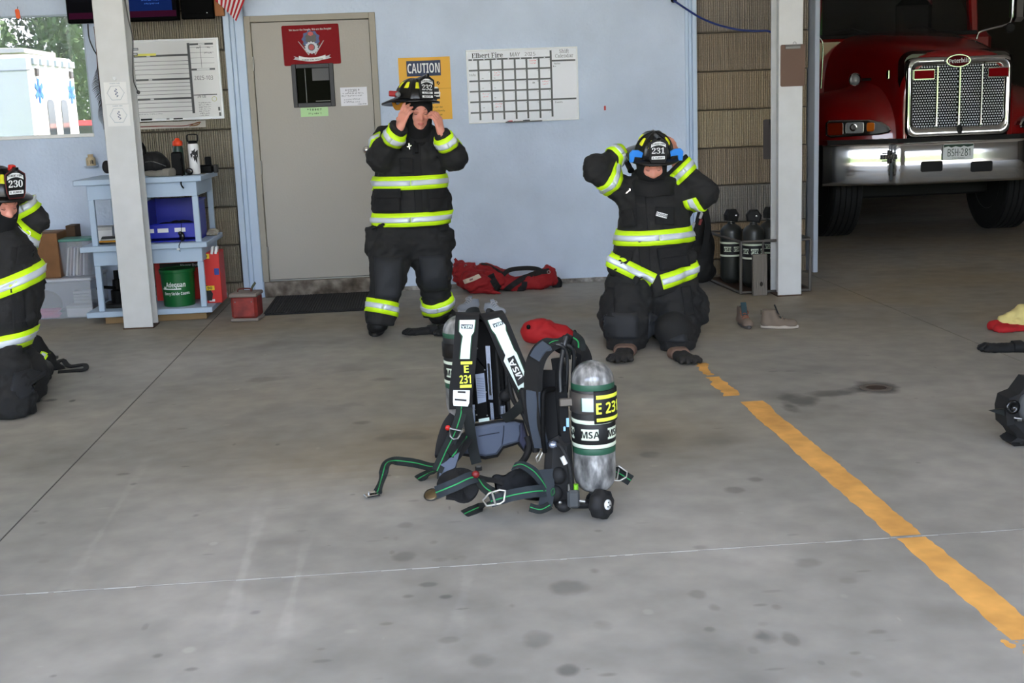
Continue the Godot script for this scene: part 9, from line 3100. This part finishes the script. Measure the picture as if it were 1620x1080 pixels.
	s = S.new(); s.tube(pts([[904, 773, tz + 0.085], [903, 755, tz + 0.09], [900, 735, tz + 0.09], [893, 716, tz + 0.08], [884, 703, tz + 0.06], [876, 700, tz + 0.03]]), 0.0085, 9)
	part("air_hose", s, blk, o)
	s = S.new(); s.tube(pts([[889, 722, tz + 0.095], [895, 734, tz + 0.1]]), 0.0088, 9)
	part("hose_sleeve", s, mat("sleeve_white", Color(0.78, 0.78, 0.76), 0.5), o)
	s = S.new(); s.ball(wl(875, 703, tz + 0.05), Vector3(0.018, 0.014, 0.016))
	part("hose_coupling", s, M.rail_silver, o)
	# frame of the pack beside the cylinder
	s = S.new(); s.prism(wpoly([[866, 700], [884, 690], [905, 700], [910, 780], [905, 806], [880, 806], [862, 770]], tz + 0.03), tz - 0.05, tz + 0.035, Transform3D(), 0.02)
	part("lower_housing", s, blk, o)
	s = S.new(); s.ball(wl(884, 752, tz + 0.04), Vector3(0.026, 0.032, 0.026)); s.ball(wl(877, 780, tz + 0.045), Vector3(0.03, 0.03, 0.02)); s.ball(wl(892, 800, tz + 0.05), Vector3(0.028, 0.022, 0.024))
	part("pressure_reducer", s, blk, o)
	s = S.new(); s.ball(wl(886, 795, tz + 0.09), Vector3(0.007, 0.007, 0.004))
	part("bolt_head", s, steel, o)
	s = S.new(); s.tube(pts([[872, 776, tz + 0.066], [876, 772, tz + 0.068], [877, 780, tz + 0.068], [873, 784, tz + 0.066]]), 0.003, 6, true)
	part("green_ring", s, grn, o)
	for q in [[[[868, 585, tz - 0.05], [868, 620, tz - 0.04], [871, 660, tz - 0.02], [873, 705, tz]], 0.05, 0.02, "frame_bar"], [[[882, 566, tz - 0.06], [886, 600, tz - 0.05], [888, 650, tz - 0.03], [893, 720, tz - 0.01]], 0.045, 0.03, "frame_bar"], [[[896, 700, tz + 0.02], [893, 670, tz], [892, 640, tz - 0.02], [890, 610, tz - 0.03]], 0.03, 0.02, "frame_bar"]]:
		s = S.new(); s.ribbon(pts(q[0]), [Vector3(-0.2, 0, 1)], q[1], q[2])
		part(q[3], s, M.plate_black, o)
	s = S.new(); s.tube(pts([[876, 615, tz], [866, 617, tz + 0.03], [860, 622, tz + 0.045], [859, 645, tz + 0.05], [859, 690, tz + 0.05], [862, 715, tz + 0.04]]), 0.009, 8)
	part("carry_handle", s, M.plate_black, o)
	# curved padded shoulder straps standing up at the left and behind
	s = S.new(); s.ribbon(pts([[856, 705, tz - 0.02], [848, 670, tz], [844, 630, tz + 0.01], [844, 590, tz + 0.01], [851, 563, tz], [866, 546, tz - 0.02], [884, 541, tz - 0.05], [898, 546, tz - 0.09]]), [Vector3(-0.75, 0.5, 0.55)], 0.075, 0.022)
	var st := part("shoulder_strap", s, mw, o)
	s = S.new(); s.ribbon(pts([[857, 708, tz + 0.0], [849, 672, tz + 0.014], [844.5, 640, tz + 0.024], [844, 618, tz + 0.026]]), [Vector3(-0.6, 0.3, 0.75)], 0.055, 0.012)
	part("strap_lining", s, mat("pad_slate", Color(0.21, 0.24, 0.28), 0.85), st)
	s = S.new(); s.ribbon(pts([[847, 568, tz + 0.014], [855, 555, tz + 0.01], [866, 546, tz]]), [Vector3(-0.6, 0.6, 0.6)], 0.05, 0.016)
	part("strap_lining", s, M.pad_slate, st)
	s = S.new(); s.ribbon(pts([[893, 545, tz - 0.08], [908, 547, tz - 0.10], [920, 556, tz - 0.12], [924, 580, tz - 0.13], [923, 640, tz - 0.12]]), [Vector3(0.4, 0.6, 0.6)], 0.07, 0.02)
	part("shoulder_strap", s, mw, o)
	webbing(o, pts([[858, 556, tz + 0.0], [872, 542, tz - 0.01], [888, 540, tz - 0.03], [896, 552, tz - 0.05], [897, 566, tz - 0.06]]), 0.035, Vector3(-0.2, 0.9, 0.4), "neck_webbing", true)
	webbing(o, pts([[906, 534, tz - 0.08], [914, 541, tz - 0.09], [914, 556, tz - 0.1]]), 0.06, Vector3(0.2, 0.6, 0.7), "neck_webbing", true)
	for q in [[[[896, 532, tz - 0.02], [893, 545, tz - 0.01], [889, 565, tz - 0.01], [886, 590, tz - 0.01], [887, 620, tz]], 0.0085], [[[868, 548, tz - 0.02], [884, 543, tz - 0.01], [902, 548, tz - 0.02], [908, 562, tz - 0.04], [906, 600, tz - 0.06]], 0.008], [[[860, 556, tz - 0.02], [876, 545, tz], [890, 548, tz], [897, 565, tz - 0.02], [896, 620, tz - 0.04]], 0.007]]:
		s = S.new(); s.tube(pts(q[0]), q[1], 8)
		part("air_hose", s, mat("hose_grey", Color(0.10, 0.105, 0.11), 0.4), o)
	s = S.new(); s.box(wl(898, 668, tz + 0.03), Vector3(0.010, 0.032, 0.006), 0.001); s.box(wl(893, 678, tz + 0.03), Vector3(0.008, 0.016, 0.006), 0.001)
	part("blue_sticker", s, mat("sticker_blue", Color(0.55, 0.72, 0.85), 0.4), o)
	# waist pad lying to the left with webbing, ring and tail
	var F := Field.new(fl(830, 790) + Vector3(-0.28, -0.01, -0.25), fl(830, 790) + Vector3(0.2, 0.25, 0.2), 0.0085, 60)
	F.cone(wl(797, 772, 5.86), wl(832, 764, 5.84), 0.042, 0.05)
	F.cone(wl(800, 790, 5.88), wl(835, 788, 5.86), 0.025, 0.03)
	F.cone(wl(832, 764, 5.84), wl(862, 772, 5.78), 0.05, 0.05)
	F.cone(wl(793, 764, 5.84), wl(786, 758, 5.83), 0.022, 0.014)
	F.done(); F.crease(0.006, Vector3(10, 12, 10), 4); F.floor_at(0.003)
	part("waist_pad", F.mesh(), mat("pad_charcoal", Color(0.060, 0.064, 0.07), 0.85), o)
	webbing(o, pts([[864, 776, 5.86], [845, 777, 5.905], [815, 782, 5.925], [796, 787, 5.935], [776, 793, 5.95]]), 0.042, Vector3(-0.1, 0.35, 1), "belt", true, mat("webbing_grey", Color(0.115, 0.14, 0.16), 0.85))
	webbing(o, spline([wl(786, 790, 5.93), fl(765, 800, 0.02), fl(750, 806, 0.012), fl(735, 813, 0.006)], 6), 0.042, Vector3(0, 0.9, 0.5), "belt_tail")
	webbing(o, pts([[812, 738, 5.80], [825, 735, 5.82], [842, 744, 5.85], [855, 758, 5.86], [864, 772, 5.86]]), 0.042, Vector3(0.25, 0.9, 0.5), "belt_loop", true, M.webbing_grey)
	webbing(o, pts([[864, 742, 5.84], [866, 770, 5.86], [863, 800, 5.87]]), 0.05, N, "belt_loop", false, M.webbing_grey)
	webbing(o, pts([[838, 802, 5.90], [855, 806, 5.90], [870, 799, 5.88]]), 0.03, Vector3(0, 0.6, 0.8), "belt_loop", true)
	ring_tube(o, "buckle_ring", [[790.5, 774.5], [799, 776], [797.5, 792], [791, 796.5], [770, 800], [764, 791], [774, 780]].map(func(e): return wl(e[0], e[1], 5.955)), 0.0042, mat("buckle_silver", Color(0.72, 0.71, 0.68), 0.3, 0.7))
	s = S.new(); s.tube([wl(778, 778, 5.958), wl(784, 798, 5.958)], 0.004, 6)
	part("buckle_bar", s, M.buckle_silver, o)
	# folded pouch with the round brass clip and red release button
	webbing(o, pts([[690, 779, 5.93], [705, 773, 5.95], [724, 765, 5.95], [741, 757, 5.93], [753, 754, 5.90]]), 0.044, Vector3(-0.2, 0.45, 1), "belt", true, M.webbing_grey)
	webbing(o, pts([[704, 768, 5.90], [710, 757, 5.86], [728, 751, 5.84], [741, 757, 5.86], [744, 772, 5.88], [735, 784, 5.90], [722, 780, 5.90], [706, 778, 5.90]]), 0.06, Vector3(0, 0.9, 0.5), "belt_loop", false, bk, 0.012)
	webbing(o, pts([[757, 758, 5.89], [764, 768, 5.92], [772, 775, 5.93], [782, 780, 5.92]]), 0.04, Vector3(0.4, 0.6, 0.8), "belt", true, M.webbing)
	webbing(o, pts([[756, 754, 5.86], [770, 758, 5.84], [784, 760, 5.82], [796, 764, 5.82]]), 0.022, Vector3(0, 0.8, 0.6), "belt", false, bk)
	s = S.new(); s.ball(wl(752.5, 750, 5.91), Vector3(0.014, 0.013, 0.012))
	part("red_button", s, mat("button_red", Color(0.42, 0.06, 0.06), 0.5), o)
	var kp := fl(683, 783, 0.014)
	var KT := Transform3D(Basis(Vector3.RIGHT, 0.55) * Basis(Vector3.BACK, 0.15), kp)
	s = S.new(); s.lathe([Vector2(0.027, 0.0), Vector2(0.028, 0.004), Vector2(0.024, 0.008), Vector2(0.0, 0.008)], 22, KT)
	part("round_clip", s, mat("brass_worn", Color(0.42, 0.36, 0.26), 0.35, 0.7), o)
	s = S.new(); s.lathe([Vector2(0.028, 0.0), Vector2(0.031, 0.003), Vector2(0.028, 0.007)], 22, KT, false)
	part("clip_rim", s, steel, o)
	# strap end with a ring at the right behind the cylinder
	webbing(o, pts([[966, 742, 5.62], [978, 748, 5.64], [990, 755, 5.66], [998, 760, 5.67]]), 0.042, Vector3(0.1, 0.5, 1), "belt_tail")
	ring_tube(o, "buckle_ring", [[972, 738], [979, 737], [992, 746], [991, 754], [981, 760], [972, 760]].map(func(e): return wl(e[0], e[1], 5.665)), 0.0036, M.buckle_silver)
	s = S.new(); s.tube([wl(979, 741, 5.668), wl(976, 759, 5.668)], 0.0032, 6)
	part("buckle_bar", s, M.buckle_silver, o)
	ring_tube(o, "buckle_ring", [[848, 724], [856, 712], [858, 716], [853, 728], [850, 731]].map(func(e): return wl(e[0], e[1], 5.80)), 0.003, M.buckle_silver)
